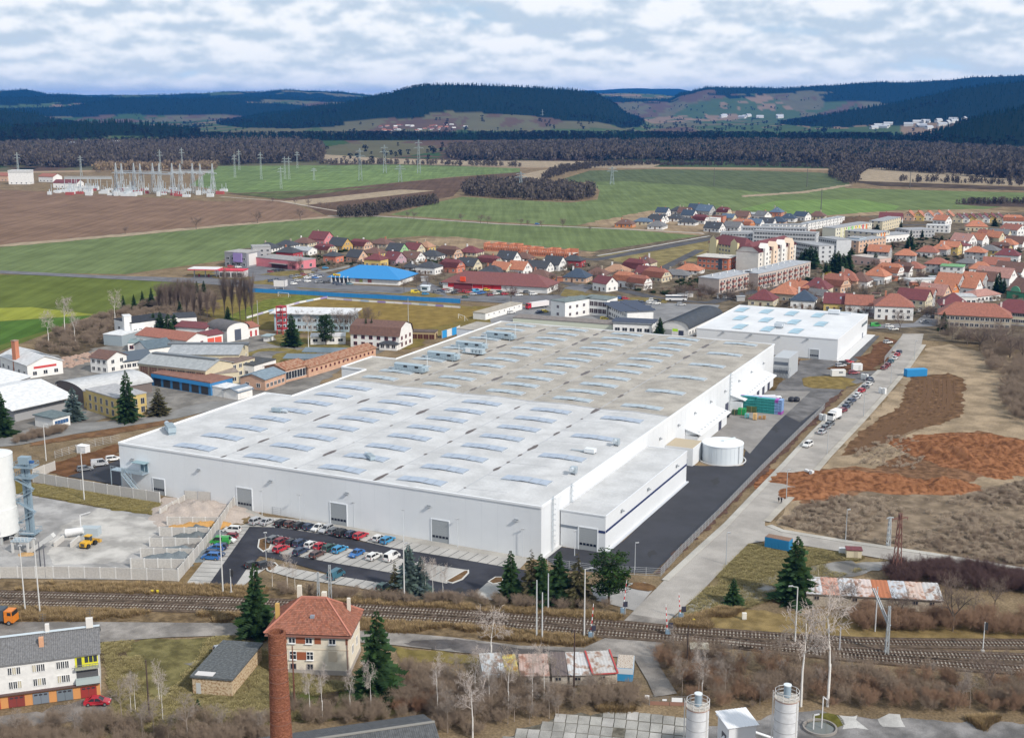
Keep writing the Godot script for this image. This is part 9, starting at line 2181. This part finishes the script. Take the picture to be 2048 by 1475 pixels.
		for i in q[1]:
			var t := rng.randf(); var k := rng.randi() % p.size()
			var at := p[k].lerp(p[(k + 1 + rng.randi() % (p.size() - 1)) % p.size()],t)
			var o := tree("leafless garden tree among the houses","tree",at.x,at.y,rng.randf_range(3.5,7.5),"bare" if i % 3 else "brush",1.3,i % 3,"garden trees among the houses",[Color(0.17,0.125,0.10),Color(0.14,0.085,0.06),Color(0.09,0.075,0.055)][i % 3])
			if i % 3 == 0:
				var s := thing("garden_shed","small shed in the gardens between the houses","shed",at.x + 5,at.y + 3,rng.randf_range(-50,20),"garden sheds among the houses",0.1)
				boxpart(s,"wall",wallm(["beige","brick","grey","white"][i / 3 % 4]),V3(0,1.2,0),V3(4.2,2.4,3.2)); boxpart(s,"roof",roofm(["grey","brown","rust red","pale grey"][(i / 3 + 1) % 4]),V3(0,2.5,0),V3(4.8,0.25,3.8))
	var hedge := tuft_mesh(Color(0.035,0.055,0.022),90,1.6,1.3,0.22)
	scatter("garden_hedges",[-196.4,-884.1,-44,-884.1,50.3,-802.4,134.9,-734.2,190,-884.1,418.3,-1022.1,248.3,-597.5,144.6,-619.3,100.2,-659.1,36.8,-724,-51.5,-734.2,-152,-815],1500,hedge,vmat(0.95,true),0.5,1.2,0.1,0.05)
	var bm: ArrayMesh = crown_mesh("brush",0)[0]; var bm2: ArrayMesh = crown_mesh("brush",1)[0]
	var tw := mat(0.27,0.205,0.15); var tw2 := mat(0.28,0.175,0.11); var tw3 := mat(0.44,0.355,0.27)
	scatter("garden_shrubs",[-186.7,-855.2,-43.2,-869.4,49.6,-790.2,134.9,-734.2,190,-884.1,410.5,-1002.6,248.3,-597.5,144.6,-619.3,100.2,-659.1,36.8,-724,-51.5,-734.2,-149.7,-802.4],900,bm2,tw,0.2,0.42,0.1)
	for q in [[27.8,-226,43.9,-223.7,58.1,-218.7,94.2,-212.5,107.2,-210.6,101.6,-198.4,89.6,-201.1,67.9,-201.1,50.9,-203.4,30.6,-202,28.6,-216.6]]: scatter("undergrowth",q,170,bm,tw,0.1,0.52)
	var sap := SurfaceTool.new()
	sap.append_from(crown_mesh("birch",1)[0],0,Transform3D.IDENTITY); sap.append_from(crown_mesh("birch",1)[1],0,Transform3D.IDENTITY)
	var sap_mesh := sap.commit()
	for q in [[28.6,-224.2,57.9,-217.7,106.3,-208.6,102.5,-200.1,51,-203.8,30.6,-202.3],[-20.4,-210.6,19.5,-207.6,14.6,-202,-5.4,-193.1,-12.2,-193.1],[-92.6,-195.7,-58.9,-197.5,-40.1,-198.4,-40.2,-189.8,-90.1,-189.8]]: scatter("saplings",q,24 if q[0] > -90.0 else 16,sap_mesh,mat(0.27,0.225,0.19),0.25,0.7,0.0,-1.0)
	scatter("undergrowth",[27.6,-224.2,57.6,-216.6,106.8,-209.6,101.6,-198.4,50.8,-202.9,30.6,-202],100,bm2,tw2,0.2,0.5)
	scatter("undergrowth",[-21.9,-216.6,-13.4,-215.6,-5.8,-210.6,19.5,-208.6,24.4,-203.4,14.5,-201.2,3.1,-198.4,-5.4,-192.3,-12.1,-192.3,-13.4,-199.2,-21.3,-201.1],130,bm,tw,0.18,0.5)
	scatter("russet_bushes",[-20.6,-212.5,-13.1,-209.6,-10.8,-200.1,-13.3,-198.4,-21.4,-202,-25,-202.9],26,bm2,mat(0.27,0.15,0.09),0.2,0.42)
	scatter("undergrowth",[-91.1,-192.3,-68.6,-198.4,-58.6,-196.6,-40.1,-198.4,-39.6,-186.6,-88.7,-186.6],110,bm2,tw,0.2,0.45)
	scatter("undergrowth",[-40,-202.9,-21.3,-201.1,-14.1,-197.5,-36.4,-196.6],35,bm,tw,0.2,0.4)
	scatter("undergrowth",[83,-265.6,88.4,-268.7,99.8,-268.7,119.4,-261.2,116.4,-254,95.9,-257.4,83.3,-259.1],150,bm2,mat(0.10,0.055,0.05),0.3,0.5)
	scatter("undergrowth",[70.6,-244.6,78.9,-240.7,90.2,-240.7,110.8,-240.7,107.2,-232.2,87.9,-233.9,70.2,-235.3],110,bm,tw2,0.25,0.5)
	scatter("undergrowth",[-50.7,-256.8,-35.1,-254,-17.6,-252.3,-2.6,-250.4,21.7,-247.2,20.5,-244.6,-2.5,-247.2,-28.1,-249.6,-50.2,-254],90,bm2,tw,0.15,0.32)
	scatter("undergrowth",[-201.3,-517.1,-208.5,-560.7,-202.2,-597.5,-195.6,-623.8,-190.6,-650.8,-189.7,-676.5,-167.2,-685.5,-148.3,-626.9,-164.6,-583.9,-173.6,-550.9,-186.5,-510.8],330,bm,tw,0.25,0.5)
	scatter("undergrowth",[193.6,-555.8,229.8,-523.6,191.7,-433,178.6,-440.7,189.1,-483.3,197.9,-518.2],150,bm,tw,0.3,0.65)
	scatter("undergrowth",[178,-448.6,194.9,-440.7,177,-398.1,165.5,-398.1],90,bm2,tw,0.3,0.6)
	scatter("undergrowth",[-156.3,-379.6,-151.1,-386.8,-145.3,-393,-143.6,-388,-150.1,-379.6,-154.1,-373.8],60,bm2,tw,0.2,0.35)
	for q in [[67.5,-299.4,77.4,-315.3,88.3,-321.6,98.5,-319.5,117.2,-319.5,143.2,-335.1,157.5,-335.1,126.9,-265.6,117.7,-271.2,99.2,-280.6,81.1,-288.5]]:
		scatter("dry_brush",q,1000,bm2,tw3,0.07,0.19,0.0,-0.35)
		scatter("dry_brush",q,500,bm,tw,0.08,0.2,0.0,-0.1)
	scatter("dry_brush",[102.6,-365.4,123.9,-385.6,127.7,-368.2,116.5,-347.1,102,-352.2],150,bm2,tw3,0.08,0.16)
	var straw := tuft_mesh(Color(0.31,0.225,0.125),46,0.8,0.9,0.05)
	for q in [[[-120.3,-261.2,-73.3,-259.7,-53.1,-257.7,-28.2,-250.4,-2.5,-247.5,23.5,-243,21.2,-240,-13,-245.9,-60.7,-252.6,-118.7,-257.4],2400],[[-114.5,-247.5,-58.8,-243.8,-12.7,-238.2,17,-231.5,13.8,-228.2,-12.4,-232.9,-57.9,-239.7,-111.6,-240.7],3600],[[33.4,-239.5,44.9,-246.9,68.6,-240.7,109.3,-237,106.5,-230.5,61.6,-232.9,33.1,-237],2600],[[14.9,-207.2,24.4,-211.5,25.5,-205.7,24.2,-201.6,15.4,-201.1],900],[[79.2,-198.4,93.7,-200.1,90.4,-192.3,81.2,-192.3],900]]: scatter("dry_grass",q[0],q[1],straw,vmat(0.95,true),0.35,1.2,0.1,0.0)
	var lawn_tuft := tuft_mesh(Color(0.25,0.215,0.105),30,0.22,0.8,0.06)
	for q in [[[-81,-229.6,-55.3,-232.7,-51,-228.7,-35.4,-213.2,-21.4,-211.1,-21.3,-201.1,-36.6,-198.4,-59.3,-195.7,-68.3,-193.1,-71.3,-205.7],9000],[[40.8,-254.8,49.6,-271.8,57,-285.3,71.5,-282.9,88.5,-273.7,76.4,-266.2,50.2,-247.2,33.1,-240.7],6000],[[-133.5,-333.7,-93.5,-316.9,-91,-307.2,-108.3,-313.6,-128.8,-323.8],2500]]: scatter("short_grass",q[0],q[1],lawn_tuft,vmat(0.95,true),0.6,1.3,0.1,-0.3)
	var clod := MB.new()
	clod.lathe([Vector2(1.0,-0.1),Vector2(0.75,0.4),Vector2(0.3,0.62),Vector2(0.01,0.66)],7)
	var red := mat(0.35,0.165,0.085,0.95,0,noise_tex(71,0.01,[[0.3,Color(0.42,0.4,0.4)],[0.5,Color(0.8,0.75,0.7)],[0.7,Color(1,1,1)]]),14.0,mottle(0.55,72,0.04),2.4)
	var k := 0
	for q in [["long ridge of orange soil beside the right street edge",93.5,-336.5,9.0,1.8,2.6,-6.0],["low orange soil ridge right of the long ridge",106.2,-331.8,8.0,1.6,1.8,-10.0],["trampled orange soil mound nearest the street",81.9,-326,7.0,0.9,1.6,20.0],["orange soil bank running up to the dirt track",131.8,-360,9.0,2.2,2.6,-62.0],["orange soil mound at the top of the soil heaps",146.1,-376.7,10.0,1.6,2.0,-14.0],["orange soil mound at the right frame edge",154.2,-365.4,11.0,1.9,1.8,-10.0],["brown orange soil mound below the soil bank",119.6,-330.5,7.0,1.7,1.5,10.0],["orange soil heap at the centre of the soil field",139.4,-352.2,9.0,1.5,1.8,-20.0]]:
		k += 1
		heap(q[0],q[1],q[2],q[3],q[4] * 1.6,red,q[5],q[6],20 + k)
	var rut := mat(0.165,0.10,0.06,0.9,0,mottle(0.6,71,0.02),4.0)
	for i in 9:
		var o := i * 9.0
		ribbon("tyre_track",curve([lerp(Vector2(103.3,-368.2),Vector2(106.4,-365.4),i / 9.0).x,lerp(Vector2(103.3,-368.2),Vector2(106.4,-365.4),i / 9.0).y,lerp(Vector2(127.3,-408),Vector2(133.8,-391.7),i / 9.0).x,lerp(Vector2(127.3,-408),Vector2(133.8,-391.7),i / 9.0).y,lerp(Vector2(145.3,-440.7),Vector2(151.2,-411.4),i / 9.0).x,lerp(Vector2(145.3,-440.7),Vector2(151.2,-411.4),i / 9.0).y,lerp(Vector2(155.2,-469.7),Vector2(170.6,-465.3),i / 9.0).x,lerp(Vector2(155.2,-469.7),Vector2(170.6,-465.3),i / 9.0).y],8),0.35 + 0.45 * (i * 5 % 4),0.15 + 0.004 * i,rut)
	scatter("rubble",[-192.1,-497.7,-185.4,-507.7,-173.8,-523.6,-171.3,-502.7,-176.5,-488,-182.5,-488],160,clod.mesh(),mat(0.32,0.22,0.17),0.4,1.3,0.1)
	build_far()
func build_far() -> void:
	var brown := [far_crown(Color(0.115,0.098,0.083),false),far_crown(Color(0.085,0.072,0.062),false)]
	var dark := far_crown(Color(0.015,0.029,0.023),true)
	var two := vmat(0.95,true)
	for q in [[[-856.4,-1926,-808.9,-1997.7,-629.1,-1954.1,-468.2,-2027.8,-323.1,-2158,-392.2,-2645,-506.1,-3030.3,-763.4,-3209.9,-912.6,-2810,-1207.5,-2725],7500],[[-112.7,-2211.2,-20.6,-2175.5,134.1,-2175.5,206.1,-2211.2,402.6,-2140.8,522.2,-1982.9,574.9,-1872.3,640.5,-1727.4,666.7,-1642.6,749,-1478.8,1030.6,-2043.2,896.2,-2594.2,748.7,-2810,544,-2900.4,196.9,-2839.5,-25.8,-2725,-126.9,-2594.2],12500]]:
		for i in 2: scatter("bare_wood",q[0],q[1] / 2,brown[i],two,0.7,1.5,0.0,-0.16)
	scatter("conifer_wood",[173.1,-2645,312.1,-2869.6,544,-2900.4,719,-2697.8,785.3,-2408.9,567.3,-2123.9,429.7,-2286.3,257.8,-2366.6],2600,dark,two,0.8,1.35,0.0,-0.08)
	scatter("conifer_wood",[245,-2248.1,415.7,-2211.2,533.9,-2027.8,631.6,-1821.4,696.2,-1716.3,769.3,-1898.8,666.9,-2175.5,469.1,-2498.1,226.9,-2545.2],700,dark,two,0.7,1.2,0.0,0.05)
	scatter("conifer_wood",[-609.1,-2645,-524.7,-2869.6,-400.5,-2645,-396.1,-2366.6,-526.9,-2366.6],130,dark,two,0.9,1.3)
	scatter("copse",[-53.2,-1393.6,-13,-1358.1,19,-1324.2,60.5,-1311.1,87,-1351.1,94.4,-1431.1,62.6,-1487,22,-1538.5,-39.5,-1556.4,-61.4,-1487],520,brown[0],two,0.6,1.0)
	scatter("copse_pines",[-31,-1446.7,9.6,-1512.3,36.4,-1386.4,29.9,-1344.3,-13.1,-1372.1],40,dark,two,0.5,0.75)
	scatter("hedgerow",[-156.9,-1127,-126.5,-1136.7,-107.9,-1209.5,-73.3,-1279.5,-78.1,-1317.6,-116.9,-1255.3,-143.9,-1187.7,-160,-1166.8],230,brown[1],two,0.35,0.75)
	scatter("hedgerow",[46.8,-1663,84.2,-1833.9,138,-1982.9,239.1,-2043.2,246.5,-2107.3,127.9,-2074.8,64.6,-1898.8,37.8,-1705.4],330,brown[1],two,0.35,0.7)
	scatter("hedgerow",[437.3,-1750,510.7,-1968.4,553.8,-2012.6,545.5,-1926,478.9,-1750,442.4,-1603.2,418.4,-1584.1],230,brown[0],two,0.5,0.95)
	scatter("hedgerow",[242.7,-2074.8,373.9,-2074.8,498.7,-1982.9,484.6,-1926,362.9,-2012.6,235.5,-2012.6],260,brown[1],two,0.3,0.6)
	scatter("hedgerow",[499.2,-1622.6,628.6,-1547.4,749,-1478.8,765.8,-1512.3,650.9,-1603.2,511.4,-1663],130,brown[1],two,0.3,0.75)
	scatter("hedgerow",[444.3,-1267.3,521.3,-1279.5,587.6,-1255.3,598.7,-1279.5,531.4,-1304.7,467.9,-1298.3],160,brown[0],two,0.25,0.5)
	scatter("hedgerow",[-605.4,-1833.9,-440.1,-1872.3,-455.2,-1954.1,-627.8,-1926],150,far_crown(Color(0.20,0.15,0.10),false),two,0.7,1.1)
	scatter("hedgerow",[-310.2,-2043.2,-99.4,-2027.8,20.2,-1968.4,20.7,-2012.6,-102.5,-2090.9,-319.8,-2107.3],160,brown[0],two,0.35,0.75)
	var cones := []; var crowns := []
	var d := 2150.0
	while d < 10500.0:
		var step := 9.5 + d * 0.0022
		var n := int(0.90 * d / step)
		for i in n:
			var az := -0.45 + 0.9 * (i + rng.randf()) / n
			var dd := d + rng.randf() * step * 1.5
			var x := sin(az) * dd; var z := -cos(az) * dd
			var h := height_at(x,z)
			if wooded(x,z,h):
				var p := V3(x,h - 1.0,z)
				if rough.get_noise_2d(x * 2.0 + 300,z * 2.0) + (0.40 if h > 25.0 else -0.12) > 0.0: cones.append(p)
				else: crowns.append(p)
			elif rough.get_noise_2d(x * 7.0,z * 2.2 + 70.0) > 0.30 and rng.randf() < 0.5: crowns.append(V3(x,h - 1.5,z))
		d += step * 1.5
	put("hill_forest",cones,dark,two,0.45,0.95); put("hill_forest",crowns,far_crown(Color(0.022,0.025,0.024),false),two,0.5,0.95)
	for q in [["far house in the village under the dark hill",[-419.8,-4204.5,-320.6,-4204.5,-218.4,-4481.7,-158.3,-4797.8,-251.3,-5161.6,-413.5,-5161.6,-497.6,-4797.8],34,"house",11.0],["far white hall of the works among the woods at the right",[1260.9,-4481.7,1365.1,-4204.5,1755.3,-5161.6,2263.4,-6367.3,1810.9,-5584.8,1437.6,-4973.1],20,"hall",24.0],["far white farm hall in the dark valley at the right",[1159.6,-7022.7,1404.4,-6679,1556.2,-7403.5,1271.2,-7609.8],8,"hall",30.0],["far white glasshouse hall beyond the left wood",[-1027.4,-2900.4,-875.2,-2869.6,-913.7,-2996.7,-1067.1,-3030.3],6,"hall",16.0],["far cottage scattered along the middle wood",[-98,-2645,165.9,-2697.8,239.2,-2810,176.4,-2869.6,-70.9,-2810],24,"house",9.0]]:
		var p := pts(q[1])
		for i in q[2]:
			var t: float = float(i) / q[2] * p.size()
			var a := p[int(t) % p.size()].lerp(p[(int(t) + 1) % p.size()],fmod(t,1.0)).lerp(p[rng.randi() % p.size()],rng.randf() * 0.5)
			var land := V3(0,105,0); var ray := (V3(a.x,0,a.y) - land).normalized()
			while land.y > height_at(land.x,land.z) and land.length() < 9000.0: land += ray * 20.0
			var o := thing("far_" + q[3],q[0],q[3],land.x,land.z,rng.randf_range(-60,60),q[0] + " group",land.y - 1.0)
			var s: float = q[4]
			boxpart(o,"wall",mat(0.5,0.5,0.49),V3(0,s * 0.17,0),V3(s * 1.2,s * 0.34,s * 0.5))
			var b := MB.new()
			roof_shape(b,s * 1.2,s * 0.5,s * 0.34,s * 0.2,"g")
			part(o,"roof",b.mesh(),roofm(["rust red","rust red","maroon","white"][i % 4]) if q[3] == "house" else flat_roof(0.45,0.47,0.5))
	var galv := mat(0.42,0.46,0.48,0.5)
	var fr := [685,737,790,845,900,955,1012,1075,1130,1190,1245]
	for i in fr.size():
		var p: Vector2 = lerp(Vector2(-449.4,-1432.5),Vector2(-336.5,-1419.5),(fr[i] - 685) / 562.0)
		lattice("portal_mast","tall white portal mast of the substation, %s from the left" % ORD[i],"mast",p.x,p.y + (i % 2) * 12.0,34.0,5.5,galv,[[23.0,5.0]],-10,0.13,0.06)
	for q in [["pale beam across the left half of the substation masts",[-449.4,-1432.5,-375.6,-1394.1],23.5],["pale beam across the right half of the substation masts",[-385.8,-1432.5,-339.5,-1432.5],23.5],["low busbar beam before the substation masts",[-518.1,-1459.3,-462.6,-1459.3],15.0]]:
		var p := pts(q[1])
		var o := thing("busbar_beam",q[0],"beam",p[0].x,p[0].y)
		var b := MB.new()
		var e := p[1] - p[0]
		b.bar(V3(0,q[2],0),V3(e.x,q[2],e.y),0.7); b.bar(V3(0,q[2] + 2,0),V3(e.x,q[2] + 2,e.y),0.3)
		part(o,"girder",b.mesh(),galv)
		for k in 5: boxpart(o,"support",galv,V3(e.x * k / 4,q[2] / 2,e.y * k / 4),V3(0.5,q[2],0.5))
	for i in 80:
		var p: Vector2 = lerp(Vector2(-524.3,-1432.5),Vector2(-328.7,-1394.1),rng.randf()) + Vector2(rng.randf_range(-6,6),rng.randf_range(-70,25))
		var o := thing("switchgear","white switchgear block at the foot of the substation masts","switchgear",p.x,p.y,-10,"switchgear of the substation")
		var h := rng.randf_range(3,8)
		boxpart(o,"cabinet",mat(0.6,0.62,0.63) if i % 6 else mat(0.35,0.08,0.07),V3(0,h * 0.3,0),V3(rng.randf_range(3,9),h * 0.6,4)); boxpart(o,"insulator",galv,V3(0,h * 0.8,0),V3(0.8,h * 0.5,0.8)); boxpart(o,"rod",galv,V3(2.5,h,0),V3(0.45,h * 2,0.45))
	for q in [["white control building at the left end of the substation",[-629.9,-1577.3,-604.2,-1577.3],14.0,"white","white"],["white building with red roof beside the control building",[-610.7,-1626.6,-588.3,-1616.5],7.0,"white","rust red"],["low white building with maroon roof in the substation",[-552.3,-1516.1,-521.5,-1510.2],6.0,"white","maroon"],["red roofed building at the far left of the substation",[-676,-1643.6,-654.4,-1636.8],7.0,"peach","rust red"]]: block("substation_building",q[0],"building",q[1],16,q[2],wallm(q[3]),roofm(q[4]),{"kind": "g" if q[4] != "white" else "f","rise": 3.5,"cols": 4,"floors": 1})
	var a := [[-333.8,-1678.9,36.0],[-410.7,-1903.1,30.0],[-376.6,-1715.7,32.0],[-302,-1678.9,30.0],[-296.5,-1678.9,30.0],[-260.6,-1661.1,16.0],[-275.2,-1501.5,26.0],[-331.2,-1950.4,26.0],[-670.9,-1715.7,34.0],[-598.6,-1754.1,28.0],[-488.2,-1754.1,36.0],[-490.6,-1880.3,34.0]]
	for i in a.size(): lattice("power_pylon","slim far pylon beside the substation, one of the line over the bright green field","pylon",a[i][0],a[i][1],a[i][2],2.6,mat(0.33,0.38,0.38),[[a[i][2] * 0.9,3.0],[a[i][2] * 0.78,4.0]],10,0.09,0.25).set_meta("group","pylons over the bright green field")
	a = [[-198.8,-1654.1,42.0],[-184,-1827.7,40.0],[-133.7,-1815.1,48.0],[101.3,-4242.9,70.0],[-144.2,-1626.6,22.0],[125.2,-1577.3,22.0],[9.9,-1432.5,24.0]]
	for i in a.size(): lattice("power_pylon","far lattice pylon, %s of those beyond the copse" % ["leftmost","second from left","big wide one","one on the dark slope","dark slim one on the brown field","dark slim one on the right field","pale one within the copse"][i],"pylon",a[i][0],a[i][1],a[i][2],4.5,mat(0.26,0.31,0.33),[[a[i][2] * 0.9,5.0],[a[i][2] * 0.75,7.0]],10,0.10,0.25)
	for q in [["dark pole on the right fields, left one",248,-1547.4],["dark pole on the right fields, middle one",358.1,-1529.7],["dark pole on the right fields, right one",477.7,-1512.3],["slim pole at the bare earth behind the far estate",292.5,-1187.7]]: pole("field_pole",q[0],"pole",q[1],q[2],22.0,{"r": 0.35,"c": Color(0.10,0.10,0.09),"lamp": false})
	heap("dark brown earth heap behind the white row houses",299.1,-1076.4,18.0,6.0,mat(0.16,0.11,0.075,0.95,0,mottle(0.6,71,0.02),9.0),1.5,0,12)
	heap("earth heap right of the brick house shells",43.2,-855.2,9.0,3.0,mat(0.24,0.175,0.12,0.95,0,mottle(0.6,71,0.02),9.0),1.5,0,13)
